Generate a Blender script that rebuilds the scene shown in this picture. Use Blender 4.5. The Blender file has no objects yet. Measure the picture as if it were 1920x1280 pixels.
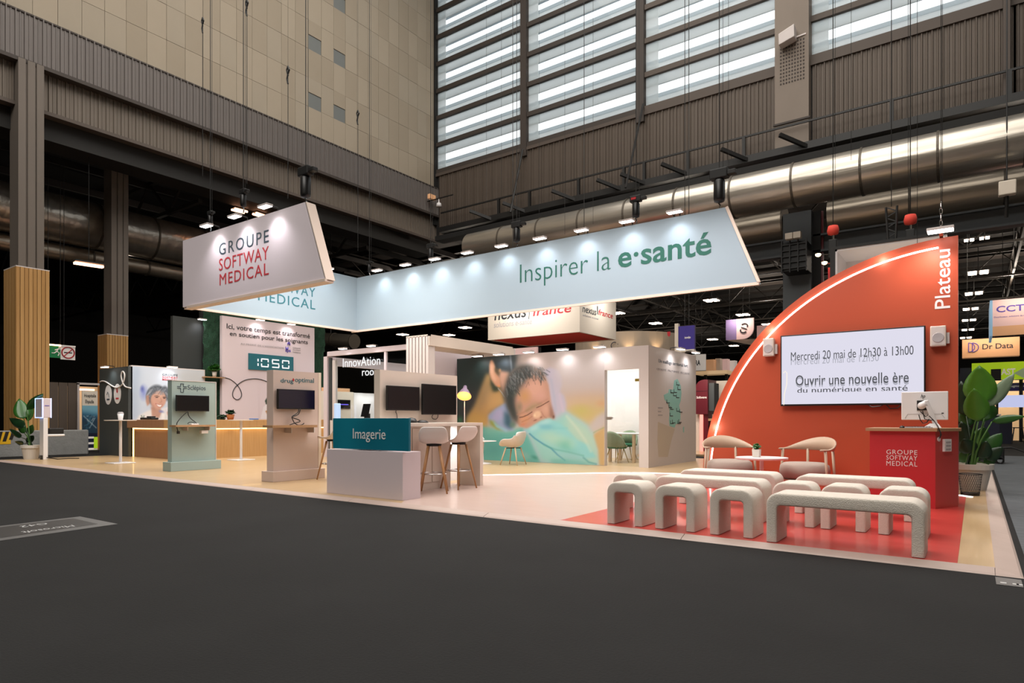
import bpy, bmesh, math, random
import numpy as np
from mathutils import Vector, Matrix, Euler
random.seed(7)
S = bpy.context.scene
COL = S.collection
PI = math.pi

# ------------------------------------------------------------ camera
FPX, CXP, HYP, YAW, CZ = 1205.0, 960.0, 785.0, math.radians(35.83), 1.19
cam_data = bpy.data.cameras.new('camera')
cam_data.sensor_width = 36.0
cam_data.lens = FPX / 1920 * 36
cam_data.shift_y = (HYP - 640) / 1920
cam_data.clip_end = 400
cam = bpy.data.objects.new('camera', cam_data)
cam.location = (0, 0, CZ)
cam.rotation_euler = (PI / 2, 0, YAW)
COL.objects.link(cam)
S.camera = cam

# ------------------------------------------------------------ world, lights, exposure
w = bpy.data.worlds.new('sky'); S.world = w; w.use_nodes = True
w.node_tree.nodes['Background'].inputs[0].default_value = (0.97, 0.99, 1.0, 1)
w.node_tree.nodes['Background'].inputs[1].default_value = 1.5
S.view_settings.view_transform = 'Standard'
S.view_settings.look = 'None'
S.view_settings.exposure = 0.0
S.view_settings.gamma = 1.0
S.view_settings.use_curve_mapping = False

def light(kind, loc, target, energy, color=(1, 1, 1), size=1.0, size_y=None, angle=None, blend=0.5, name='lamp_light', spread=None):
    d = bpy.data.lights.new(name, kind)
    d.energy = energy; d.color = color
    if kind == 'AREA':
        d.size = size
        if size_y: d.shape = 'RECTANGLE'; d.size_y = size_y
        if spread: d.spread = spread
    elif kind == 'SPOT':
        d.spot_size = angle or 1.2; d.spot_blend = blend; d.shadow_soft_size = size
    else:
        d.shadow_soft_size = size
    o = bpy.data.objects.new(name, d); COL.objects.link(o)
    o.location = loc
    v = Vector(target) - Vector(loc)
    o.rotation_euler = v.to_track_quat('-Z', 'Y').to_euler()
    return o
WARM, NEUT, COOL = (1, 0.86, 0.70), (1, 0.955, 0.90), (0.93, 0.97, 1.0)
# broad area lights added for ambient fill, in place of high-bay lamps
light('AREA', (-8, 12, 27), (-8, 12, 0), 6800, (1, .95, .88), 22, 22, name='high_bay_fill')
light('AREA', (-6, -8, 27), (-8, 8, 0), 9000, (1, .95, .88), 20, 20, name='high_bay_fill')
# area lights added to brighten the stand floor, apart from the fascia lamps
light('AREA', (-11.6, 9.4, 5.1), (-11.6, 9.4, 0), 220, (1, .93, .86), 3.2, 3.6, name='stand_floor_fill')
light('AREA', (-5.0, 9.4, 5.1), (-5.0, 9.4, 0), 260, (1, .90, .85), 6.5, 4.0, name='stand_floor_fill')
light('AREA', (-17.6, 9.0, 5.1), (-17.6, 9.0, 0), 230, (1, .93, .84), 5.0, 4.0, name='stand_floor_fill')
light('AREA', (-9.0, 12.9, 4.6), (-9.0, 12.9, 0), 55, (1, .94, .88), 5.0, 1.2, name='stand_floor_fill')

# ------------------------------------------------------------ pixel <-> world planning helpers
_s, _c = math.sin(YAW), math.cos(YAW)
def dirw(px):
    r = (px - CXP) / FPX
    return _c * r - _s, _s * r + _c
def G(px, py, z=0.04):
    d = (CZ - z) * FPX / (py - HYP); a, b = dirw(px); return Vector((a * d, b * d, z))
def onY(px, py, Y):
    a, b = dirw(px); d = Y / b; return Vector((a * d, Y, CZ + (HYP - py) * d / FPX))
def onX(px, py, X):
    a, b = dirw(px); d = X / a; return Vector((X, b * d, CZ + (HYP - py) * d / FPX))
def onZ(px, py, z):
    return G(px, py, z)
def proj(X, Y, Z):
    r = _c * X + _s * Y; d = -_s * X + _c * Y
    return CXP + FPX * r / d, HYP - FPX * (Z - CZ) / d

# ------------------------------------------------------------ materials
def lin(c):
    if isinstance(c, str):
        c = c.lstrip('#'); c = tuple(int(c[i:i + 2], 16) / 255 for i in (0, 2, 4))
    return tuple((x / 12.92 if x <= .04045 else ((x + .055) / 1.055) ** 2.4) for x in c) + (1,)
def mat(name, c, rough=.5, metal=0, emit=None, es=1.0, noise=None, bump=None, spec=None, coat=0, alpha=None, trans=None, grain=None):
    m = bpy.data.materials.new(name); m.use_nodes = True
    nt = m.node_tree; b = nt.nodes['Principled BSDF']
    b.inputs['Base Color'].default_value = lin(c)
    b.inputs['Roughness'].default_value = rough; b.inputs['Metallic'].default_value = metal
    if spec is not None: b.inputs['Specular IOR Level'].default_value = spec
    if coat: b.inputs['Coat Weight'].default_value = coat
    if emit is not None:
        b.inputs['Emission Color'].default_value = lin(emit); b.inputs['Emission Strength'].default_value = es
    if alpha is not None: b.inputs['Alpha'].default_value = alpha
    if trans is not None: b.inputs['Transmission Weight'].default_value = trans
    tc = None
    def coord(scale):
        t = nt.nodes.new('ShaderNodeTexCoord'); mp = nt.nodes.new('ShaderNodeMapping')
        mp.inputs['Scale'].default_value = scale if hasattr(scale, '__len__') else (scale,) * 3
        nt.links.new(t.outputs['Object'], mp.inputs['Vector']); return mp
    if noise:   # (scale, second colour, amount[, detail])
        n = nt.nodes.new('ShaderNodeTexNoise'); n.inputs['Scale'].default_value = 1
        n.inputs['Detail'].default_value = noise[3] if len(noise) > 3 else 4
        nt.links.new(coord(noise[0]).outputs[0], n.inputs['Vector'])
        r = nt.nodes.new('ShaderNodeValToRGB'); r.color_ramp.elements[0].position = .5 - .5 * noise[2]; r.color_ramp.elements[1].position = .5 + .5 * noise[2]
        r.color_ramp.elements[0].color = lin(c); r.color_ramp.elements[1].color = lin(noise[1])
        nt.links.new(n.outputs['Fac'], r.inputs['Fac']); nt.links.new(r.outputs['Color'], b.inputs['Base Color'])
    if bump:    # (scale, strength, distance)
        n = nt.nodes.new('ShaderNodeTexNoise'); n.inputs['Scale'].default_value = 1; n.inputs['Detail'].default_value = 3
        nt.links.new(coord(bump[0]).outputs[0], n.inputs['Vector'])
        bp = nt.nodes.new('ShaderNodeBump'); bp.inputs['Strength'].default_value = bump[1]; bp.inputs['Distance'].default_value = bump[2]
        nt.links.new(n.outputs['Fac'], bp.inputs['Height']); nt.links.new(bp.outputs['Normal'], b.inputs['Normal'])
    return m
def vcol_mat(name, rough=.55):
    m = bpy.data.materials.new(name); m.use_nodes = True; nt = m.node_tree
    a = nt.nodes.new('ShaderNodeVertexColor'); a.layer_name = 'Col'
    b = nt.nodes['Principled BSDF']; b.inputs['Roughness'].default_value = rough
    nt.links.new(a.outputs['Color'], b.inputs['Base Color'])
    return m
def glass_mat(name, tint, mix):
    m = bpy.data.materials.new(name); m.use_nodes = True; nt = m.node_tree; nt.nodes.clear()
    o = nt.nodes.new('ShaderNodeOutputMaterial'); t = nt.nodes.new('ShaderNodeBsdfTransparent'); g = nt.nodes.new('ShaderNodeBsdfGlossy')
    t.inputs[0].default_value = lin(tint); g.inputs['Roughness'].default_value = .03
    x = nt.nodes.new('ShaderNodeMixShader'); x.inputs[0].default_value = mix
    nt.links.new(t.outputs[0], x.inputs[1]); nt.links.new(g.outputs[0], x.inputs[2]); nt.links.new(x.outputs[0], o.inputs[0])
    return m

M = {}
M['carpet'] = mat('dark_carpet', '#242424', .97, noise=((1.2, 1.2, 1), '#2b2b2b', .8, 8), bump=(60, .5, .01), spec=.15)
M['aisle'] = mat('grey_aisle_carpet', '#4c4f52', .97, noise=((3, 14, 1), '#6a6e72', .7, 8), bump=(50, .5, .01), spec=.15)
M['oak_floor'] = mat('light_oak_floor', '#bea27c', .38, noise=((14, 1.1, 1), '#ae9069', .7, 5), coat=.15)
M['pink_floor'] = mat('pale_pink_floor', '#c3aea6', .36, noise=((1.2, 9, 1), '#b9a096', .8, 4), coat=.15)
M['red_floor'] = mat('red_floor', '#c6453e', .30, noise=((1.0, 7, 1), '#b93833', .8, 4), coat=.25)
M['trim'] = mat('pale_trim', '#b8a39a', .5, noise=((3, 3, 3), '#ae9a91', .6))
M['white'] = mat('white_paint', '#cfc6c3', .5)
M['warm_white'] = mat('warm_white_laminate', '#d6c9bd', .42)
M['lilac'] = mat('white_lilac_laminate', '#d3c6cb', .45)
M['pure'] = mat('bright_white_plastic', '#e6e2e2', .35)
M['fascia'] = mat('fascia_fabric', '#dfd5dc', .75, noise=((220, 220, 220), '#dad0d7', .6, 1))
M['fascia_blue'] = mat('pale_blue_fabric', '#97a9b6', .75)
M['fascia_edge'] = mat('fascia_edge', '#dccabd', .6)
M['ink_grey'] = mat('slate_ink', '#3f4f5b', .6)
M['ink_red'] = mat('red_ink', '#c63a44', .6)
M['ink_teal'] = mat('teal_ink', '#1d6673', .6)
M['ink_green'] = mat('deep_green_ink', '#04574a', .6)
M['ink_black'] = mat('black_ink', '#26282c', .6)
M['ink_pale'] = mat('pale_grey_ink', '#a8a3a6', .6)
M['ink_purple'] = mat('purple_ink', '#5b4bb0', .6)
M['white_ink'] = mat('white_ink', '#ece6e4', .5)
M['teal'] = mat('teal_panel', '#108299', .35, noise=((.9, .9, .9), '#086378', .5, 1))
M['sage'] = mat('sage_laminate', '#98aaa6', .5)
M['blush'] = mat('blush_laminate', '#cdb9b0', .5)
M['blush_edge'] = mat('blush_edge', '#e2d5c5', .5)
M['oak'] = mat('oak_slats', '#c39a66', .5, noise=((30, 30, 1.2), '#ad8452', .7, 3))
M['oak_brown'] = mat('brown_oak', '#a2795a', .5, noise=((30, 30, 1.5), '#8d6749', .7, 3))
M['oak_top'] = mat('oak_top', '#b48e69', .45, noise=((2, 30, 30), '#a37d59', .7, 3))
M['leg_wood'] = mat('beech_leg', '#b98a5c', .45, noise=((20, 20, 3), '#a4764a', .7))
M['pale_wood'] = mat('pale_ash', '#c9ad8c', .45)
M['clad'] = mat('pine_cladding', '#b5894f', .6, noise=((18, 18, 1.0), '#9f743f', .8, 4))
M['clad2'] = mat('pine_cladding_light', '#c0955b', .6, noise=((18, 18, 1.0), '#aa7f49', .8, 4))
M['charcoal'] = mat('charcoal_panel', '#3a3f3f', .6)
M['black'] = mat('black_plastic', '#101011', .4)
M['screen'] = mat('black_screen', '#060608', .32, spec=.3)
M['screen_blue'] = mat('dark_blue_screen', '#0b0a1e', .15, emit='#0a0a22', es=.35)
M['steel_dark'] = mat('dark_steel', '#131211', .55)
M['near_black'] = mat('near_black', '#141312', .8)  # near-black filler colour for backings, cores and far walls
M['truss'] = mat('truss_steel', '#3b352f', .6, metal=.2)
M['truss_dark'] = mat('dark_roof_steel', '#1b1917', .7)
M['roof'] = mat('roof_deck', '#2a211b', .9, noise=((.3, 6, 1), '#1d1713', .6))
M['black_roof'] = mat('black_roof_deck', '#0c0b0b', .9)
M['chrome'] = mat('chrome', '#cfcfcf', .15, metal=1)
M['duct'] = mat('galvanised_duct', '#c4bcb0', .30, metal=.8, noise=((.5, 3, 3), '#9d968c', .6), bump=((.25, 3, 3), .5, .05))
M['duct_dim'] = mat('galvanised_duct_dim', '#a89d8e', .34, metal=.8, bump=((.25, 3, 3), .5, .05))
M['corr'] = mat('corrugated_sheet', '#73695f', .55, metal=.25, noise=((.5, .5, .5), '#625950', .8))
M['corr2'] = mat('corrugated_sheet_upper', '#716a67', .55, metal=.25, noise=((.5, .5, .5), '#625c58', .8))
M['corr_r'] = mat('corrugated_sheet_brown', '#5b5047', .6, metal=.2, noise=((.6, .6, .6), '#50463d', .8))
M['beige'] = [mat('beige_wall_panel', '#9c907f', .85, noise=((.8, .8, .8), '#8f8371', .9, 6)),
              mat('beige_wall_panel_light', '#a39786', .85, noise=((.7, .7, .7), '#968a78', .9, 6)),
              mat('beige_wall_panel_worn', '#958a7a', .85, noise=((1.0, 1.0, 1.0), '#9f9483', .9, 6))]
M['slate'] = mat('slate_pane', '#6a6d6b', .5)
M['frame_dark'] = mat('window_frame', '#3c342f', .7)
M['frame_mid'] = mat('window_frame_brown', '#50463f', .7)
M['louvre'] = mat('exterior_louvre', '#d3dfe3', .7)
M['pilaster'] = mat('pilaster_paint', '#857a70', .8, noise=((1, 1, .6), '#7a6f65', .8))
M['column'] = mat('column_paint', '#6f665e', .7, noise=((2, 2, .4), '#635a52', .8))
M['column_dark'] = mat('column_dark_paint', '#4a4746', .7)
M['concrete'] = mat('concrete', '#8f8f8d', .9, noise=((6, 6, 6), '#777775', .9, 6), bump=(20, .5, .02))
M['chev_y'] = mat('yellow_tape', '#d9a915', .5)
M['bouclé'] = mat('cream_boucle', '#ece4da', .95, noise=((60, 60, 60), '#e2d8cb', .8, 2), bump=(160, .9, .012), spec=.1)
M['orange'] = mat('orange_wall_paint', '#b24a2d', .45)
M['red'] = mat('red_laminate', '#c02c33', .4)
M['red_side'] = mat('red_laminate_side', '#c3443f', .35)
M['red_fab'] = mat('red_fabric', '#e2493b', .8)
M['taupe_wood'] = mat('taupe_lacquered_wood', '#b49c86', .5)
M['taupe_fab'] = mat('taupe_fabric', '#a3948a', .95, bump=(150, .8, .006))
M['green_fab'] = mat('green_tweed', '#8b9a80', .95, bump=(120, .8, .006), noise=((90, 90, 90), '#76876d', .8))
M['green_seat'] = mat('green_velvet', '#1f6a4a', .8)
M['brass'] = mat('olive_brass', '#a08c3c', .35, metal=.8)
M['leaf'] = mat('glossy_leaf', '#336a26', .35, noise=((4, 4, 4), '#24521b', .7), coat=.2)
M['leaf_dark'] = mat('dark_leaf', '#183a1d', .4, noise=((4, 4, 4), '#102b15', .7), coat=.2)
M['leaf_lime'] = mat('lime_leaf', '#5f9e2e', .4, noise=((4, 4, 4), '#4a8526', .7), coat=.2)
M['leaf_silver'] = mat('silvery_leaf', '#93a88f', .4, noise=((2, 60, 2), '#5f7d5c', .5), coat=.2)
M['stem'] = mat('green_stem', '#4f7a33', .5)
M['soil'] = mat('potting_soil', '#2b1e15', .95)
M['terra'] = mat('terracotta', '#b06a3c', .8)
M['pot'] = mat('white_pot', '#ddd6cd', .45)
M['moss'] = mat('moss_wall', '#1b4a30', .95, noise=((14, 14, 14), '#0c2417', .8, 8), bump=(40, 1, .05))
M['purple'] = mat('purple_panel', '#3d2f8a', .5)
M['maroon'] = mat('maroon_panel', '#5d1420', .35)
M['sky_strip'] = mat('led_strip', '#ffffff', .5, emit='#fff2ec', es=6)
M['led_floor'] = mat('floor_led_strip', '#ffffff', .5, emit='#fff4f0', es=2.2)
M['led_warm'] = mat('warm_led_strip', '#ffdca0', .5, emit='#ffd58a', es=4)
M['lamp_face'] = mat('lamp_lens', '#ffffff', .5, emit='#fff8f2', es=9)
M['lamp_warm'] = mat('warm_lamp_lens', '#ffffff', .5, emit='#ffcf8a', es=14)
M['tube'] = mat('orange_tube', '#ffffff', .5, emit='#ffb488', es=7)
M['bay'] = mat('bay_lamp_lens', '#ffffff', .5, emit='#ffe0c8', es=16)
M['tv'] = mat('lit_screen', '#050505', .3, emit='#e6e4f4', es=.92)
M['tv_ink'] = mat('screen_ink', '#000000', .4, emit='#55585e', es=.8)
M['tv_ink2'] = mat('screen_ink_soft', '#000000', .4, emit='#b4b5c2', es=.85)
M['digit'] = mat('lit_digit', '#050505', .5, emit='#ffffff', es=1.0)
M['shade_in'] = mat('lit_lamp_inside', '#ffb060', .6, emit='#ff9a3c', es=1.1)
M['shade_out'] = mat('lilac_shade', '#b9a3c2', .5)
M['glass'] = glass_mat('clear_glass', '#f2f5f4', .06)
M['pane'] = glass_mat('window_glass', '#fbfcfc', .008)
def translucent(name, c, k):
    m = bpy.data.materials.new(name); m.use_nodes = True; nt = m.node_tree; nt.nodes.clear()
    o = nt.nodes.new('ShaderNodeOutputMaterial'); d = nt.nodes.new('ShaderNodeBsdfDiffuse'); t = nt.nodes.new('ShaderNodeBsdfTranslucent'); x = nt.nodes.new('ShaderNodeMixShader')
    d.inputs[0].default_value = lin(c); t.inputs[0].default_value = lin(c); x.inputs[0].default_value = k
    nt.links.new(d.outputs[0], x.inputs[1]); nt.links.new(t.outputs[0], x.inputs[2]); nt.links.new(x.outputs[0], o.inputs[0]); return m
M['louvre'] = translucent('pale_louvre', '#f0f3f4', .8)
M['louvre_shade'] = translucent('pale_louvre_shade', '#d8e0e5', .75)  # greyer copy, the louvres' shaded stripes put into its colour
M['ring'] = mat('duct_joint', '#5d564d', .5, metal=.6)
M['frost'] = mat('frosted_door_glass', '#e9e7e6', .3)
M['mesh_bin'] = glass_mat('wire_mesh', '#5a544c', .0)
M['blue_led'] = mat('blue_led', '#ffffff', .5, emit='#86a8ff', es=3)
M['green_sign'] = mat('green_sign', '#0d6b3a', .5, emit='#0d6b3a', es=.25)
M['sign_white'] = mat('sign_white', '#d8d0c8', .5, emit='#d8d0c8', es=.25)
M['sign_red'] = mat('sign_red', '#b5202a', .5)
M['hyd'] = mat('grey_partition', '#5e5147', .6)
M['shell'] = mat('white_shell', '#d9d0ca', .4)
M['sticker'] = mat('floor_sticker', '#5c5c5c', .5)
M['sticker_dark'] = mat('floor_sticker_dark', '#333333', .5)
M['sticker_ink'] = mat('floor_sticker_ink', '#b8b8b8', .5)
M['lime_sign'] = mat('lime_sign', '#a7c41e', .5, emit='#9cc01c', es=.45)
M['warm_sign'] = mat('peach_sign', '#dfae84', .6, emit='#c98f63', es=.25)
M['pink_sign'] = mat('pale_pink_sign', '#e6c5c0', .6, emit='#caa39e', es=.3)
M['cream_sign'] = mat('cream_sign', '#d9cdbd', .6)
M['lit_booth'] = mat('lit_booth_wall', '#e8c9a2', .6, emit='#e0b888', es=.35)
M['screen_lav'] = mat('lavender_screen', '#050505', .5, emit='#c8cdf2', es=.9)
M['navy'] = mat('navy_panel', '#141b33', .5)
M['heart'] = mat('black_grille', '#0c0d0d', .6)
M['grey_metal'] = mat('painted_grey_steel', '#4b4f52', .6)
M['france'] = mat('mint_map_ink', '#8fc6bd', .6)
M['faint'] = mat('faint_beige_ink', '#c3b6a6', .6)

# ------------------------------------------------------------ object helpers
ROOT = {}
def _mesh(name, verts, faces, m, smooth=False):
    me = bpy.data.meshes.new(name); me.from_pydata([tuple(v) for v in verts], [], faces)
    if m is not None: me.materials.append(m)
    if smooth: me.polygons.foreach_set('use_smooth', [True] * len(me.polygons))
    me.update(); return me
class MB:
    """collects boxes, bars, tubes and plates; build() links them as ONE mesh object"""
    def __init__(self): self.v = []; self.f = []
    def add(self, vs, fs):
        o = len(self.v); self.v += [Vector(v) for v in vs]; self.f += [tuple(i + o for i in f) for f in fs]; return self
    def box(self, x0, y0, z0, x1, y1, z1):
        if x0 > x1: x0, x1 = x1, x0
        if y0 > y1: y0, y1 = y1, y0
        if z0 > z1: z0, z1 = z1, z0
        return self.add([(x0, y0, z0), (x1, y0, z0), (x1, y1, z0), (x0, y1, z0), (x0, y0, z1), (x1, y0, z1), (x1, y1, z1), (x0, y1, z1)],
                        [(0, 3, 2, 1), (4, 5, 6, 7), (0, 1, 5, 4), (1, 2, 6, 5), (2, 3, 7, 6), (3, 0, 4, 7)])
    def hexa(self, bottom, top):
        return self.add(list(bottom) + list(top), [(3, 2, 1, 0), (4, 5, 6, 7), (0, 1, 5, 4), (1, 2, 6, 5), (2, 3, 7, 6), (3, 0, 4, 7)])
    def prism(self, poly, d):
        """poly: 3-D points (ccw seen from the front), d: extrusion vector towards the back"""
        n = len(poly); P = [Vector(p) for p in poly]; Q = [p + Vector(d) for p in P]
        return self.add(P + Q, [tuple(range(n)), tuple(range(2 * n - 1, n - 1, -1))] + [(i, i + n, (i + 1) % n + n, (i + 1) % n) for i in range(n)])
    def bar(self, p, q, a, b=None, up=(0, 0, 1)):
        b = b or a; p = Vector(p); q = Vector(q); t = (q - p).normalized(); u = Vector(up)
        if abs(t.dot(u)) > .98: u = Vector((1, 0, 0))
        s = t.cross(u).normalized(); u = s.cross(t).normalized()
        c = [s * (i * a / 2) + u * (j * b / 2) for i, j in ((-1, -1), (1, -1), (1, 1), (-1, 1))]
        return self.hexa([p + x for x in c], [q + x for x in c])
    def tube(self, pts, r, n=8, caps=True):
        pts = [Vector(p) for p in pts]; m = len(pts); rr = r if hasattr(r, '__len__') else [r] * m
        o = len(self.v); prev = None
        for i, p in enumerate(pts):
            t = (pts[min(i + 1, m - 1)] - pts[max(i - 1, 0)]).normalized()
            if prev is None:
                u = t.orthogonal().normalized()
            else:
                u = (prev - t * prev.dot(t)).normalized()
            prev = u; s = t.cross(u)
            self.v += [p + (u * math.cos(2 * PI * k / n) + s * math.sin(2 * PI * k / n)) * rr[i] for k in range(n)]
        for i in range(m - 1):
            for k in range(n):
                a = o + i * n + k; b = o + i * n + (k + 1) % n
                self.f.append((a, b, b + n, a + n))
        if caps:
            self.f.append(tuple(o + k for k in range(n - 1, -1, -1))); self.f.append(tuple(o + (m - 1) * n + k for k in range(n)))
        return self
    def lathe(self, prof, c=(0, 0, 0), n=24, caps=True):
        o = len(self.v); m = len(prof); c = Vector(c)
        for r, z in prof:
            self.v += [c + Vector((r * math.cos(2 * PI * k / n), r * math.sin(2 * PI * k / n), z)) for k in range(n)]
        for i in range(m - 1):
            for k in range(n):
                a = o + i * n + k; b = o + i * n + (k + 1) % n
                self.f.append((a, b, b + n, a + n))
        if caps:
            self.f.append(tuple(o + k for k in range(n - 1, -1, -1))); self.f.append(tuple(o + (m - 1) * n + k for k in range(n)))
        return self
    def grid(self, P):
        """P: rows of points"""
        o = len(self.v); R = len(P); Cn = len(P[0])
        for row in P: self.v += [Vector(p) for p in row]
        for i in range(R - 1):
            for j in range(Cn - 1):
                a = o + i * Cn + j; self.f.append((a, a + 1, a + Cn + 1, a + Cn))
        return self
    def build(self, name, m, parent=None, smooth=False, bevel=0, local=False, solid=0, subsurf=0):
        vs = self.v
        R = ROOT.get(parent.name) if parent is not None else None
        if R is not None and not local:
            inv = R.inverted(); vs = [inv @ v for v in vs]
        ob = bpy.data.objects.new(name, _mesh(name, vs, self.f, m, smooth)); COL.objects.link(ob)
        if parent is not None:
            ob.parent = parent; ROOT[ob.name] = R
        if solid:
            k = ob.modifiers.new('thick', 'SOLIDIFY'); k.thickness = solid; k.offset = 0
        if subsurf:
            k = ob.modifiers.new('sub', 'SUBSURF'); k.levels = k.render_levels = subsurf
        if bevel:
            k = ob.modifiers.new('bevel', 'BEVEL'); k.width = bevel; k.segments = 3 if bevel > .02 else 2; k.limit_method = 'ANGLE'; k.angle_limit = math.radians(40)
            if smooth is False and bevel > .02: ob.data.polygons.foreach_set('use_smooth', [True] * len(ob.data.polygons)); ob.data.set_sharp_from_angle(angle=math.radians(50)) if hasattr(ob.data, 'set_sharp_from_angle') else None
        return ob
def tag(o, label=None, cat=None, group=None, kind=None):
    if label: o['label'] = label
    if cat: o['category'] = cat
    if group: o['group'] = group
    if kind: o['kind'] = kind
    return o
def thing(name, label, cat, loc=(0, 0, 0), rz=0, group=None, rot=None):
    o = bpy.data.objects.new(name, None); COL.objects.link(o)
    o.empty_display_size = .1
    o.location = loc; o.rotation_euler = rot or (0, 0, rz)
    ROOT[o.name] = Matrix.Translation(loc) @ Euler(rot or (0, 0, rz)).to_matrix().to_4x4()
    return tag(o, label, cat, group)
def struct(o): o['kind'] = 'structure'; return o
def sroot(name):
    o = bpy.data.objects.new(name, None); COL.objects.link(o); o['kind'] = 'structure'; ROOT[o.name] = Matrix(); return o
def dup(root, loc, rz=None, label=None, group=None):
    r = root.copy(); COL.objects.link(r); r.location = loc
    if rz is not None: r.rotation_euler = (0, 0, rz)
    ROOT[r.name] = Matrix.Translation(r.location) @ Euler(r.rotation_euler).to_matrix().to_4x4()
    if label: r['label'] = label
    if group: r['group'] = group
    for ch in list(root.children):
        c = ch.copy(); COL.objects.link(c); c.parent = r
        for g in ch.children:
            d = g.copy(); COL.objects.link(d); d.parent = c
    return r
def lbl(o, s): o['label'] = s; return o

def text(s, plane, pos, u0, u1, z0, z1, m, parent, name='lettering', weight=0, depth=.004, vertical=False, shear=0, slope=0, spacing=1.0):
    """lettering fitted into a rectangle: plane 'Y' (faces -Y, u = X) / 'X' (faces +X, u = Y) / 'Z' floor"""
    cu = bpy.data.curves.new('txt', 'FONT'); cu.body = s; cu.size = 1; cu.resolution_u = 3; cu.offset = weight; cu.shear = shear; cu.space_character = spacing
    to = bpy.data.objects.new('txt', cu); COL.objects.link(to)
    dg = bpy.context.evaluated_depsgraph_get()
    me = bpy.data.meshes.new_from_object(to.evaluated_get(dg))
    bpy.data.objects.remove(to)
    n = len(me.vertices); co = np.empty(n * 3); me.vertices.foreach_get('co', co); co = co.reshape(-1, 3)
    if n == 0: return None
    mn, mx = co.min(0), co.max(0)
    if vertical: co = np.stack([-co[:, 1], co[:, 0], co[:, 2]], 1); mn, mx = co.min(0), co.max(0)
    a = (co[:, 0] - mn[0]) / (mx[0] - mn[0]); b = (co[:, 1] - mn[1]) / max(1e-6, (mx[1] - mn[1]))
    U = u0 + a * (u1 - u0); Z = z0 + b * (z1 - z0)
    faces = [tuple(p.vertices) for p in me.polygons]
    def mk(dd):
        if plane == 'Y': return [Vector((U[i], pos - dd, Z[i])) for i in range(n)]
        if plane == 'X': return [Vector((pos + dd, U[i], Z[i])) for i in range(n)]
        return [Vector((U[i], Z[i], pos + dd)) for i in range(n)]
    mb = MB(); mb.add(mk(depth), faces)
    # side walls so the letters have thickness
    from collections import Counter
    ec = Counter()
    for f in faces:
        for i in range(len(f)):
            e = (f[i], f[(i + 1) % len(f)]); ec[e] += 1
    back = mk(0); o = len(mb.v); mb.v += back
    for (i, j) in list(ec):
        if (j, i) not in ec: mb.f.append((i, i + n, j + n, j))
    bpy.data.meshes.remove(me)
    return mb.build(name, m, parent)

# painting canvas for printed pictures (flat print) -----------------------
class Canvas:
    def __init__(self, w, h, base):
        self.w, self.h = w, h; self.a = np.ones((h, w, 3)) * np.array(base); self.yy, self.xx = np.mgrid[0:h, 0:w]
    def _blur(self, m, r):
        r = int(r)
        if r < 1: return m
        k = np.ones(2 * r + 1) / (2 * r + 1)
        for _ in range(2):
            p = np.pad(m, r, mode='edge')
            p = np.apply_along_axis(lambda v: np.convolve(v, k, 'valid'), 0, p)
            m = np.apply_along_axis(lambda v: np.convolve(v, k, 'valid'), 1, p)
        return m
    def put(self, m, c, op=1):
        c = np.array([int(c[i:i + 2], 16) / 255 for i in (1, 3, 5)]); m = (m * op)[..., None]; self.a = self.a * (1 - m) + c * m
    def poly(self, pts, c, blur=1, op=1, sc=.25):
        P = [(x * sc, y * sc) for x, y in pts]; m = np.zeros((self.h, self.w), bool); n = len(P)
        for i in range(n):
            x1, y1 = P[i]; x2, y2 = P[(i + 1) % n]
            if y1 == y2: continue
            cond = ((self.yy >= min(y1, y2)) & (self.yy < max(y1, y2)))
            m ^= cond & (self.xx < (x2 - x1) * (self.yy - y1) / (y2 - y1) + x1)
        self.put(self._blur(m.astype(float), blur), c, op)
    def blob(self, cx, cy, rx, ry, c, op=1, ang=0, soft=.35, sc=.25):
        x = self.xx - cx * sc; y = self.yy - cy * sc; a = math.radians(ang)
        u = (x * math.cos(a) + y * math.sin(a)) / (rx * sc); v = (-x * math.sin(a) + y * math.cos(a)) / (ry * sc)
        d = np.sqrt(u * u + v * v); self.put(np.clip((1 - d) / soft, 0, 1), c, op)
    def line(self, pts, wd, c, op=1, soft=1.2, sc=.25):
        P = [(x * sc, y * sc) for x, y in pts]; d = np.full((self.h, self.w), 1e9)
        for (x1, y1), (x2, y2) in zip(P[:-1], P[1:]):
            L = (x2 - x1) ** 2 + (y2 - y1) ** 2 + 1e-9
            t = np.clip(((self.xx - x1) * (x2 - x1) + (self.yy - y1) * (y2 - y1)) / L, 0, 1)
            d = np.minimum(d, np.hypot(self.xx - x1 - t * (x2 - x1), self.yy - y1 - t * (y2 - y1)))
        self.put(np.clip((wd * sc / 2 + soft / 2 - d) / soft, 0, 1), c, op)
    def sample(self, x, y):
        x = np.clip(x, 0, self.w - 1.001); y = np.clip(y, 0, self.h - 1.001); i = x.astype(int); j = y.astype(int); fx = (x - i)[..., None]; fy = (y - j)[..., None]; A = self.a
        return (A[j, i] * (1 - fx) + A[j, i + 1] * fx) * (1 - fy) + (A[j + 1, i] * (1 - fx) + A[j + 1, i + 1] * fx) * fy
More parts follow.
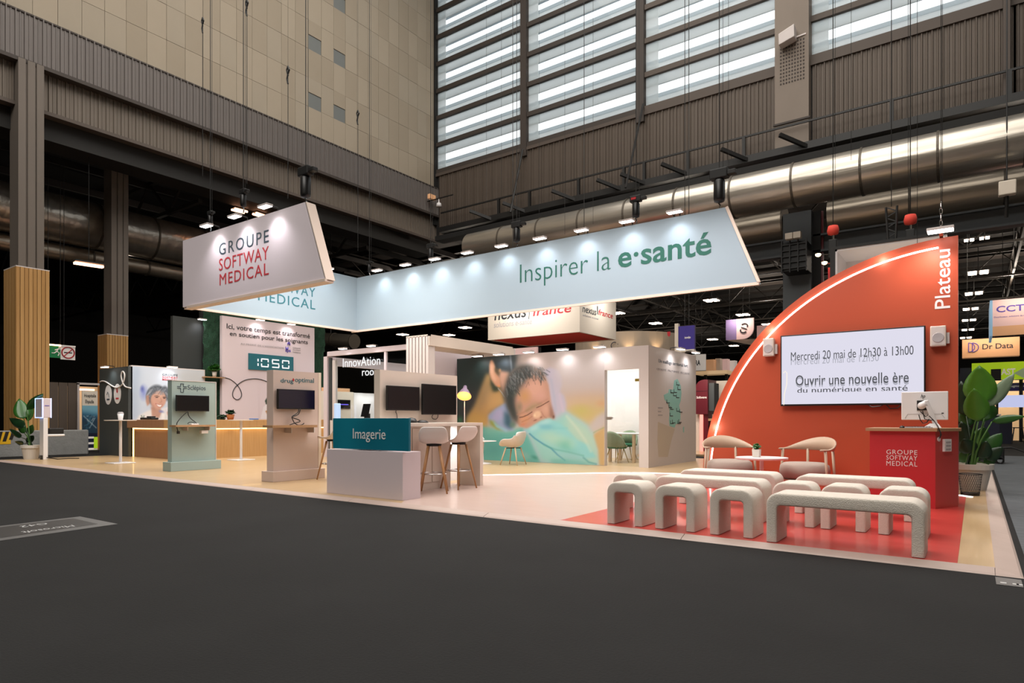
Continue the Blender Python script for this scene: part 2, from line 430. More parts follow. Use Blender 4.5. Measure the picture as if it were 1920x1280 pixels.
def print_mesh(name, m, P00, PU, PV, nu, nv, colfn, parent):
    """a flat printed sheet: corner, edge vectors; colfn(points array) -> sRGB"""
    a, b = np.meshgrid(np.linspace(0, 1, nu), np.linspace(0, 1, nv))
    pts = np.array(P00)[None, None] + a[..., None] * np.array(PU) + b[..., None] * np.array(PV)
    colr = colfn(pts.reshape(-1, 3)).reshape(-1, 3)
    l = np.where(colr <= .04045, colr / 12.92, ((np.clip(colr, 0, 1) + .055) / 1.055) ** 2.4)
    fs = [(j * nu + i, j * nu + i + 1, (j + 1) * nu + i + 1, (j + 1) * nu + i) for j in range(nv - 1) for i in range(nu - 1)]
    mb = MB(); mb.add([Vector(p) for p in pts.reshape(-1, 3)], fs); ob = mb.build(name, m, parent)
    at = ob.data.color_attributes.new('Col', 'FLOAT_COLOR', 'POINT')
    at.data.foreach_set('color', np.concatenate([l, np.ones((len(l), 1))], 1).ravel())
    return ob

# ================================================================== SETTING
b = MB().box(-75, -22, -.2, 45, 125, 0).build('floor', M['carpet']); struct(b)
b = MB().box(.34, 5.2, .0, 6.5, 26, .006).build('aisle_carpet', M['aisle'], b)
# tall hall shell
XL, YW = -24.5, 26.7
wl = sroot('wall_left')
MB().box(XL - .45, -20, 13.9, XL - .12, YW, 29).build('backing', M['near_black'], wl)
PWD, PHT = .70, 1.31
squares = set()
for px, py in [(600, -15), (600, 92), (600, 198), (645, 18), (645, 120), (645, 222)]:
    q = onX(px, py, XL); squares.add((int(math.floor(q.y / PWD)), int(math.floor((q.z - 14.0) / .66))))
pm = [_mesh('panel', *(lambda m_: (m_.v, m_.f))(MB().box(-.06, .006, .006, .0, PWD - .006, PHT - .006)), M['beige'][k]) for k in range(3)]
sqm = _mesh('panel', *(lambda m_: (m_.v, m_.f))(MB().box(-.10, .006, .006, -.03, PWD - .006, .654)), M['slate'])
hfm = [_mesh('panel', *(lambda m_: (m_.v, m_.f))(MB().box(-.06, .006, .006, .0, PWD - .006, .654)), M['beige'][k]) for k in range(3)]
npan = 0
rest = MB()
def inst(name, me, loc, parent):
    o = bpy.data.objects.new(name, me); COL.objects.link(o); o.parent = parent; o.location = Vector(loc); return o
for k in range(2, 38):
    for r in range(0, 9):
        y, z = k * PWD, 14.0 + r * PHT + .02
        jit = random.uniform(-.004, .004)
        px, py = proj(XL, y, z)
        halves = [h for h in (0, 1) if (k, 2 * r + h) in squares]
        if py < -60 or px < -40:
            rest.box(XL - .06, y + .006, z + .006, XL, y + PWD - .006, z + PHT - .006); continue
        if halves:
            for h in (0, 1):
                inst('panel', sqm if h in halves else random.choice(hfm), (XL + jit, y, z + h * .66), wl)
        else:
            inst('panel', random.choice(pm), (XL + jit, y, z), wl)
rest.box(XL - .06, 26.6, 14.0, XL, 26.7, 28)
tag(rest.build('panel', M['beige'][0], wl), kind='stuff')
# corrugated bands: one profiled sheet per object
def sheet_mesh(wd, h, m, ribs=1):
    pr = [(0, 0), (.05, 0), (.08, .05), (.17, .05), (.20, 0)]
    pts = []
    n = 4
    for i in range(n):
        x0 = wd * i / n; q = wd / n
        pts += [(x0, 0), (x0 + q * .55, 0), (x0 + q * .66, .05 if i % 2 == 0 else .022), (x0 + q * .9, .05 if i % 2 == 0 else .022)]
    pts.append((wd - .008, 0))
    vs = []; fs = []
    for i, (a, d) in enumerate(pts): vs += [(a, d, 0), (a, d, h)]
    for i in range(len(pts) - 1): fs.append((2 * i, 2 * i + 2, 2 * i + 3, 2 * i + 1))
    return vs, fs
def sheets(par, axis, pos, s0, s1, wd, z0, z1, m, face):
    vs, fs = sheet_mesh(wd, z1 - z0, m)
    if axis == 'X': V = [(face * d, a, z) for a, d, z in vs]
    else: V = [(a, face * d, z) for a, d, z in vs]
    me = _mesh('sheet', V, fs, m)
    s = s0
    while s < s1:
        inst('sheet', me, (pos, s, z0) if axis == 'X' else (s, pos, z0), par); s += wd
sheets(wl, 'X', XL + .16, .98, YW - .1, .49, 12.50, 14.02, M['corr2'], 1)
sheets(wl, 'X', XL - .10, .98, YW - .1, .49, 11.2, 12.42, M['corr'], 1)
MB().box(XL - .35, -20, 11.2, XL - .12, YW, 14.0).build('backing', M['near_black'], wl)
MB().box(XL - .1, -20, 12.40, XL + .24, YW - .05, 12.52).box(XL - .1, -20, 13.98, XL + .20, YW - .05, 14.03).build('rail', M['frame_dark'], wl)
MB().box(XL - .35, -20, 11.08, XL + .0, YW, 11.2).build('rail', M['frame_mid'], wl)
MB().box(XL - 1.5, -20, 10.4, XL - .4, YW, 11.6).build('edge_beam', M['truss_dark'], wl)

# window wall (faces -Y), upper glazing over corrugated sheets
wb = sroot('wall_back')
bays = [(820, 979), (990, 1196), (1210, 1458), (1521, 1880), (1893, 2300)]
Z0, ZP, NR = 15.08, 1.50, 7
xr = []
for i, (a, c_) in enumerate(bays):
    xr.append((onY(a, 0, YW).x, onY(c_, 0, YW).x))
for i, (xa, xb) in enumerate(xr):
    win = sroot('window_%d' % (i + 1))
    for r in range(NR):
        z = Z0 + r * ZP
        MB().box(xa + .03, YW - .02, z + .02, xb - .03, YW + .0, z + ZP - .24).build('pane', M['pane'], win)
    bars = MB()
    for r in range(NR + 1):
        z = Z0 + r * ZP
        MB().box(xa, YW - .10, z - .22, xb, YW + .12, z).build('crossbar', M['frame_dark'] if i < 2 else M['frame_mid'], win)
    lv = MB()
    for r in range(NR + 1):      # sun louvres as translucent plates; lit and shaded stripes put into their tones
        z = Z0 + r * ZP
        MB().box(xa + .02, YW + .06, z + .86, xb - .02, YW + .09, z + ZP - .22).build('louvre', M['louvre'], win)
        MB().prism([(xa + .02, YW + .10, z + .84), (xa + .02, YW + .62, z + 1.16), (xa + .02, YW + .62, z + 1.20), (xa + .02, YW + .10, z + .88)], (xb - xa - .04, 0, 0)).build('louvre', M['louvre_shade'], win)
        MB().box(xa + .02, YW + .06, z + .30, xb - .02, YW + .09, z + .46).build('louvre', M['louvre_shade'], win)
        MB().box(xa + .02, YW + .10, z + .10, xb - .02, YW + .13, z + .32).build('louvre', M['louvre'], win)
    MB().box(xa + .02, YW + .03, Z0 - .2, xa + .6, YW + .045, Z0 + NR * ZP).build('fin', M['louvre'], win)
# piers between bays
for i in range(4):
    x0, x1 = xr[i][1], xr[i + 1][0]
    if i == 2: continue
    MB().box(x0, YW - .18, 14.4, x1, YW + .2, 26).build('pier', M['frame_dark'] if i < 3 else M['pilaster'], wb)
MB().box(XL - .1, YW - .22, 12, xr[0][0] , YW + .2, 26).build('pier', M['near_black'], wb)
x0, x1 = xr[2][1], xr[3][0]
MB().box(x0, YW - .45, 11.5, x1, YW + .2, 26).build('pilaster', M['pilaster'], wb)
dots = MB()
for i in range(9):
    for j in range(12):
        xx = x0 + .2 + i * (x1 - x0 - .3) / 9; zz = 14.1 + j * .135
        dots.box(xx, YW - .47, zz, xx + .05, YW - .44, zz + .05)
tag(dots.build('bolt_field', M['frame_dark'], wb), kind='stuff')
MB().box(x0 - .05, YW - .5, 12.55, x1 + .05, YW - .44, 12.62).build('strap', M['frame_dark'], wb)
sheets(wb, 'Y', YW - .05, XL + .25, x0 - .1, .62, 11.3, 14.72, M['corr_r'], -1)
sheets(wb, 'Y', YW - .05, x1 + .05, xr[3][1] - .2, .62, 11.3, 14.72, M['corr_r'], -1)
sheets(wb, 'Y', YW - .05, xr[4][0] + .1, 6.0, .62, 11.3, 14.9, M['corr_r'], -1)
MB().box(XL, YW + .0, 11.2, 10, YW + .25, 14.9).build('backing', M['near_black'], wb)
MB().box(XL, YW - .14, 14.68, x0, YW - .02, 14.84).box(x1, YW - .14, 14.68, 6, YW - .02, 14.84).build('sill', M['frame_mid'], wb)
MB().box(xr[3][1], YW - .5, 11.3, xr[4][0], YW - .0, 26).build('pier', M['frame_mid'], wb)
# corner filler between the two walls
# catwalk along the window wall: handrail, posts, main beam, brackets
cw = thing('catwalk', 'black steel catwalk rail and beam running under the tall windows', 'walkway', (-8, 26.2, 11.5))
MB().box(-23.6, 26.05, 12.34, 5.5, 26.11, 12.41).build('handrail', M['steel_dark'], cw)
MB().box(-23.6, 25.9, 11.28, 5.5, 26.4, 11.55).build('walkway_beam', M['steel_dark'], cw)
MB().box(-23.6, 25.6, 10.75, 5.5, 26.3, 11.0).build('lower_beam', M['near_black'], cw)
for px in (935, 993, 1085, 1170, 1208, 1290, 1395, 1672, 1893):
    x = onY(px, 0, 26.08).x
    MB().box(x - .06, 26.02, 11.5, x + .06, 26.14, 12.36).build('post', M['steel_dark'], cw)
for px in (900, 962, 1055, 1140, 1185, 1262, 1375, 1485):
    x = onY(px, 0, 25.6).x
    MB().bar((x - .35, 25.2, 11.75), (x + .5, 26.0, 11.35), .12, .14).build('bracket', M['steel_dark'], cw)
for (pa, ya, pb, yb) in ((980, 280, 957, 398), (1206, 195, 1173, 352)):
    a_, b_ = onY(pa, ya, 26.3), onY(pb, yb, 25.0)
    o = MB().tube([a_, b_], .05, 6).build('brace_rod', M['steel_dark'])
    tag(o, 'dark diagonal brace rod below the %s window pier' % ('left' if pa < 1000 else 'second'), 'rod')
# rest of the tall hall: roof and walls out of view
struct(MB().box(-26, -22, 27.6, 30, 27.2, 28).build('ceiling', M['roof']))
struct(MB().box(28, -22, 0, 28.4, 27, 28).build('wall_right', M['beige'][2]))
struct(MB().box(-75, -22.4, 0, 30, -22, 28).build('wall_front', M['beige'][2]))
# low halls behind the left and the back opening
lh = sroot('roof_low_hall')
MB().box(-75, YW + .3, 12.6, 45, 125, 12.8).build('roof_deck', M['roof'], lh)
MB().box(-75, -22, 12.6, XL - 1.6, YW + .3, 12.8).build('roof_deck', M['black_roof'], lh)
struct(MB().box(-75.3, -22, 0, -75, 125, 12.8).build('wall_far_left', M['near_black']))
struct(MB().box(-75, 125, 0, 45, 125.3, 12.8).build('wall_far_back', M['near_black']))
struct(MB().box(45, 27, 0, 45.3, 125, 12.8).build('wall_far_right', M['near_black']))
# roof purlins and lattice trusses of the back hall
pur = MB()
for i in range(30):
    y = 29.5 + i * 3.1
    pur.box(-60, y, 12.25, 44, y + .12, 12.6)
tag(pur.build('purlin', M['truss_dark'], lh), kind='stuff')
def truss(y, x0, x1, z0, z1, st, m, r=.09):
    t = MB(); t.bar((x0, y, z0), (x1, y, z0), r * 1.3); t.bar((x0, y, z1), (x1, y, z1), r * 1.3)
    x = x0; k = 0
    while x < x1:
        t.bar((x, y, z0 if k % 2 else z1), (x + st, y, z1 if k % 2 else z0), r * .7); x += st; k += 1
    return t
for i in range(7):
    y = 33 + i * 10
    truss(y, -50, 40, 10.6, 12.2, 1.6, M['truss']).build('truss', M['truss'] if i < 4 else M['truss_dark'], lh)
for i in range(6):
    x = -34 + i * 12
    t = MB(); t.bar((x, 28, 10.9), (x, 110, 10.9), .12); t.bar((x, 28, 12.2), (x, 110, 12.2), .12)
    y = 28; k = 0
    while y < 108:
        t.bar((x, y, 10.9 if k % 2 else 12.2), (x, y + 2, 12.2 if k % 2 else 10.9), .07); y += 2; k += 1
    t.build('truss', M['truss'], lh)
for i in range(7):      # purlins of the left hall
    x = -27.5 - i * 3.0
    MB().box(x - .06, -10, 11.6 - .0, x + .06, 60, 11.9).build('purlin', M['truss_dark' if i % 2 else 'column_dark'], lh)
for i in range(5):
    y = 5 + i * 9
    t = MB(); t.bar((-70, y, 10.2), (-26, y, 10.2), .16); t.bar((-70, y, 11.8), (-26, y, 11.8), .16)
    x = -70; k = 0
    while x < -27:
        t.bar((x, y, 10.2 if k % 2 else 11.8), (x + 1.8, y, 11.8 if k % 2 else 10.2), .09); x += 1.8; k += 1
    t.build('truss', M['truss_dark'], lh)

# hall columns ------------------------------------------------------
def column(name, label, x, y, wd, z0, z1, m, clad=None, cladz=None, cm=('clad', 'clad2')):
    c = thing(name, label, 'column', (x - wd / 2, y + wd / 2, 0))
    MB().box(x - wd, y, z0, x, y + wd, z1).build('shaft', m, c)
    for k in (.0, .36, .70):
        MB().box(x - .01, y + wd * (k + .0), max(z0, 0), x + .05, y + wd * (k + .28), z1 - .01).build('flange', m, c)
    if clad:
        x0, x1, ya, yb = clad
        n = 8; q = (yb - ya) / n
        for i in range(n):
            MB().box(x1 - .05, ya + i * q + .006, 0, x1, ya + (i + 1) * q - .006, cladz).build('plank', M[cm[i % 2]], c, bevel=.006)
        n2 = 8; q = (x1 - .05 - x0) / n2
        for i in range(n2):
            MB().box(x0 + i * q + .006, ya, 0, x0 + (i + 1) * q - .006, ya + .05, cladz).build('plank', M[cm[(i + 1) % 2]], c, bevel=.006)
        MB().box(x0 + .02, ya + .03, 0, x1 - .03, yb, cladz - .03).build('cladding_core', M['near_black'], c)
        MB().box(x0, ya, cladz, x1, yb, cladz + .03).build('cladding_cap', M['white'], c)
    return c
column('hall_column', 'big grooved hall column clad in pine planks at far left', -24.28, 7.24, .70, 5.9, 12.5, M['column'], (-25.3, -24.2, 7.17, 8.07), 5.94)
column('hall_column', 'slimmer hall column with a short pine cladding above the dark stand wall', -27.0, 11.02, .62, 4.3, 11.9, M['column'], (-27.75, -26.93, 10.85, 11.62), 4.42)
col3 = thing('hall_column', 'dark grey steel column carrying a black box heater near the orange wall', 'column', (-5.3, 27.6, 0))
cx0, cx1 = onY(1468, 0, 27.0).x, onY(1521, 0, 27.0).x
MB().box(cx0, 27.0, 0, cx1, 28.0, 9.3).build('shaft', M['grey_metal'], col3)
MB().box(cx1, 27.3, 0, cx1 + .28, 27.9, 9.3).build('side_channel', M['near_black'], col3)
MB().box(cx1 + .28, 27.4, 0, cx1 + .36, 27.5, 9.3).build('pipe_riser', M['maroon'], col3)
MB().box(cx0 + .38, 26.9, 2, cx0 + .8, 27.02, 4.9).build('cable_duct', M['heart'], col3)
ht = thing('box_heater', 'black caged heater box mounted on the dark steel column', 'heater', (cx0 + .5, 26.6, 5.2))
p0, p1 = onY(1466, 592 - 80, 26.0), onY(1512, 452, 26.0)
p0 = onY(1466, 510, 26.0); p1 = onY(1512, 448, 26.0)
MB().box(p0.x, 26.05, p0.z, p1.x, 26.95, p1.z).build('body', M['heart'], ht, bevel=.03)
for k in range(5):
    z = p0.z + (p1.z - p0.z) * (k + .5) / 5
    MB().box(p0.x - .03, 25.98, z - .02, p1.x + .03, 26.05, z + .02).build('cage_bar', M['steel_dark'], ht)
for k in range(4):
    x = p0.x + (p1.x - p0.x) * k / 3
    MB().box(x - .02, 25.96, p0.z - .05, x + .02, 26.03, p1.z + .05).build('cage_bar', M['steel_dark'], ht)
q0, q1 = onY(1474, 451, 25.9), onY(1503, 435, 25.9)
sp = thing('white_box', 'white junction box above the black heater cage', 'box', (q0.x, 25.9, q0.z))
MB().box(q0.x, 25.7, q0.z, (q0.x + q1.x) / 2 - .01, 25.95, q1.z).build('cover', M['cream_sign'], sp, bevel=.01)
MB().box((q0.x + q1.x) / 2 + .01, 25.7, q0.z, q1.x, 25.95, q1.z).build('cover', M['cream_sign'], sp, bevel=.01)

# ducts -------------------------------------------------------------
def duct(name, label, p, q, r, m, seg, rings=True, bulge=None):
    d = thing(name, label, 'duct', p)
    p = Vector(p); q = Vector(q); n = max(1, round((q - p).length / seg)); t = (q - p) / n
    for i in range(n):
        a_, b_ = p + t * i, p + t * (i + 1)
        e = t.normalized() * .03
        MB().tube([a_ + e * .5, b_ - e * .5], r, 40).build('segment', m, d, smooth=True)
        if rings: MB().tube([b_ - e * 1.2, b_ + e * 1.2], r + .03, 40).build('joint_ring', M['ring'], d, smooth=False)
    for ch in d.children:
        if ch.name.startswith('segment'): ch.data.set_sharp_from_angle(angle=math.radians(40))
    return d
duct('ventilation_duct', 'large shiny ventilation duct running beneath the tall windows', (-20.4, 24.8, 9.62), (5.5, 24.8, 9.62), .77, M['duct'], 2.1)
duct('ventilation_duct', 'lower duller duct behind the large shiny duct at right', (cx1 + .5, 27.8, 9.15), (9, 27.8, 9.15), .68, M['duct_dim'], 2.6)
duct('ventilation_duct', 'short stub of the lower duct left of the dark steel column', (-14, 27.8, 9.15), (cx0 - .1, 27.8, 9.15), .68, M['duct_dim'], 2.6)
for d_ in [o for o in bpy.data.objects if o.name.startswith('ventilation_duct')]: pass
MB_b = thing('steel_beam', 'grey painted steel beam under the ducts at right', 'beam', (0, 28, 8))
MB().box(-22, 27.5, 7.75, 12, 27.6, 8.35).build('web', M['grey_metal'], MB_b)
MB().box(-22, 27.3, 7.7, 12, 27.8, 7.78).box(-22, 27.3, 8.33, 12, 27.8, 8.4).build('beam_flange', M['grey_metal'], MB_b)
# left duct: line through (0,355..) to (350,~470)
a1, a2 = onX(0, 388, -29), onX(355, 436, -29)
duct('ventilation_duct', 'wide silver duct hanging behind the pine clad columns at left', (-29, -6, 9.0), (-29, 22, 9.0), .9, M['duct'], 2.2)
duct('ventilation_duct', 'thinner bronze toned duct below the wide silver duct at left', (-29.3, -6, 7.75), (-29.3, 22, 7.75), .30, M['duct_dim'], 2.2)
a3, a4 = onY(606, 636, 22), onY(668, 645, 22)
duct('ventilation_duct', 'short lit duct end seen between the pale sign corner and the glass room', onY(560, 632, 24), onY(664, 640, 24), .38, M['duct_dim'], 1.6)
vd = [o for o in bpy.data.objects if o.name.startswith('ventilation_duct')]
for o in vd:
    L0 = min((c for c in o.children if c.name.startswith('segment')), key=lambda c: c.name)
    p0 = o.location; x_, y_ = p0.x, p0.y
    if abs(p0.z - onY(560, 632, 24).z) < .01:
        q0 = onY(620, 636, 24); MB().tube([(q0.x, 24, q0.z + .36), (q0.x, 24, 12.6)], .03, 6).build('hanger', M['steel_dark'], o)

# hall lamps in the low halls ----------------------------------------
def quad_lamp(px, py, z, label, k=4, s=.28, m='bay'):
    p = onZ(px, py, z) if py < HYP else None
    t = thing('hall_lamp', label, 'lamp', p, group='four panel high bay lamps of the back hall')
    MB().box(p.x - s * 2.1, p.y - s * 2.1, z + .02, p.x + s * 2.1, p.y + s * 2.1, z + .1).build('housing', M['steel_dark'], t)
    for i, j in ((-1, -1), (1, -1), (1, 1), (-1, 1)):
        MB().box(p.x + i * s * 1.05 - s * .75, p.y + j * s * 1.05 - s * .75, z - .03, p.x + i * s * 1.05 + s * .75, p.y + j * s * 1.05 + s * .75, z + .02).build('lamp_panel', M[m], t)
    MB().tube([(p.x, p.y, z + .1), (p.x, p.y, 12.4)], .02, 5).build('rod', M['steel_dark'], t)
    return t
row = ['nearest', 'second', 'third', 'fourth', 'fifth', 'farthest']
for i, (px, py) in enumerate([(1834, 511), (1826, 550), (1820, 579), (1817, 600), (1815, 618), (1811, 633)]):
    quad_lamp(px, py, 10.2, '%s lamp of the receding row of four panel lamps right of the orange wall' % row[i])
for (px, py, lb) in [(1334, 563, 'topmost four panel lamp between the pale blue sign and the orange wall'), (1229, 606, 'four panel lamp above the left part of the purple sign'), (1393, 590, 'four panel lamp above the S emblem sign'),
                     (1158, 587, 'half hidden hall lamp beside the nexus france sign'), (1336, 636, 'low hall lamp between the purple sign and the S emblem sign'), (1376, 648, 'hall lamp just below the S emblem sign'),
                     (1440, 608, 'hall lamp touching the rim of the orange wall'), (842, 628, 'far hall lamp above the middle of the slatted portal'), (755, 627, 'far hall lamp just left of the slatted portal'), (872, 614, 'far hall lamp above the right half of the slatted portal')]:
    quad_lamp(px, py, 10.2, lb, s=.26)
for (px, py, lb) in [(1846, 446, 'right one of two small near lamps above the tip of the orange wall'), (1817, 450, 'left one of two small near lamps above the tip of the orange wall'), (1875, 398, 'small hall lamp under the grey steel beam at right')]:
    quad_lamp(px, py, 10.2, lb, s=.11)
def tube_lamp(name, label, a_, b_, n=2, gap=.25):
    t = thing(name, label, 'lamp', (Vector(a_) + Vector(b_)) / 2)
    for i in range(n):
        o = Vector((0, 0, .0)) + Vector((gap * i, 0, 0))
        MB().bar(Vector(a_) + o, Vector(b_) + o, .07).build('tube', M['tube'], t)
    MB().bar(Vector(a_) + Vector((gap / 2, 0, .08)), Vector(b_) + Vector((gap / 2, 0, .08)), .35, .05).build('housing', M['steel_dark'], t)
    mm = (Vector(a_) + Vector(b_)) / 2; MB().tube([mm + Vector((gap / 2, 0, .1)), (mm.x + gap / 2, mm.y, 12.62)], .01, 5).build('hanger', M['steel_dark'], t)
tube_lamp('tube_lamp', 'orange twin tube lamp between the two pine clad columns', onZ(138, 493, 6.6), onZ(192, 501, 6.6), 2, .1)
tube_lamp('tube_lamp', 'orange twin tube lamp just left above the first sign lamps', onZ(434, 393, 10.3), onZ(458, 399, 10.3), 2, .25)
tube_lamp('tube_lamp', 'orange twin tube lamp over the middle of the first sign panel', onZ(474, 401, 10.3), onZ(492, 407, 10.3), 2, .25)
for (x, y, z, lb) in [(-33, 14, 8, ''), (-40, 6, 8, '')]:
    light('POINT', (x, y, z), (x, y, 0), 60, WARM, .3)
for x in (-30, -14, 2, 18):
    for y in (36, 56, 78):
        light('POINT', (x, y, 9.8), (x, y, 0), 800, (1, .86, .72), .4, name='back_hall_lamp')

# ================================================================== STAND FLOOR
PZ = .04
X0p, X1p, Y0p, Y1p = -22.2, .12, 6.22, 18.4
st = sroot('platform')
MB().box(X0p, Y0p, .0, X1p, Y1p, PZ - .004).build('deck', M['near_black'], st)
xs_a = -9.6
MB().box(X0p, Y0p, PZ - .004, X1p, Y1p, PZ).build('oak_flooring', M['oak_floor'], st)
# pale floor area bounded by a quarter circle, with an LED line on its rim
CR = Vector((-3.9, 6.22, 0))
def arc(cx_, cy_, r, a0, a1, n, z): return [Vector((cx_ + r * math.cos(a0 + (a1 - a0) * i / n), cy_ + r * math.sin(a0 + (a1 - a0) * i / n), z)) for i in range(n + 1)]
pk = [Vector((-6.35, Y0p, PZ + .001)), Vector((-3.82, Y0p, PZ + .001)), Vector((-3.82, 11.7, PZ + .001))]
led = [G(905, 890.5), G(1000, 889), G(1110, 887), G(1200, 886), G(1326, 890)]
pk += [Vector((p.x, p.y, PZ + .001)) for p in reversed(led)] + [Vector((-7.6, 8.9, PZ + .001)), Vector((-7.2, 7.3, PZ + .001))]
MB().add(pk, [tuple(range(len(pk)))]).build('pale_flooring', M['pink_floor'], st)
MB().box(-3.82, Y0p, PZ, -.12, 11.8, PZ + .003).build('red_flooring', M['red_floor'], st)
ls = [Vector((p.x, p.y, PZ + .004)) for p in led]
t = MB()
for a_, b_ in zip(ls[:-1], ls[1:]): t.bar(a_, b_, .05, .012)
t.build('floor_light_strip', M['led_floor'], st)
a_, b_ = G(1797, 928.5), G(1822, 932)
MB().bar(a_ + Vector((0, 0, .006)), b_ + Vector((0, 0, .006)), .05, .012).build('floor_light_strip', M['led_floor'], st)
# bevelled edge trims, in lengths
n = 9; L = (X1p - X0p) / n
for i in range(n):
    xa, xb = X0p + i * L + .003, X0p + (i + 1) * L - .003
    MB().prism([(xa, Y0p - .11, 0), (xa, Y0p, 0), (xa, Y0p, PZ + .003), (xa, Y0p - .09, .014)][::-1], (xb - xa, 0, 0)).build('edge_trim', M['trim'], st)
n = 6; L = (Y1p - Y0p) / n
for i in range(n):
    ya, yb = Y0p + i * L + (.0 if i else -.0), Y0p + (i + 1) * L - .003
    MB().prism([(X1p, ya, 0), (X1p + .17, ya, 0), (X1p + .15, ya, .014), (X1p, ya, PZ + .003)], (0, yb - ya, 0)).build('edge_trim', M['trim'], st)
MB().add([(X1p, Y0p, PZ + .003), (X1p, Y0p - .09, .014), (X1p + .15, Y0p - .09, .014), (X1p + .15, Y0p, .014), (X1p, Y0p - .11, 0), (X1p + .17, Y0p - .11, 0), (X1p + .17, Y0p, 0)],
         [(0, 1, 2), (0, 2, 3), (1, 4, 5, 2), (2, 5, 6, 3)]).build('edge_trim', M['trim'], st)

# floor stickers on the carpet
s1 = thing('floor_sticker', 'large grey floor sticker with aisle lettering on the dark carpet at left', 'sticker', (-6.5, 2.2, 0))
Z1 = .002
A, B_, C_, D_ = onZ(-60, 993, Z1), onZ(150, 968, Z1), onZ(221, 982, Z1), onZ(-60, 1022, Z1)
MB().prism([D_, C_, B_, A], (0, 0, .001)).build('sheet_border', M['sticker'], s1)
up = Vector((0, 0, .0015))
def mixp(u, v): return A.lerp(B_, u).lerp(D_.lerp(C_, u), v)
MB().prism([mixp(.0, .86) + up, mixp(.90, .80) + up, mixp(.90, .10) + up, mixp(.0, .10) + up], (0, 0, .001)).build('dark_field', M['sticker_dark'], s1)
def floor_text(s, par, O, ux, uy, wd, hg, m):
    o = text(s, 'Z', 0, 0, 1, 0, 1, m, par, depth=.0005)
    if o is None: return
    inv = ROOT[par.name].inverted()
    for v in o.data.vertices:
        p = ROOT[par.name] @ v.co
        q = O + ux * (p.x * wd) + uy * (p.y * hg); q.z = Z1 + .003 + p.z
        v.co = inv @ q
ux = (mixp(.25, .5) - mixp(.8, .5)); uy = (mixp(.5, .9) - mixp(.5, .1))
O = mixp(.72, .18)
floor_text('G42', s1, mixp(.62, .20), ux.normalized(), uy.normalized(), ux.length * .38, uy.length * .16, M['sticker_ink'])
floor_text('Microsoft', s1, mixp(.74, .62), ux.normalized(), uy.normalized(), ux.length * .72, uy.length * .17, M['sticker_ink'])
s2 = thing('floor_sticker', 'small grey floor sticker beside the right front corner of the platform', 'sticker', (0, 5.6, 0))
q = [onZ(1866, 1081, Z1), onZ(1915, 1087, Z1), onZ(1919, 1101, Z1), onZ(1868, 1095, Z1)]
MB().prism(q[::-1], (0, 0, .001)).build('sheet', M['sticker'], s2)
for u in (.28, .74, .88):
    c0 = q[0].lerp(q[1], u).lerp(q[3].lerp(q[2], u), .72)
    MB().box(c0.x - .018, c0.y - .02, Z1 + .001, c0.x + .018, c0.y + .02, Z1 + .003).build('mark', M['sticker_ink'], s2)

# ================================================================== HANGING FASCIA SIGN
def TX(s, X, pa, pb, yt, yb, m, par, **k):
    a, c_ = onX(pa, yt, X), onX(pa, yb, X); e = onX(pb, yb, X)
    return text(s, 'X', X, a.y, e.y, c_.z, a.z, m, par, **k)
def TY(s, Y, pa, pb, yt, yb, m, par, **k):
    a, c_ = onY(pa, yt, Y), onY(pa, yb, Y); e = onY(pb, yb, Y)
    return text(s, 'Y', Y, a.x, e.x, c_.z, a.z, m, par, **k)
fs = thing('hanging_sign', 'huge Z shaped hanging sign of pale fabric panels reading Inspirer la e-santé', 'sign', (-14, 9, 3.64))
ZB, ZT = 3.65, 5.12
def panel_set(poly, d, m, par, edge):
    p = MB().prism(poly, d).build('fascia_panel', m, par)
    return p
def frame_edges(par, segs):
    for a_, c_ in segs: MB().bar(a_, c_, .05, .05).build('edge_profile', M['fascia_edge'], par)
pA = [(-14.0, 7.25, ZB), (-9.29, 7.25, ZB), (-9.85, 7.25, ZT), (-14.0, 7.25, ZT)]
panel_set(pA, (0, .2, 0), M['fascia'], fs, 1)
MB().prism([(-9.27, 7.25, ZB), (-9.27, 7.45, ZB), (-9.83, 7.45, ZT), (-9.83, 7.25, ZT)], (-.03, 0, 0)).build('end_cap', M['fascia_edge'], fs)
panel_set([(-14.0, 7.45, ZB), (-14.0, 12.0, ZB), (-14.0, 12.0, ZT), (-14.0, 7.45, ZT)], (-.2, 0, 0), M['fascia_blue'], fs, 1)
MB().box(-14.2, 7.25, ZB, -14.0, 7.45, ZT).build('end_cap', M['fascia'], fs)
panel_set([(-14.2, 12.0, ZB), (-3.19, 12.0, ZB), (-3.77, 12.0, ZT), (-14.2, 12.0, ZT)], (0, .2, 0), M['fascia_blue'], fs, 1)
frame_edges(fs, [((-14.2, 12.0, ZB - .02), (-3.17, 12.0, ZB - .02)), ((-3.17, 12.0, ZB), (-3.75, 12.0, ZT)), ((-14, 7.25, ZB - .02), (-9.27, 7.25, ZB - .02)), ((-14.0, 7.3, ZB - .02), (-14.0, 12.0, ZB - .02))])
MB().box(-14.18, 7.27, ZB - .04, -9.3, 7.44, ZB - .01).build('soffit', M['fascia_edge'], fs)
TY('GROUPE', 7.249, 411, 504, 457, 479, M['ink_grey'], fs, weight=0, spacing=1.25)
TY('SOFTWAY', 7.249, 411, 504, 485.5, 508, M['ink_red'], fs, weight=0, spacing=1.1)
TY('MEDICAL', 7.249, 412, 504, 514, 535, M['ink_red'], fs, weight=0, spacing=1.15)
y0_, y1_ = onX(484, 0, -14).y, onX(591, 0, -14).y
for s_, z0_, z1_ in (('GROUPE', 4.68, 4.90), ('SOFTWAY', 4.36, 4.60), ('MEDICAL', 4.04, 4.28)):
    text(s_, 'X', -13.999, y0_, y1_, z0_, z1_, M['ink_teal'], fs, weight=0, spacing=1.15)
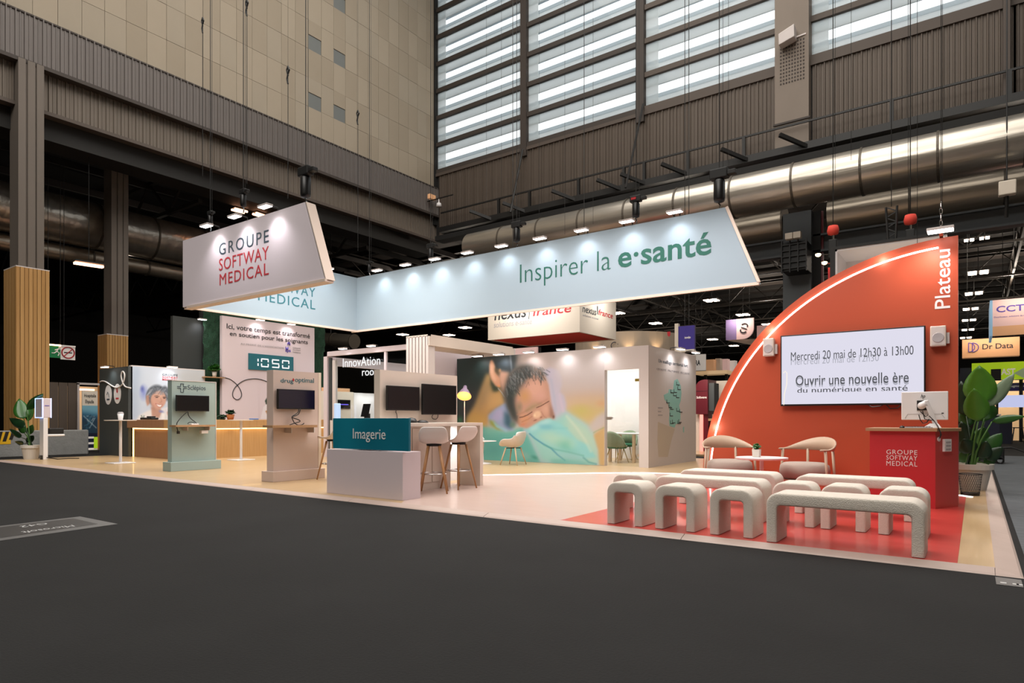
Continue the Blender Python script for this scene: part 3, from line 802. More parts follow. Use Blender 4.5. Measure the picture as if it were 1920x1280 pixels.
def TYb(s, Y, pa, pb, ytl, ybl, m, par, **k): return TY(s, Y, pa, pb, ytl, ybl, m, par, **k)
xa = onY(975, 0, 12).x; xb = onY(1145, 0, 12).x
zb = onY(980, 530, 12).z; zt = onY(980, 497, 12).z
text('Inspirer la', 'Y', 11.999, xa, xb, zb - .135, zt + .02, M['ink_green'], fs, weight=-.012)
text('e·santé', 'Y', 11.999, onY(1159, 0, 12).x, onY(1334, 0, 12).x, onY(1159, 503, 12).z, onY(1320, 436, 12).z, M['ink_green'], fs, weight=.016)

def arm_lamp(x, y, z, dx, dy, label, group, energy=26, aim=None, col=NEUT, tgt=.9, s=1.0, angle=2.3, lens='lamp_face'):
    """lamp on a short arm: (x,y,z) is where the arm meets the panel top, (dx,dy) the unit direction of the arm"""
    t = thing('arm_lamp', label, 'lamp', (x, y, z), 0, group)
    r = .27 * s
    ex, ey = x + dx * r, y + dy * r
    MB().tube([(x, y, z + .002), (x, y, z + .05), (x + dx * r * .5, y + dy * r * .5, z + .06), (ex, ey, z + .03)], .012, 6).build('arm', M['steel_dark'], t)
    hx, hy = (.15, .07) if abs(dy) > abs(dx) else (.07, .15)
    MB().box(ex - hx * s, ey - hy * s, z - .0, ex + hx * s, ey + hy * s, z + .035).build('head', M['white'], t, bevel=.006)
    MB().box(ex - hx * s * .9, ey - hy * s * .9, z - .008, ex + hx * s * .9, ey + hy * s * .9, z + .002).build('lens', M[lens], t)
    if energy:
        light('SPOT', (ex, ey, z - .02), (x, y, z - tgt), energy, col, .06, angle=angle, blend=.9)
    return t
ords = ['leftmost', 'second from left', 'third from left', 'fourth from left', 'middle', 'fourth from right', 'third from right', 'second from right', 'rightmost']
for i in range(9):
    arm_lamp(onY([707, 760, 815, 876, 940, 1012, 1090, 1175, 1265][i], 0, 11.73).x, 12.0, ZT, 0, -1, '%s arm lamp of the nine on the long pale blue sign' % ords[i], 'arm lamps along the long sign panel', 24, col=(.97, .98, 1), angle=2.0, tgt=.8)
for i in range(3):
    arm_lamp(onY([387, 440, 497][i], 0, 6.98).x, 7.25, ZT, 0, -1, '%s arm lamp of the three over the GROUPE SOFTWAY MEDICAL sign' % ['left', 'middle', 'right'][i], 'arm lamps over the short sign panel', 34, col=(1, .95, .97), angle=2.0, tgt=.8)
for i in range(3):
    arm_lamp(-14.0, 8.4 + 1.2 * i, ZT, 1, 0, '%s arm lamp hidden behind the short sign, lighting the linking panel' % ['near', 'middle', 'far'][i], 'arm lamps over the linking panel', 10, col=(.90, .96, 1))

def hoist(x, y, z, s, label, wide=False, red=False):
    t = thing('chain_hoist', label, 'hoist', (x, y, z), group='chain hoists carrying the sign')
    MB().lathe([(.02, -.02), (.09 * s, 0), (.10 * s, .05), (.10 * s, .36 * s), (.07 * s, .40 * s)], (x, y, z), 14).build('chain_bag', M['black'], t, smooth=True)
    MB().box(x - .16 * s, y - .08 * s, z + .40 * s, x + .16 * s, y + .08 * s, z + .58 * s).build('motor', M['heart'], t, bevel=.02)
    MB().box(x + .14 * s, y - .06 * s, z + .44 * s, x + .30 * s, y + .06 * s, z + .52 * s).build('clamp', M['steel_dark'], t, bevel=.01)
    MB().tube([(x, y, z - .14), (x + .02, y, z - .08), (x - .01, y, z - .03), (x, y, z)], .014, 6).build('hook', M['chrome'], t)
    if red: MB().box(x - .10 * s, y - .10 * s, z + .46 * s, x + .04 * s, y - .085 * s, z + .52 * s).build('label_plate', M['sign_red'], t)
    MB().tube([(x, y, z + .58 * s), (x, y, 27.1)], .008, 5).build('chain', M['steel_dark'], t)
    MB().tube([(x + .07, y, z + .58 * s), (x + .05, y, 27.1)], .004, 5).build('power_cable', M['black'], t)
    return t
hoist(-9.98, 7.35, 5.26, .95, 'black chain hoist above the right corner of the short sign')
hoist(-3.92, 12.1, 5.28, 1.05, 'black chain hoist above the right end of the long sign')
hoist(-5.62, 12.1, 5.30, .75, 'black chain hoist with red plate, second from the right end of the long sign', red=True)
hoist(-8.6, 12.1, 5.28, .8, 'black chain hoist near the middle of the long sign')
hoist(-11.3, 12.1, 5.26, .7, 'small black chain hoist over the left half of the long sign')
hoist(-13.6, 12.1, 5.26, .5, 'small black chain hoist over the inner corner of the sign')
hoist(-13.3, 7.38, 5.35, .5, 'small black chain hoist over the left end of the short sign')
hoist(-12.05, 7.38, 5.5, .6, 'black chain hoist over the middle of the short sign')
def cable(px, y0, y1, Y, label, hook=True, r=.008):
    a_, c_ = onY(px, y1, Y), onY(px, y0, Y)
    t = thing('hanging_cable', label, 'cable', a_, group='rigging cables')
    MB().tube([a_, c_], r, 5).build('wire_rope', M['steel_dark'], t)
    MB().tube([c_, (c_.x, c_.y, 27.1)], .003, 4).build('upper_wire', M['steel_dark'], t)
    if hook:
        MB().tube([c_ + Vector((0, 0, 0)), c_ + Vector((.05, 0, .08)), c_ + Vector((0, 0, .18)), c_ + Vector((-.05, 0, .1)), c_ + Vector((0, 0, -.05))], .022, 6).build('hook', M['heart'], t)
        MB().tube([c_ + Vector((0, 0, -.25)), c_ + Vector((-.04, 0, -.12)), c_ + Vector((0, 0, 0))], .02, 6).build('shackle', M['heart'], t)
    return t
for px, y0_, y1_, Y_, lb in [(380, 45, 330, 9.6, 'cable with a hook end at upper left, first from the left'), (463, 12, 345, 9.6, 'cable with a hook end high on the beige wall, second from the left'),
                             (540, 138, 372, 9.6, 'cable with a hook end in the middle of the beige wall'), (671, 218, 470, 13, 'cable with a hook end right of the slate squares')]:
    cable(px, y0_, y1_, Y_, lb)
for px, y1_, Y_, lb in [(912, 380, 18, 'thin wire before the first window bay'), (940, 360, 18, 'second thin wire before the first window bay'), (1011, 400, 18, 'thin wire just right of the first window pier'),
                        (1059, 440, 18, 'thin wire before the left half of the second window bay'), (1112, 420, 18, 'thin wire before the right half of the second window bay'),
                        (1366, 330, 16, 'thin wire above the right end of the long sign'), (1566, 340, 16, 'thin wire left of the middle of the fourth window bay'), (1596, 300, 16, 'second thin wire before the fourth window bay'),
                        (1703, 400, 15, 'thin wire carrying the orange hoist'), (1720, 480, 15, 'thin wire right of the orange hoist'), (1767, 400, 14, 'thin wire holding the lamp at the orange wall tip')]:
    cable(px, -40, y1_, Y_, lb, hook=False, r=.005)

# ================================================================== RECEPTION CORNER
dw = thing('charcoal_wall', 'charcoal stand wall with two white printed discs and a white looping line', 'wall panel', (-21.85, 9.07, PZ))
MB().box(-22.93, 9.02, PZ, -20.92, 9.14, 2.79).build('panel', M['charcoal'], dw)
for px, py, mk, pt_ in [(202, 740, 'ink_grey', 0), (219, 738, 'ink_red', 1)]:
    c_ = onY(px, py, 9.0); rx = .24; rz_ = .31
    o = MB().prism([(c_.x + rx * math.cos(a), 9.012, c_.z + rz_ * math.sin(a)) for a in [k * PI / 18 for k in range(36)]], (0, .01, 0)).build('printed_disc', M['white_ink'], dw)
    MB().prism([(c_.x - .09, 9.006, c_.z - .17), (c_.x + .10, 9.006, c_.z - .17), (c_.x + .10, 9.006, c_.z - .12), (c_.x - .09, 9.006, c_.z - .12)], (0, .006, 0)).build('print_bar', M[mk], dw)
    if pt_: MB().prism([(c_.x - .03, 9.006, c_.z + .2), (c_.x - .05, 9.006, c_.z + .06), (c_.x, 9.006, c_.z + .02), (c_.x + .05, 9.006, c_.z + .06), (c_.x + .0, 9.006, c_.z + .2)], (0, .006, 0)).build('print_drop', M['sign_red'], dw)
    else: MB().tube([(c_.x - .08, 9.006, c_.z + .0), (c_.x - .02, 9.006, c_.z + .09), (c_.x + .05, 9.006, c_.z + .02), (c_.x + .08, 9.006, c_.z - .08)], .008, 5).build('print_curl', M['ink_grey'], dw)
def curve_on(pts, fn, r, m, par, name='drawn_line', steps=6):
    P = [fn(x, y) for x, y in pts]; out = []
    for i in range(len(P) - 1):
        p0, p1, p2, p3 = P[max(i - 1, 0)], P[i], P[i + 1], P[min(i + 2, len(P) - 1)]
        for k in range(steps):
            t = k / steps
            out.append(.5 * ((2 * p1) + (p2 - p0) * t + (2 * p0 - 5 * p1 + 4 * p2 - p3) * t * t + (3 * p1 - p0 - 3 * p2 + p3) * t ** 3))
    out.append(P[-1])
    return MB().tube(out, r, 6).build(name, m, par, smooth=True)
Z = lambda px, py: (px / 5.817 + 180, py / 5.817 + 660)
pts = [(45, 325), (70, 315), (110, 325), (180, 370), (230, 385), (280, 360), (305, 310), (313, 250), (300, 215), (285, 215), (276, 260), (290, 325), (320, 375), (378, 392)]
curve_on([Z(*p) for p in pts], lambda x, y: onY(x, y, 9.0), .022, M['white_ink'], dw)
pw = thing('portrait_wall', 'pale grey stand wall printed with a smiling grey haired woman', 'wall panel', (-20.95, 10.2, PZ))
MB().box(-21.05, 9.10, PZ, -20.92, 11.42, 2.83).build('panel', M['white'], pw)
cv = Canvas(470, 430, (.76, .80, .86)); q = 1 / 3
K = dict(sc=q)
cv.poly([(380, 140), (480, 150), (440, 760), (380, 760)], '#9fb0c6', 14, .8, q); cv.poly([(870, 150), (1200, 170), (1200, 760), (820, 760)], '#b9bcc0', 20, 1, q)
cv.blob(520, 440, 60, 110, '#7a88c8', .8, soft=.9, sc=q); cv.blob(505, 400, 30, 50, '#4f5aa8', .8, soft=.9, sc=q)
cv.poly([(430, 760), (470, 690), (560, 640), (640, 620), (740, 650), (830, 700), (840, 760)], '#dedbda', 3, 1, q)
cv.poly([(600, 600), (610, 700), (690, 720), (720, 640), (700, 600)], '#b98f7f', 2, 1, q)
cv.blob(660, 470, 118, 128, '#4d545e', 1, ang=10, soft=.25, sc=q)
cv.blob(600, 470, 62, 95, '#565d68', 1, ang=15, soft=.3, sc=q); cv.blob(760, 450, 50, 95, '#5d646f', 1, ang=-10, soft=.3, sc=q)
for k in range(46):
    a = random.uniform(PI * .95, PI * 2.1); r = random.uniform(60, 118)
    x, y = 670 + r * math.cos(a), 465 + r * math.sin(a)
    cv.line([(x, y), (x + random.uniform(-35, 35), y + random.uniform(-6, 40))], 5, random.choice(['#8d949e', '#aab0b8', '#3a4048', '#737a85']), .8, sc=q)
cv.poly([(575, 460), (585, 560), (560, 590), (545, 540), (548, 470)], '#b08776', 2, 1, q)
cv.blob(680, 520, 92, 108, '#c79a88', 1, ang=12, soft=.18, sc=q); cv.blob(700, 470, 60, 60, '#d6ab98', .8, soft=.8, sc=q)
cv.blob(640, 560, 45, 50, '#cf9d8a', .6, soft=.9, sc=q); cv.poly([(590, 500), (600, 600), (650, 650), (640, 600), (610, 560)], '#a27463', 4, .6, q)
for k in range(24):
    x = random.uniform(590, 770); cv.line([(x, 385 + abs(x - 690) * .2), (x - random.uniform(20, 70), 450 + abs(x - 690) * .25)], 6, random.choice(['#7c838e', '#5a616c', '#a0a6af']), .75, sc=q)
cv.line([(640, 480), (665, 474), (690, 484)], 7, '#4a3a38', .8, sc=q); cv.line([(728, 490), (750, 486), (768, 494)], 7, '#4a3a38', .8, sc=q)
cv.blob(664, 492, 18, 9, '#3d2f30', .9, sc=q); cv.blob(745, 500, 16, 9, '#3d2f30', .9, sc=q)
cv.line([(705, 500), (718, 540), (695, 548)], 5, '#a36f5e', .8, sc=q)
cv.poly([(650, 562), (690, 575), (722, 570), (705, 598), (675, 592)], '#f2ece8', 1, 1, q); cv.line([(648, 560), (690, 572), (724, 568)], 4, '#9a4f4c', .9, sc=q); cv.line([(652, 566), (680, 596), (706, 600), (722, 574)], 5, '#b0605a', .9, sc=q)
cv.poly([(680, 640), (760, 620), (830, 590), (830, 620), (770, 650), (700, 660)], '#7d83b8', 2, .9, q)
cv.poly([(700, 620), (780, 600), (830, 585), (835, 760), (780, 700), (740, 650)], '#e4dfe0', 2, .9, q); cv.poly([(770, 650), (830, 640), (830, 690), (780, 690)], '#c59384', 2, .8, q)
cv.poly([(720, 670), (750, 670), (750, 730), (715, 730)], '#eee9e6', 1, 1, q)
def col_port(pts):
    d = -_s * pts[:, 0] + _c * pts[:, 1]; r = _c * pts[:, 0] + _s * pts[:, 1]
    x = (CXP + FPX * r / d - 180) * 5.817 / 3; y = (HYP - FPX * (pts[:, 2] - CZ) / d - 660) * 5.817 / 3
    return cv.sample(x, y)
M['print'] = vcol_mat('printed_fabric')
print_mesh('portrait_print', M['print'], (-20.915, 9.14, .9), (0, 2.25, 0), (0, 0, 1.90), 130, 110, col_port, pw)
for s_, ya, yb, mk in (('GROUPE', 700, 704, 'ink_grey'), ('SOFTWAY', 705, 708.5, 'ink_red'), ('MEDICAL', 709.5, 713, 'ink_red')):
    TX(s_, -20.91, 304.5, 333, ya, yb, M[mk], pw, weight=.01, spacing=1.2)
mw = thing('moss_wall', 'dark green planted moss wall behind the reception counter', 'green wall', (-21.3, 14, PZ))
MB().box(-21.35, 10.5, PZ, -21.2, 11.45, 4.55).build('dark_return', mat('near_black_panel', '#242827', .6), mw)
g = []
for j in range(40):
    row = []
    for i in range(60):
        y = 11.45 + 5.0 * i / 59; z = PZ + 4.85 * j / 39
        row.append((-21.10 + random.uniform(-.03, .05), y, z))
    g.append(row)
MB().grid(g).build('moss_face', M['moss'], mw, smooth=True)
MB().box(-21.35, 11.45, PZ, -21.2, 16.45, 4.9).build('backing', M['near_black'], mw)
ip = thing('counter_wall', 'tall pale pink stand wall with donation counter 1050 behind the reception', 'wall panel', (-20.95, 13.9, PZ))
MB().box(-21.02, 12.0, PZ, -20.88, 15.78, 4.72).build('panel', mat('pale_pink_panel', '#d8c8cc', .6), ip)
V = lambda x, y: (x / 3.556 + 300, y / 3.556 + 560)
XI = -20.875
TX('Ici, votre temps est transformé', XI, 425, 581, 606, 618.5, M['ink_black'], ip, weight=.006)
TX('en soutien pour les soignants', XI, 430.8, 577, 620.5, 631.5, M['ink_black'], ip, weight=.006)
TX("AU PROFIT DE L'ASSOCIATION", XI, 451.3, 532, 642.2, 645.8, M['ink_pale'], ip, spacing=1.25)
TX('sps', XI, 535, 545, 654.5, 661, M['ink_purple'], ip, weight=.02)
for k in range(3): TX(['Solidarité', 'des Soignants', 'Solidaires'][k][:10], XI, 549, 563.5, 650 + 4 * k, 652.8 + 4 * k, M['ink_pale'], ip)
for sx in (-1, 1):
    c_ = onX(539.5, 648.5, XI); pts_ = [(XI + .004, c_.y + sx * (.04 + .05 * math.cos(a)), c_.z + sx * .02 + .10 * math.sin(a)) for a in [PI / 2 * sx + k * PI / 8 for k in range(-4, 5)]]
    MB().tube(pts_, [.008, .02, .03, .034, .034, .03, .025, .015, .006], 6).build('logo_swirl', M['ink_purple'], ip)
a_, c_ = onX(465.4, 661.8, XI), onX(549.4, 695.5, XI)
zb_ = onX(465.4, 692.2, XI).z
MB().box(XI, a_.y, zb_, XI + .03, c_.y, a_.z).build('counter_display', M['ink_teal'], ip)
def seg7(ch, y0, z0, wd, h, par):
    on = {'1': 'bc', '0': 'abcdef', '5': 'afgcd'}[ch]; t_ = .045; X = XI + .032; g_ = .03
    S_ = {'a': (0, h - t_, wd, h), 'd': (0, 0, wd, t_), 'g': (0, h / 2 - t_ / 2, wd, h / 2 + t_ / 2), 'f': (0, h / 2 + g_, t_, h - g_), 'e': (0, g_, t_, h / 2 - g_), 'b': (wd - t_, h / 2 + g_, wd, h - g_), 'c': (wd - t_, g_, wd, h / 2 - g_)}
    mb = MB()
    for k in on: ya, za, yb, zb2 = S_[k]; mb.box(X, y0 + ya + (.012 if k in 'adg' else 0), z0 + za, X + .006, y0 + yb - (.012 if k in 'adg' else 0), z0 + zb2)
    mb.build('digit', M['digit'], par)
hh = a_.z - zb_; L = c_.y - a_.y
for ch, u in (('1', .04), ('0', .26), ('5', .50), ('0', .73)): seg7(ch, a_.y + u * L, zb_ + .2 * hh, .17 * L, .55 * hh, ip)
curve_on([V(*p) for p in [(418, 522), (470, 538), (515, 575), (541, 620), (540, 655), (515, 672), (488, 655), (486, 620), (510, 580), (560, 545), (620, 533), (680, 540), (760, 572)]], lambda x, y: onX(x, y, XI + .004), .014, M['ink_black'], ip)
# printed carer at the right edge of that wall
cv2 = Canvas(300, 300, (.847, .784, .80)); q2 = 1.0
def Vc(P): return [((x - 600) * 1.5, (y - 530) * 1.0) for x, y in P]
cv2.poly(Vc([(735, 540), (762, 540), (762, 758), (735, 758)]), '#2f7f8a', 0, 1, 1)
cv2.poly(Vc([(735, 650), (715, 655), (700, 680), (705, 700), (725, 720), (738, 735)]), '#1f3527', 2, 1, 1)
cv2.poly(Vc([(722, 700), (736, 705), (736, 745), (728, 730)]), '#b08560', 1, 1, 1)
cv2.poly(Vc([(690, 720), (715, 700), (735, 760), (735, 800), (670, 800), (680, 760)]), '#e2dadd', 2, 1, 1)
cv2.poly(Vc([(702, 748), (715, 742), (738, 775), (735, 788), (715, 772)]), '#b8864f', 1, 1, 1)
def col_carer(pts):
    d = -_s * pts[:, 0] + _c * pts[:, 1]; r = _c * pts[:, 0] + _s * pts[:, 1]
    x = ((CXP + FPX * r / d - 300) * 3.556 - 600) * 1.5; y = ((HYP - FPX * (pts[:, 2] - CZ) / d - 560) * 3.556 - 530)
    return cv2.sample(x, y)
yA, yB = onX(486, 0, XI).y, 15.76
print_mesh('carer_print', M['print'], (XI + .003, yA, 1.1), (0, yB - yA, 0), (0, 0, 1.35), 80, 70, col_carer, ip)
for px, Xw, lb in [(372, -21.2, 'small lamp on the dark return left of the pink counter wall')]:
    c_ = onX(px, 600, Xw); arm_lamp(Xw, c_.y, 4.50, 1, 0, lb, None, 20, col=(.95, .93, 1), s=.9)
for px, lb in [(480, 'left arm lamp on top of the pink counter wall'), (538, 'right arm lamp on top of the pink counter wall')]:
    c_ = onX(px, 600, -20.9); arm_lamp(-20.9, c_.y, 4.70, 1, 0, lb, 'lamps of the pink counter wall', 26, col=(1, .93, .95))
c_ = onX(315, 690, -20.95); arm_lamp(-20.95, c_.y, 2.82, 1, 0, 'arm lamp above the woman portrait', None, 14, col=NEUT)
arm_lamp(-21.95, 9.05, 2.79, 0, -1, 'arm lamp above the charcoal wall with white discs', None, 16, col=(.82, .95, .98))
# reception counter
rc = thing('reception_counter', 'long L shaped reception counter of vertical oak slats with warm light line', 'counter', (-18.5, 11, PZ))
MB().box(-20.86, 9.16, PZ, -18.58, 9.7, .90).build('front_body', M['oak_brown'], rc)
MB().box(-18.58, 9.16, PZ, -17.96, 16.2, .90).build('side_body', M['oak'], rc)
MB().box(-20.91, 8.98, .92, -18.65, 9.75, 1.165).build('top_band', M['oak_brown'], rc, bevel=.01)
MB().box(-18.65, 8.98, .92, -17.855, 16.2, 1.166).build('top_band', M['oak'], rc, bevel=.01)
MB().box(-20.86, 9.12, .885, -17.95, 9.155, .915).box(-17.955, 9.12, .885, -17.92, 16.1, .915).box(-20.90, 9.15, PZ, -20.86, 9.19, .9).build('light_line', M['led_warm'], rc)
for y in np.arange(9.8, 16, 1.6): light('AREA', (-17.85, float(y), .88), (-17.93, float(y), 0), 1.2, (1, .8, .5), 1.4, .03, name='counter_led')
light('AREA', (-19.5, 8.99, .88), (-19.5, 9.06, 0), 1.5, (1, .8, .5), 2.4, .03, name='counter_led')
sc_ = thing('payment_terminal', 'flat black device lying on the reception counter left of the sage totem', 'device', (-18.9, 9.3, 1.166))
a_ = onY(281, 783, 9.3)
MB().box(a_.x - .42, 9.2, 1.166, a_.x + .30, 9.42, 1.23).build('body', M['black'], sc_, bevel=.02)
MB().box(a_.x - .1, 9.25, 1.23, a_.x + .2, 9.38, 1.27).build('keypad', M['heart'], sc_, bevel=.01)
def pot_plant(name, label, x, y, z, r, h, m, n, lr, lm, spread=.2, up=.25, seed=1, cat='plant', square=False, group=None):
    rnd = random.Random(seed); t = thing(name, label, cat, (x, y, z), 0, group)
    if square: MB().hexa([(x - r * .9, y - r * .9, z), (x + r * .9, y - r * .9, z), (x + r * .9, y + r * .9, z), (x - r * .9, y + r * .9, z)], [(x - r, y - r, z + h), (x + r, y - r, z + h), (x + r, y + r, z + h), (x - r, y + r, z + h)]).build('pot', m, t, bevel=.004)
    else: MB().lathe([(r * .7, 0), (r, h), (r * .88, h), (r * .82, h * .9), (.001, h * .9)], (x, y, z), 20).build('pot', m, t, smooth=True)
    f = MB()
    for k in range(n):
        a = rnd.uniform(0, 2 * PI); e = rnd.uniform(.2, 1.3); L_ = rnd.uniform(.5, 1) * up
        tip = Vector((x + math.cos(a) * math.cos(e) * (spread + L_ * .4), y + math.sin(a) * math.cos(e) * (spread + L_ * .4), z + h + math.sin(e) * L_))
        b0 = Vector((x + rnd.uniform(-r, r) * .3, y + rnd.uniform(-r, r) * .3, z + h * .9))
        d_ = (tip - b0); s_ = d_.cross(Vector((0, 0, 1))).normalized() * lr; m_ = b0 + d_ * .7 + Vector((0, 0, .02))
        f.add([b0, m_ + s_, tip, m_ - s_, m_ + Vector((0, 0, lr * .4))], [(0, 1, 4), (1, 2, 4), (2, 3, 4), (3, 0, 4)])
    f.build('foliage', lm, t)
    return t
c_ = onX(397, 706, -20.75)
sh = tag(MB().box(-21.0, onX(382, 706, -20.8).y, c_.z - .03, -20.72, 12.02, c_.z).build('wall_shelf', M['oak_top']), 'small oak shelf left of the pink counter wall', 'shelf')
pot_plant('trailing_plant', 'bushy green plant in a white pot on the small oak shelf', -20.78, onX(402, 700, -20.78).y, c_.z, .08, .18, M['pot'], 90, .06, M['leaf'], .16, .3, 3)
c_ = onX(433, 783, -19.0)
pot_plant('potted_fern', 'dark green plant in a terracotta pot behind the reception counter', -18.3, onX(432, 783, -18.3).y, 1.166, .12, .16, M['terra'], 60, .05, M['leaf_dark'], .12, .18, 5)
pot_plant('low_plant', 'low dark plant on the counter left of the terracotta pot', -18.45, onX(417, 783, -18.45).y, 1.166, .1, .05, M['leaf_dark'], 60, .05, M['leaf_dark'], .16, .12, 8)
c_ = onX(476, 783, -18.2)
bo = thing('blue_box', 'small blue box lying on the reception counter', 'box', (-18.2, c_.y, 1.166))
MB().box(-18.3, c_.y - .1, 1.166, -18.1, c_.y + .1, 1.2).build('body', mat('blue_card', '#2f6fc4', .5), bo, bevel=.004)

def bistro(x, y, rt, label, zt=1.17):
    t = thing('bistro_table', label, 'table', (x, y, PZ), 0, 'white standing tables')
    MB().lathe([(rt - .02, 0), (rt, .01), (rt, .022), (.001, .024)], (x, y, zt - .03), 36).build('tabletop', M['pure'], t, smooth=False)
    MB().tube([(x, y, PZ), (x, y, zt - .03)], .035, 14).build('column', M['pure'], t, smooth=True)
    MB().box(x - .27, y - .27, PZ, x + .27, y + .27, PZ + .02).build('base_plate', M['pure'], t, bevel=.012)
c1 = G(226, 868); bistro(c1.x, c1.y, .37, 'white standing table left of the sage totem')
c2 = G(452, 862); bistro(c2.x, c2.y, .33, 'white standing table between the sage and blush totems')
cp = thing('paper_cup', 'white planter cup on the left standing table', 'cup', (c1.x, c1.y, 1.164))
MB().lathe([(.05, 0), (.075, .16), (.07, .16), (.05, .02), (.001, .02)], (c1.x, c1.y, 1.165), 20).build('cup', M['pure'], cp, smooth=True)
MB().lathe([(.065, .13), (.07, .19), (.04, .205), (.001, .205)], (c1.x, c1.y, 1.165), 16).build('filling', M['ink_pale'], cp, smooth=True)
gl_ = thing('drinking_glass', 'clear drinking glass on the reception counter behind the left table', 'glass', (-20.5, 9.25, 1.166))
MB().lathe([(.05, 0), (.055, .14), (.05, .14), (.045, .01), (.001, .01)], (-20.5, 9.25, 1.166), 16).build('tumbler', M['glass'], gl_, smooth=True)

# ================================================================== LEFT EDGE OBJECTS
kx, ky = -21.30, 6.93
ks = thing('sanitiser_kiosk', 'white kiosk on a slim post with glowing blue edges at the left platform corner', 'kiosk', (kx, ky, PZ))
zt_, zb2 = onX(71, 746, kx).z, onX(71, 783, kx).z
MB().box(kx - .55, ky, zb2, kx, ky + .21, zt_).build('housing', M['lilac'], ks, bevel=.015)
MB().box(kx - .56, ky - .006, zb2, kx - .54, ky + .02, zt_).box(kx - .01, ky - .008, zb2, kx + .008, ky + .012, zt_).box(kx - .005, ky + .2, zb2, kx + .008, ky + .216, zt_).box(kx - .55, ky - .008, zt_ - .012, kx, ky + .01, zt_ + .004).box(kx - .55, ky - .008, zb2 - .004, kx, ky + .01, zb2 + .012).build('light_edge', M['blue_led'], ks)
MB().box(kx, ky + .05, zt_ - .22, kx + .006, ky + .16, zt_ - .2).build('slot', M['ink_purple'], ks)
MB().box(kx - .28, ky + .02, PZ, kx, ky + .13, zb2).build('post', M['pure'], ks, bevel=.006)
MB().box(kx - .2, ky + .0, PZ, kx - .05, ky + .03, PZ + .12).build('socket', M['black'], ks)
zs = onX(80, 818, kx).z
MB().box(kx - .4, ky + .1, zs, kx, ky + .55, zs + .06).build('shelf', M['pure'], ks, bevel=.02)
pr = thing('small_printer', 'small black printer on the kiosk shelf', 'printer', (kx - .15, ky + .32, zs + .06))
MB().box(kx - .38, ky + .16, zs + .062, kx - .02, ky + .53, zs + .23).build('body', M['black'], pr, bevel=.015)
MB().box(kx - .02, ky + .2, zs + .1, kx - .012, ky + .5, zs + .19).build('front_plate', M['heart'], pr)
MB().tube([(kx, ky + .1, PZ + .06), (kx + .2, ky + .3, PZ + .01), (kx + .1, ky + .6, PZ + .01), (kx + .3, ky + .8, PZ + .01)], .012, 6).build('power_cable', M['black'], ks)

def leaf(P0, P1, width, m, par, droop=.08, fold=.15, side=None, nseg=8, tipw=1.0, name='leaf'):
    P0 = Vector(P0); P1 = Vector(P1); d = P1 - P0; L_ = d.length; t = d.normalized()
    sd = Vector(side).normalized() if side is not None else t.cross(Vector((0, 0, 1))).normalized()
    if sd.length < .1: sd = Vector((1, 0, 0))
    nr = sd.cross(t).normalized(); rows = []
    for i in range(nseg + 1):
        u = i / nseg; wv = width / 2 * (math.sin(PI * min(1, u * 1.0) ** .75)) ** .8 + .002
        c_ = P0 + d * u + nr * (-droop * L_ * (u ** 2) + .0)
        rows.append([c_ + sd * (wv * k) + nr * (abs(k) * wv * fold) for k in (-1, -.5, 0, .5, 1)])
    o = MB().grid(rows).build(name, m, par, smooth=True, solid=.004)
    return o
def big_plant(name, label, cx_, cy_, r, h, leaves, Yp, pot_m='pot', square=False):
    t = thing(name, label, 'plant', (cx_, cy_, PZ))
    if square:
        b4 = lambda rr, z: [(cx_ - rr, cy_ - rr, z), (cx_ + rr, cy_ - rr, z), (cx_ + rr, cy_ + rr, z), (cx_ - rr, cy_ + rr, z)]
        MB().hexa(b4(r * .72, PZ), b4(r * .9, PZ + h * .8)).build('pot', M[pot_m], t, bevel=.02)
        MB().hexa(b4(r * .98, PZ + h * .8), b4(r * 1.02, PZ + h)).build('pot_rim', M[pot_m], t, bevel=.015)
    else:
        MB().lathe([(r * .68, 0), (r * .9, h * .8)], (cx_, cy_, PZ), 28).build('pot', M[pot_m], t, smooth=False)
        MB().lathe([(r * .9, h * .8), (r, h * .8), (r, h), (r * .88, h), (r * .86, h * .93), (.001, h * .93)], (cx_, cy_, PZ), 28, caps=False).build('pot_rim', M[pot_m], t)
    MB().lathe([(r * .85, 0), (.001, .01)], (cx_, cy_, PZ + h * .9), 16, caps=False).build('soil', M['soil'], t)
    for (x0_, y0_, x1_, y1_, wpx, mk, dY) in leaves:
        d_ = -_s * cx_ + _c * cy_
        a_, b_ = onY(x0_, y0_, cy_ + dY), onY(x1_, y1_, cy_ + dY * 1.6)
        base = Vector((cx_ + random.uniform(-.06, .06), cy_ + random.uniform(-.06, .06), PZ + h * .92))
        mid = base.lerp(a_, .5) + Vector((0, 0, .06))
        st_ = MB().tube([base, mid, a_], [.018, .014, .009], 7).build('stem', M['stem' if mk != 'leaf_dark' else 'leaf_dark'], t, smooth=True)
        vd = Vector((a_.x, a_.y, 0)).normalized()       # leaf blades roughly face the aisle
        sd = (b_ - a_).normalized().cross(vd)
        if sd.length < .2: sd = Vector((_c, _s, 0))
        leaf(a_, b_, wpx * d_ / FPX, M[mk], t, .05, .18, sd)
    return t
big_plant('bird_of_paradise_plant', 'broad leaved potted plant in a round white pot at the left platform corner', -21.95, 6.86, .25, .40, [
    (44, 785, 36, 748, 26, 'leaf', 0), (50, 768, 84, 735, 16, 'leaf', .1), (46, 800, 20, 785, 17, 'leaf_dark', -.1), (52, 815, 62, 795, 12, 'leaf', .1),
    (40, 820, 20, 805, 10, 'leaf_dark', -.05), (50, 830, 64, 815, 12, 'leaf_dark', .1), (44, 832, 30, 828, 9, 'leaf_dark', 0), (52, 790, 60, 750, 13, 'leaf', .15), (46, 812, 36, 793, 12, 'leaf', .0)], 6.86)
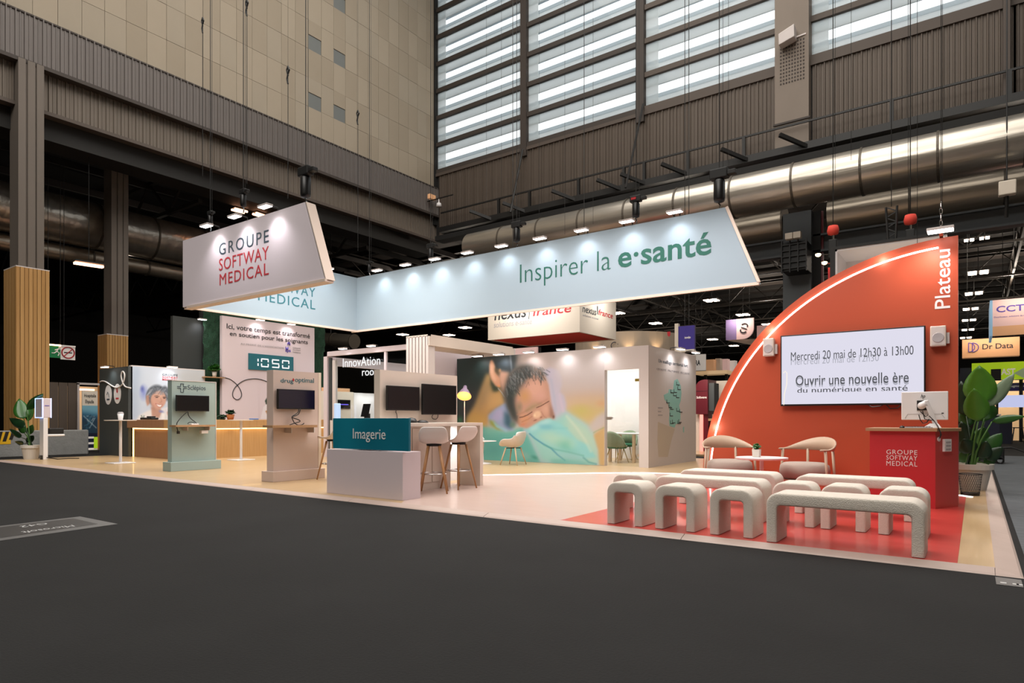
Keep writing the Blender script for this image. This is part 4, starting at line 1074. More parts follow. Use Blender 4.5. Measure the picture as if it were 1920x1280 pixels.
cb = thing('concrete_barrier', 'low grey concrete barrier block behind the left platform edge', 'barrier', (-24.2, 7, 0))
MB().box(-24.19, 3.5, 0, -24.0, 9.12, .83).build('block', M['concrete'], cb, bevel=.04)
ch = MB()
for k in range(4):
    y = 6.45 + k * .16
    ch.prism([(-23.99, y, .40 + .05 * k), (-23.99, y + .09, .40 + .05 * k), (-23.99, y + .17, .80), (-23.99, y + .08, .80)], (-.01, 0, 0))
MB().box(-24.0, 6.2, .42, -23.993, 6.98, .79).build('hazard_tape', M['chev_y'], cb)
ch.build('black_chevrons', M['black'], cb)
bt = thing('partition_booth', 'brown grey partition booth with open white doorway behind the concrete barrier', 'booth', (-27.5, 9.5, 0))
XQ = -26.4
ya, yb, yc = onX(92, 0, XQ).y, onX(144, 0, XQ).y, onX(189, 0, XQ).y
zt_ = onX(120, 717, XQ).z
n = 3
for i in range(n):
    MB().box(XQ - .05, ya + (yb - ya) * i / n + .01, 0, XQ, ya + (yb - ya) * (i + 1) / n - .01, zt_).build('panel', M['hyd'], bt)
MB().box(XQ - .03, yb, zt_ - .05, XQ + .05, yc + 1, zt_ + .02).box(XQ - .03, yb, 0, XQ + .05, yb + .07, zt_).build('door_frame', M['white'], bt)
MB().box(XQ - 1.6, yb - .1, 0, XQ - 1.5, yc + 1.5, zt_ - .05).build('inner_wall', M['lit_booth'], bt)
MB().box(XQ - .9, yb + .1, zt_ - .22, XQ - .84, yb + .9, zt_ - .16).build('tube_light', M['tube'], bt)
bn = thing('rollup_banner', 'rollup banner with a blue photo reading Hospitalia Ehpadia', 'banner', (-25.6, 9.9, 0))
XB = -25.3
ya, yb = onX(154, 0, XB).y, onX(183, 0, XB).y
zt_, zb_ = onX(154, 732, XB).z, .1
MB().box(XB - .03, ya, zb_, XB, yb, zt_).build('sheet', M['cream_sign'], bn)
MB().box(XB - .12, ya - .03, .0, XB + .1, yb + .03, .1).build('foot_case', M['chrome'], bn, bevel=.02)
z1_, z2_ = onX(154, 760, XB).z, onX(154, 812, XB).z
cv3 = Canvas(60, 90, (.10, .30, .42)); cv3.poly([(0, 0), (60, 0), (60, 30), (0, 22)], '#7fb2c4', 8, .9, 1); cv3.poly([(0, 45), (60, 40), (60, 90), (0, 90)], '#1d3a4d', 5, 1, 1)
for k in range(16): cv3.line([(random.uniform(5, 55), random.uniform(30, 75)), (random.uniform(5, 55), random.uniform(30, 80))], 3, random.choice(['#cfd8da', '#3d6f86', '#12283a']), .6, sc=1)
print_mesh('photo_print', M['print'], (XB + .004, ya, z2_), (0, yb - ya, 0), (0, 0, z1_ - z2_), 30, 45, lambda p: cv3.sample((p[:, 1] - ya) / (yb - ya) * 58, (z1_ - p[:, 2]) / (z1_ - z2_) * 88), bn)
TX('Hospitalia', XB + .003, 158, 180, 738, 746, M['ink_black'], bn, weight=.01)
TX('Ehpadia', XB + .003, 160, 176, 749, 757.5, M['ink_black'], bn, weight=.01)
MB().box(XB, ya, .15, XB + .003, yb, z2_).build('blue_band', M['navy'], bn)
for k in range(3):
    z = z2_ - .12 - k * .2
    MB().box(XB + .003, ya + .08, z - .07, XB + .005, yb - .12, z).build('text_block', M['sign_white'], bn)
MB().box(XB + .003, yb - .12, .15, XB + .006, yb, .55).build('green_corner', M['lime_sign'], bn)
XS = -27.0
ex = thing('exit_sign', 'green emergency exit sign with a white running figure beside the pine column', 'sign', onX(103, 672, XS))
a_, b_ = onX(90, 647, XS), onX(113, 671, XS)
MB().box(XS - .05, a_.y, b_.z, XS, b_.y, a_.z).build('plate', M['green_sign'], ex)
MB().box(XS - .06, a_.y, a_.z, XS + .04, b_.y, a_.z + .05).build('lamp_rail', M['tube'], ex)
MB().tube([(XS, a_.y, a_.z + .04), (XS, a_.y, 12.7)], .01, 5).tube([(XS, b_.y, a_.z + .04), (XS, b_.y, 12.7)], .01, 5).build('hanger', M['steel_dark'], ex)
cy_, cz_ = (a_.y + b_.y) / 2 + .08, (a_.z + b_.z) / 2
rm = MB()
for p in ([(0, .02), (.05, .12)], [(.05, .12), (.14, .1)], [(.04, .1), (-.06, .06)], [(0, .02), (.08, -.04), (.04, -.14)], [(0, .02), (-.08, -.05), (-.16, -.05)]):
    rm.tube([(XS + .01, cy_ + y, cz_ + z) for y, z in p], .018, 6)
rm.lathe([(.001, -.03), (.03, 0), (.001, .03)], (XS + .01, cy_ + .08, cz_ + .17), 10).build('running_figure', M['sign_white'], ex)
ns = thing('no_smoking_sign', 'white no smoking sign with a red ring right of the green exit sign', 'sign', onX(127, 675, XS))
a_, b_ = onX(114, 649, XS), onX(141, 675, XS)
MB().box(XS - .05, a_.y, b_.z, XS, b_.y, a_.z).build('plate', M['sign_white'], ns)
MB().box(XS - .06, a_.y, a_.z, XS + .04, b_.y, a_.z + .05).build('lamp_rail', M['sign_white'], ns)
MB().tube([(XS, a_.y + .1, a_.z + .04), (XS, a_.y + .1, 12.7)], .01, 5).build('hanger', M['steel_dark'], ns)
cy_, cz_ = (a_.y + b_.y) / 2, (a_.z + b_.z) / 2 + .02
rr = .2
MB().tube([(XS + .01, cy_ + rr * math.cos(a), cz_ + rr * math.sin(a)) for a in [k * PI / 12 for k in range(25)]], .022, 6).tube([(XS + .01, cy_ - rr * .7, cz_ - rr * .7), (XS + .01, cy_ + rr * .7, cz_ + rr * .7)], .018, 6).build('red_ring', M['sign_red'], ns)
MB().box(XS, cy_ - .13, cz_ - .02, XS + .006, cy_ + .13, cz_ + .02).build('cigarette', M['ink_black'], ns)

# ================================================================== TOTEMS
def cables_on(par, X, pts_list, r=.009):
    for pts in pts_list:
        curve_on(pts, lambda x, y: onX(x, y, X), r, M['black'], par, 'cable', 5)
def wall_screen(name, label, X, pa, pb, yt, yb, m='screen', d=.05, yt2=None):
    a_, c_ = onX(pa, yt, X), onX(pa, yb, X); e = onX(pb, yb, X)
    t = thing(name, label, 'screen', (X - .04, (a_.y + e.y) / 2, c_.z))
    MB().box(X - d, a_.y, c_.z, X, e.y, a_.z).build('bezel', M['black'], t, bevel=.006)
    MB().box(X - .001, a_.y + .015, c_.z + .02, X + .003, e.y - .015, a_.z - .015).build('display', M[m], t)
    MB().box(X - d - .04, (a_.y + e.y) / 2 - .1, (a_.z + c_.z) / 2 - .1, X - d, (a_.y + e.y) / 2 + .1, (a_.z + c_.z) / 2 + .1).build('mount', M['heart'], t)
    return t
tt = thing('product_totem', 'sage green display totem labelled Sclépios with plinth base', 'totem', (-14.4, 7.55, PZ))
MB().box(-14.48, 7.06, PZ, -14.30, 8.06, 2.03).build('body', M['sage'], tt)
MB().box(-14.49, 8.06, PZ, -14.29, 8.075, 2.035).box(-14.49, 7.05, 2.03, -14.29, 8.075, 2.045).build('edge_band', M['white'], tt)
MB().box(-14.56, 6.99, PZ, -14.20, 8.14, .24).build('plinth', M['sage'], tt, bevel=.006)
TX('Sclépios', -14.299, 352, 385.5, 721.5, 733, M['ink_grey'], tt, weight=0)
cm_ = onX(341.5, 727, -14.295); u = .031
cr = [(-u, 3 * u), (u, 3 * u), (u, u), (3.4 * u, u)], [(3.4 * u, -u * .2), (u, -u * .2), (u, -3 * u), (-u, -3 * u), (-u, -u * .2)], [(-3.4 * u, -u * .2), (-u * 1.0, -u * .2)], [(-3.4 * u, u), (-u, u), (-u, 3 * u)]
for p in cr: MB().tube([(-14.295, cm_.y + a, cm_.z + b_) for a, b_ in p], .008, 5).build('cross_logo', M['ink_grey'], tt)
MB().box(-14.30, onX(322, 0, -14.2).y, 1.015, -14.02, onX(390, 0, -14.2).y + .08, 1.055).build('shelf', M['oak_top'], tt)
for yy in (7.3, 7.8): MB().box(-14.30, yy, .93, -14.1, yy + .02, 1.015).build('shelf_bracket', M['white'], tt)
wall_screen('wall_screen', 'black screen mounted on the sage green totem', -14.20, 331, 392.5, 740, 770.5)
zo = lambda x, y: (x / 5.817 + 180, y / 5.817 + 660)
cb_ = thing('cable_bundle', 'black cables hanging from the sage totem screen over its shelf', 'cable', (-14.22, 7.3, 1.06))
cables_on(cb_, -14.15, [[zo(*p) for p in q_] for q_ in ([(1000, 645), (940, 700), (890, 760), (880, 800), (890, 850), (900, 866)], [(1003, 650), (1010, 690), (1040, 730), (1080, 760), (1100, 782)], [(1000, 780), (1020, 765), (1060, 765), (1090, 785)])])
p = onX(zo(895, 860)[0], zo(895, 860)[1], -14.12); MB().box(p.x - .02, p.y - .02, p.z - .06, p.x + .02, p.y + .03, p.z).build('plug', M['black'], cb_)
wp = thing('white_adapter', 'small white adapter lying on the sage totem shelf', 'adapter', (-14.15, 7.45, 1.055))
MB().box(-14.2, 7.38, 1.055, -14.08, 7.55, 1.085).build('body', M['pure'], wp, bevel=.006)
MB().box(-14.2, 7.62, .86, -14.1, 7.78, .93).build('socket_block', M['pure'], wp, bevel=.01)
tb = thing('product_totem', 'blush beige display totem labelled drugoptimal with plinth base', 'totem', (-10.5, 7.5, PZ))
MB().box(-10.6, 6.96, PZ, -10.40, 7.95, 2.085).build('body', M['blush'], tb)
MB().box(-10.61, 7.95, PZ, -10.39, 8.01, 2.09).build('edge_band', M['blush_edge'], tb)
MB().box(-10.68, 6.90, PZ, -10.32, 8.05, .23).build('plinth', M['blush'], tb, bevel=.006)
TX('drug', -10.399, 526, 550, 709, 719, M['ink_teal'], tb, weight=.006)
TX('optimal', -10.399, 553, 588.5, 707, 718.5, M['ink_teal'], tb, weight=.006)
p = onX(550.5, 712, -10.39); MB().prism([(-10.392, p.y - .025, p.z), (-10.392, p.y, p.z - .03), (-10.392, p.y + .02, p.z), (-10.392, p.y, p.z + .035)], (-.005, 0, 0)).build('logo_drop', M['sign_red'], tb)
MB().box(-10.40, onX(508, 0, -10.15).y, 1.03, -10.10, onX(592, 0, -10.15).y, 1.075).build('shelf', M['oak_top'], tb)
for yy in (7.2, 7.7): MB().box(-10.40, yy, .93, -10.2, yy + .02, 1.03).build('shelf_bracket', M['white'], tb)
wall_screen('wall_screen', 'dark blue glowing screen mounted on the blush totem', -10.32, 521.5, 590.5, 728.5, 766.5, 'screen_blue')
z2 = lambda x, y: (x / 5.817 + 380, y / 5.817 + 660)
cb2 = thing('cable_bundle', 'black cables hanging from the blush totem screen onto its shelf', 'cable', (-10.25, 7.5, 1.08))
cables_on(cb2, -10.25, [[z2(*p) for p in q_] for q_ in ([(1050, 620), (1035, 660), (985, 695), (975, 715), (1000, 770), (1030, 790)], [(1068, 620), (1040, 680), (975, 708), (1040, 735), (1062, 755), (1000, 775), (950, 792)], [(1000, 770), (1040, 795), (1085, 790), (1105, 775)])])

# ================================================================== IMAGERIE ISLAND
im = thing('demo_counter', 'white demo island with a low front box, teal Imagerie panel and screen wall', 'counter', (-7.4, 7.6, PZ))
MB().box(-8.19, 6.42, PZ, -6.53, 6.78, .72).build('front_box', M['lilac'], im, bevel=.004)
TY_ = 6.44
MB().box(-8.07, 6.44, .735, -6.43, 6.48, 1.20).build('teal_panel', M['teal'], im, bevel=.004)
text('Imagerie', 'Y', 6.439, onY(662, 0, 6.44).x, onY(723, 0, 6.44).x, onY(662, 828, 6.44).z, onY(662, 803, 6.44).z, M['pure'], im, weight=.0)
MB().box(-8.09, 7.30, PZ, -7.95, 9.24, 2.0).build('screen_wall', M['warm_white'], im)
MB().box(-7.95, 6.50, 1.075, -6.90, 8.70, 1.125).build('worktop', M['warm_white'], im, bevel=.004)
MB().box(-7.95, 6.80, PZ, -7.22, 8.22, 1.07).build('cabinet', M['warm_white'], im)
for (u0, u1) in ((6.86, 7.28), (7.30, 7.74), (7.76, 8.18)):
    MB().box(-7.221, u0, .16, -7.205, u1, 1.04).build('cabinet_door', M['warm_white'], im, bevel=.002)
MB().box(-7.42, 8.62, PZ, -6.90, 8.70, 1.075).build('end_panel', M['warm_white'], im)
MB().box(-7.95, 8.60, PZ, -7.9, 9.2, 1.05).build('light_gap', M['pure'], im)
light('AREA', (-7.6, 8.95, 1.0), (-7.8, 8.9, 0), 6, (1, .97, .92), .3, .3, name='island_light')
wall_screen('wall_screen', 'left thin black screen on the Imagerie island wall', -7.86, 727, 787, 722, 769)
wall_screen('wall_screen', 'right bigger black television on the Imagerie island wall', -7.83, 793.5, 856, 719, 777)
z3 = lambda x, y: (x / 5.335 + 600, y / 5.335 + 600)
cb3 = thing('cable_bundle', 'thin black cables below the two Imagerie screens', 'cable', (-7.92, 8, 1.125))
cables_on(cb3, -7.93, [[z3(*p) for p in q_] for q_ in ([(762, 900), (758, 920), (768, 940), (773, 985)], [(1135, 940), (1120, 965), (1130, 985), (1160, 990), (1178, 970), (1180, 945)])], .006)
for px, lb in ((771.5, 'black computer mouse nearest the teal panel on the island worktop'), (792, 'small black controller on the island worktop below the television')):
    p = onZ(px, 794.3, 1.126) if False else None
    Xm = -7.3; q_ = onX(px, 0, Xm)
    mo = thing('computer_mouse' if px < 780 else 'remote_control', lb, 'mouse' if px < 780 else 'remote', (Xm, q_.y, 1.126))
    k = 1.0 if px < 780 else .55
    MB().lathe([(.10, 0), (.095, .03 * k), (.06, .07 * k), (.001, .085 * k)], (Xm, q_.y, 1.126), 18).build('shell', M['black'], mo, smooth=True)
    MB().box(Xm - .01, q_.y - .06, 1.126 + .066 * k, Xm + .01, q_.y, 1.126 + .078 * k).build('wheel', M['heart'], mo)

def shell_seat(w0, depth, back, m, parent, tilt=.25, arms=0.0, rows=None):
    """a moulded shell facing -Y, seat centre at the origin"""
    prof = [(-depth * .56, .015, .80), (-depth * .50, .035, .92), (-depth * .3, .01, 1.0), (0, -.005, 1.02), (depth * .26, .01, 1.02), (depth * .42, .06, 1.0), (depth * .50, .16, 1.0), (depth * .55, back * .7, .98), (depth * .58, back * .92, .86), (depth * .585, back, .70)]
    P = []
    for i, (y, z, k) in enumerate(prof):
        row = []; u = i / (len(prof) - 1)
        for j in range(9):
            a = -1 + j / 4; x = a * w0 / 2 * k
            curl = abs(a) ** 3
            row.append((x, y - curl * (arms * .5 if u > .45 else 0) * (u), z + curl * ((.05 if .1 < u < .6 else .0) + arms * (1 if .2 < u < .75 else .25 if u <= .2 else -.1))))
        P.append(row)
    return MB().grid(P)
def bar_stool(x, y, rz, label):
    t = thing('bar_stool', label, 'stool', (x, y, PZ), rz, 'white shell bar stools')
    H = .76
    s_ = shell_seat(.45, .42, .27, None, None); s_.v = [v + Vector((0, 0, H)) for v in s_.v]
    s_.build('seat_shell', M['shell'], t, smooth=True, local=True, solid=.02, subsurf=1)
    MB().lathe([(.11, H - .035), (.12, H - .005), (.001, H - .005)], (0, 0, 0), 16).build('seat_mount', M['near_black'], t, local=True)
    for i, j in ((-1, -1), (1, -1), (1, 1), (-1, 1)):
        MB().tube([(.085 * i, .085 * j, H - .03), (.21 * i, .21 * j, 0)], [.021, .013], 10).build('leg', M['leg_wood'], t, smooth=True, local=True)
    k = .155
    MB().tube([(k * 1.32 * math.cos(a), k * 1.32 * math.sin(a), .30) for a in [n_ * PI / 12 for n_ in range(25)]], .010, 8).build('foot_ring', M['chrome'], t, smooth=True, local=True)
    return t
q_ = G(801, 920); bar_stool(-6.86, 7.42, math.radians(-140), 'white bar stool with wooden legs nearest the teal Imagerie panel')
q_ = G(860, 915); bar_stool(q_.x, q_.y, math.radians(-96), 'white bar stool with wooden legs at the right end of the island')
q_ = G(617, 897); bar_stool(-9.95, 7.95, math.radians(-85), 'white bar stool half hidden between the blush totem and the island')

# ================================================================== INNOVATION ROOM AND PORTAL
ir = thing('glass_room', 'glazed white framed meeting room lettered InnovAtion room', 'room', (-14.1, 12.5, PZ))
ZR = 3.22
YF = 12.5
fr = 'white'
MB().box(-16.1, YF, PZ, -15.93, YF + .12, ZR).build('corner_post', M['lilac'], ir)
MB().box(-16.1, YF, ZR - .14, -12.25, YF + .12, ZR).build('header', M['lilac'], ir)
MB().box(-12.37, YF, PZ, -12.25, YF + .12, ZR).build('corner_post', M['lilac'], ir)
MB().box(-15.88, YF + .02, PZ, -15.80, YF + .10, ZR - .18).build('dark_post', M['charcoal'], ir)
MB().box(-15.70, YF + .01, PZ, -15.58, YF + .11, 2.95).build('inner_post', M['white'], ir)
px = onY(719, 0, YF).x; MB().box(px, YF + .02, 2.5, px + .08, YF + .08, ZR - .14).build('mullion', M['lilac'], ir)
MB().box(-15.58, YF + .05, 1.05, -12.37, YF + .065, ZR - .14).build('glass_front', M['glass'], ir)
MB().box(-16.1, YF + .12, 2.82, -15.98, 17.3, 3.08).build('side_header', M['lilac'], ir)
MB().box(-16.1, 17.2, PZ, -15.98, 17.35, 3.08).build('rear_post', M['lilac'], ir)
MB().box(-16.1, 17.2, 2.76, -12.2, 17.35, 3.04).build('rear_header', M['lilac'], ir)
for px in (672, 830):
    pass
MB().box(-12.32, YF + .12, PZ, -12.22, 17.3, 3.08).build('side_wall', M['lilac'], ir)
a_ = onY(643, 0, YF); e_ = onY(713, 0, YF)
text('InnovAtion', 'Y', YF - .001, a_.x, e_.x, onY(643, 688.5, YF).z, onY(680, 669, YF).z, M['digit'], ir, weight=0)
text('room', 'Y', YF - .001, onY(679, 0, YF).x, e_.x, onY(679, 704.5, YF).z, onY(690, 694, YF).z, M['digit'], ir, weight=0)
for k, px in enumerate((655, 708)):
    x = onY(px, 0, YF).x
    arm_lamp(x, YF, ZR, 0, -1, '%s arm lamp on top of the glass room frame' % ('left' if k == 0 else 'right'), 'lamps of the glass room', 16, s=.9, col=(1, .95, 1))
light('AREA', (-14.1, 14.8, 3.0), (-14.1, 14.8, 0), 45, (.98, .96, 1), 2.5, 2.5, name='room_fill')  # unseen area light added to brighten the glass room
dp = thing('display_partition', 'pale display partition with a dark screen seen through the glass room', 'partition', (-19.5, 16.5, PZ))
XD = -19.5
a_, c_, e_3 = onX(629, 736, XD), onX(663, 737, XD), onX(712, 740, XD)
MB().box(XD - .1, a_.y - .8, PZ, XD, c_.y, 2.22).build('panel', M['cream_sign'], dp)
MB().box(XD - .1, c_.y + .01, PZ, XD, e_3.y + 1.5, 2.20).build('side_panel', M['pure'], dp)
q0, q1 = onX(631, 749, XD), onX(656, 766, XD); MB().box(XD, q0.y, q1.z, XD + .03, q1.y, q0.z).build('screen', M['screen'], dp)
MB().box(XD + .03, q0.y + .1, (q0.z + q1.z) / 2 - .03, XD + .035, q1.y - .1, (q0.z + q1.z) / 2 + .01).build('screen_glow', mat('violet_glow', '#5f50d0', .5, emit='#5f50d0', es=.8), dp)
MB().box(XD, c_.y + .1, 1.16, XD + .01, e_3.y, 1.20).build('chair_rail', M['ink_pale'], dp)
for px in (676, 693):
    p = onX(px, 738, XD); light('SPOT', (XD + .4, p.y, 2.35), (XD, p.y, 1.5), 16, COOL, .05, angle=1.5, blend=.9)
light('AREA', (XD + 1.2, a_.y + .8, 3.2), (XD, a_.y + 1.2, 1.2), 30, COOL, 1.5, 1.0, name='partition_fill')  # extra area light added so the pale partition shows
pcb = thing('peach_panel', 'low peach coloured panel top behind the pale display partition', 'panel', (-20.3, 15.5, PZ))
a_, c_ = onX(606, 726, -20.3), onX(656, 735, -20.3); MB().box(-20.4, a_.y, 2.0, -20.3, c_.y, a_.z).build('header', M['warm_sign'], pcb); MB().box(-20.4, a_.y, PZ, -20.3, c_.y, 2.0).build('board', M['hyd'], pcb)
tb2 = thing('tablet_stand', 'black tablet on a stand inside the glass room', 'tablet', (-15.3, 13.4, 1.1))
a_, b_ = onY(676, 757, 13.4), onY(690, 781, 13.4)
MB().prism([(a_.x, 13.4, b_.z), (b_.x - .03, 13.4, b_.z), (b_.x + .02, 13.46, a_.z), (a_.x + .06, 13.46, a_.z)], (0, .04, 0)).build('screen', M['screen'], tb2)
MB().box((a_.x + b_.x) / 2 - .03, 13.42, 1.1, (a_.x + b_.x) / 2 + .05, 13.6, b_.z + .1).build('stand', M['black'], tb2)
gt = thing('room_table', 'long teal topped table inside the glass room', 'table', (-14, 13.4, PZ))
MB().box(-15.8, 13.1, 1.06, -12.7, 13.8, 1.10).build('tabletop', M['teal'], gt)
for x in (-15.6, -12.9): MB().box(x, 13.2, PZ, x + .08, 13.7, 1.06).build('leg', M['white'], gt)
wd = thing('water_dispenser', 'slim pale blue lit dispenser behind the left end of the teal panel', 'dispenser', (-13.3, 11.8, PZ))
a_, b_ = onY(628.5, 756, 11.8), onY(634, 784, 11.8)
MB().box(a_.x, 11.75, 1.15, b_.x, 11.9, a_.z).build('column', mat('pale_blue_plastic', '#a9c6e8', .3, emit='#a9c6f8', es=.35), wd, bevel=.02)
MB().box(a_.x - .1, 11.7, PZ, b_.x + .1, 12.0, 1.15).build('base', M['white'], wd)
# slatted portal
po = thing('slatted_portal', 'pale timber slatted portal frame above the island screens', 'portal', (-11.2, 13, PZ))
xp0, xp1 = onY(761.5, 0, 11.5).x, -10.79
zp = 3.25
n = 7; q_ = (xp1 - xp0) / n
for (y0_, y1_) in ((11.5, 11.62), (14.92, 15.04)):
    for i in range(n):
        MB().box(xp0 + i * q_ + (.0 if i else 0), y0_, PZ, xp0 + i * q_ + q_ * .72, y1_ + .12, zp - .02).build('slat', M['white'], po, bevel=.004)
for i in range(n):
    MB().box(xp0 + i * q_, 11.62, zp - .27, xp0 + i * q_ + q_ * .72, 15.0, zp - .01).build('roof_slat', M['warm_white'], po)
MB().box(xp1 - .05, 11.5, zp - .27, xp1, 15.04, zp).build('side_beam', M['warm_white'], po)
MB().box(xp0, 11.5, zp - .04, xp1, 11.56, zp).box(xp0, 14.98, zp - .04, xp1, 15.04, zp).build('cross_beam', M['warm_white'], po)
bk = thing('black_fixture', 'small black airplane shaped clamp light on the left end of the mural wall', 'lamp', onY(886, 666, 14.2))
p = onY(886, 668, 14.2)
MB().bar((p.x - .25, 14.2, p.z + .08), (p.x + .3, 14.2, p.z + .12), .05, .05).bar((p.x - .05, 14.2, 2.85), (p.x + .1, 14.2, p.z + .12), .05).bar((p.x + .05, 14.2, p.z + .0), (p.x + .3, 14.2, p.z + .16), .04).build('body', M['black'], bk)

# ================================================================== MURAL BLOCK
mb_ = thing('mural_block', 'white walled stand cabin printed with a sleeping baby mural and a map of France', 'cabin', (-9, 15.5, PZ))
YM, XM = 14.1, -6.23
dx0, dx1, dz = -7.38, -6.47, 2.385
ZM = 2.92
MB().box(-12.14, YM, PZ, dx0, YM + .14, ZM).build('front_wall', M['white'], mb_)
MB().box(dx1, YM, PZ, XM, YM + .14, ZM).build('front_wall', M['white'], mb_)
MB().box(dx0, YM, dz, dx1, YM + .14, ZM).build('door_lintel', M['white'], mb_)
MB().box(XM - .14, YM + .14, PZ, XM, 17.25, ZM).build('side_wall', M['white'], mb_)
MB().box(-12.14, 17.1, PZ, XM - .14, 17.25, ZM).build('rear_wall', M['pure'], mb_)
MB().box(-12.14, YM + .14, PZ, -12.0, 17.1, ZM).build('inner_wall', M['pure'], mb_)
gd = tag(MB().box(dx0 + .01, YM + .06, PZ + .01, dx1 - .01, YM + .075, dz - .01).build('door_1', M['glass']), kind='structure')
p = onY(1135, 784, YM)
MB().box(p.x + .01, YM + .02, p.z - .035, p.x + .16, YM + .06, p.z + .035).box(p.x + .06, YM - .03, p.z + .0, p.x + .22, YM - .01, p.z + .02).build('door_handle', M['chrome'], gd)
p = onY(1191, 712, YM); MB().box(p.x - .02, YM + .03, p.z - .035, dx1 - .005, YM + .06, p.z + .03).build('hinge', M['brass'], gd)
p = onY(1195, 853, YM); MB().box(p.x - .02, YM + .03, p.z - .035, dx1 - .005, YM + .06, p.z + .03).build('hinge', M['chrome'], gd)
light('AREA', (-8.6, 15.7, 2.85), (-8.6, 15.7, 0), 100, (1, .97, .93), 3.4, 1.8, name='cabin_fill')  # unseen area light added to light the cabin interior
# mural painting (coordinates follow a study drawn at 1629 x 1280)
cv4 = Canvas(408, 322, (.72, .66, .64))
A4 = cv4
A4.poly([(1000, 0), (1629, 0), (1629, 560), (1000, 620)], '#b7aaa7', 30, 1)
A4.poly([(1100, 480), (1629, 440), (1629, 640), (1150, 640)], '#c4a487', 26, .9)
A4.poly([(1150, 580), (1629, 560), (1629, 820), (1200, 820)], '#bda971', 20, .95); A4.blob(1330, 640, 160, 90, '#b6ad66', .8, soft=.9); A4.blob(1560, 560, 90, 60, '#c59c78', .8, soft=.9)
A4.poly([(0, 0), (640, 0), (560, 480), (120, 800), (0, 800)], '#26302f', 10, 1)
A4.poly([(0, 60), (340, 60), (230, 420), (80, 760), (0, 780)], '#1d2f2c', 12, 1); A4.poly([(60, 420), (220, 420), (100, 740), (30, 740)], '#3a3335', 14, .9)
A4.blob(15, 740, 40, 60, '#2f6a44', .9, soft=.9)
A4.poly([(300, 240), (370, 240), (470, 420), (500, 560), (340, 650), (300, 830), (70, 830), (100, 700), (180, 560), (240, 400)], '#b5925c', 5, 1)
A4.poly([(290, 330), (330, 250), (350, 420), (330, 560), (200, 650), (240, 470)], '#9d8a72', 12, .6); A4.poly([(340, 440), (500, 460), (490, 560), (340, 640), (250, 700), (280, 560)], '#c9a06a', 10, .8)
A4.poly([(90, 700), (180, 640), (300, 700), (310, 830), (70, 830)], '#c29c58', 8, .8)
A4.poly([(330, 60), (620, 40), (600, 200), (560, 240), (420, 250), (400, 120)], '#2f3a3f', 5, 1); A4.blob(520, 110, 70, 55, '#55636f', .5, soft=.9)
A4.poly([(560, 220), (440, 200), (430, 300), (460, 380), (500, 460), (560, 300)], '#c59a84', 4, 1)
A4.poly([(340, 200), (350, 350), (430, 430), (440, 400), (420, 380), (380, 330)], '#2e3a30', 3, .9); A4.poly([(345, 330), (430, 390), (420, 430), (370, 430)], '#33402f', 4, .95)
A4.poly([(345, 90), (365, 80), (385, 120), (400, 160), (400, 210), (430, 250), (450, 290), (460, 370), (440, 385), (400, 365), (355, 300), (335, 230), (333, 150)], '#cf9a7a', 2, 1)
A4.poly([(352, 110), (372, 110), (380, 180), (378, 240), (410, 300), (400, 330), (365, 280), (348, 210)], '#e2b596', 3, .9)
A4.poly([(385, 150), (400, 180), (440, 180), (450, 230), (430, 260), (400, 215)], '#6b5638', 3, .8); A4.blob(440, 370, 28, 12, '#e0904f', .7, ang=15, soft=.8); A4.blob(450, 200, 20, 30, '#b98d64', .8, soft=.8)
A4.line([(430, 395), (470, 440), (500, 490)], 7, '#b9c0cc', .8); A4.line([(560, 0), (580, 210)], 18, '#8e97a3', .5, soft=4)
# teal cloth, left hand side
A4.poly([(0, 800), (250, 810), (520, 870), (700, 820), (760, 900), (1000, 1210), (0, 1200)], '#5fa79f', 4, 1)
A4.poly([(250, 815), (700, 830), (640, 880), (300, 900)], '#7dbcae', 8, .7); A4.blob(400, 1060, 180, 120, '#4f9490', .7, soft=.9); A4.blob(700, 1120, 130, 60, '#84a9a4', .7, ang=20, soft=.9); A4.blob(840, 1150, 70, 30, '#3c8a7c', .9, ang=20, soft=.8)
# wrap behind the head (pale lilac)
A4.poly([(930, 200), (1000, 165), (1080, 190), (1125, 260), (1130, 360), (1105, 430), (1150, 470), (1175, 560), (1170, 640), (1250, 700), (1350, 760), (1430, 820), (1480, 900), (1520, 1000), (1535, 1100), (1535, 1235), (900, 1210), (760, 900), (700, 860), (780, 790), (1040, 720), (990, 560), (980, 330)], '#b4aec0', 3, 1)
A4.poly([(1040, 740), (1170, 650), (1430, 820), (1500, 960), (1535, 1240), (900, 1210), (760, 900), (800, 820)], '#8fc3bd', 8, 1)
A4.poly([(1180, 680), (1420, 830), (1500, 960), (1530, 1230), (1400, 1200), (1300, 1000), (1180, 860)], '#a9c4b4', 10, .9)
A4.poly([(500, 560), (560, 560), (560, 800), (620, 850), (500, 860), (400, 820), (330, 760), (320, 690), (400, 620)], '#8f9fc0', 3, 1); A4.poly([(400, 640), (480, 600), (500, 700), (430, 760), (350, 730)], '#a9a3c6', 5, .8)
A4.poly([(330, 735), (380, 750), (440, 820), (500, 850), (420, 845), (345, 790)], '#8f9a3e', 3, .9); A4.poly([(360, 735), (420, 790), (540, 850), (520, 870), (410, 820)], '#8bbccb', 2, .9)
A4.poly([(500, 640), (560, 680), (600, 800), (560, 840), (500, 790)], '#2f5364', 5, .9); A4.blob(590, 790, 50, 50, '#5f7c6c', .8, soft=.8)
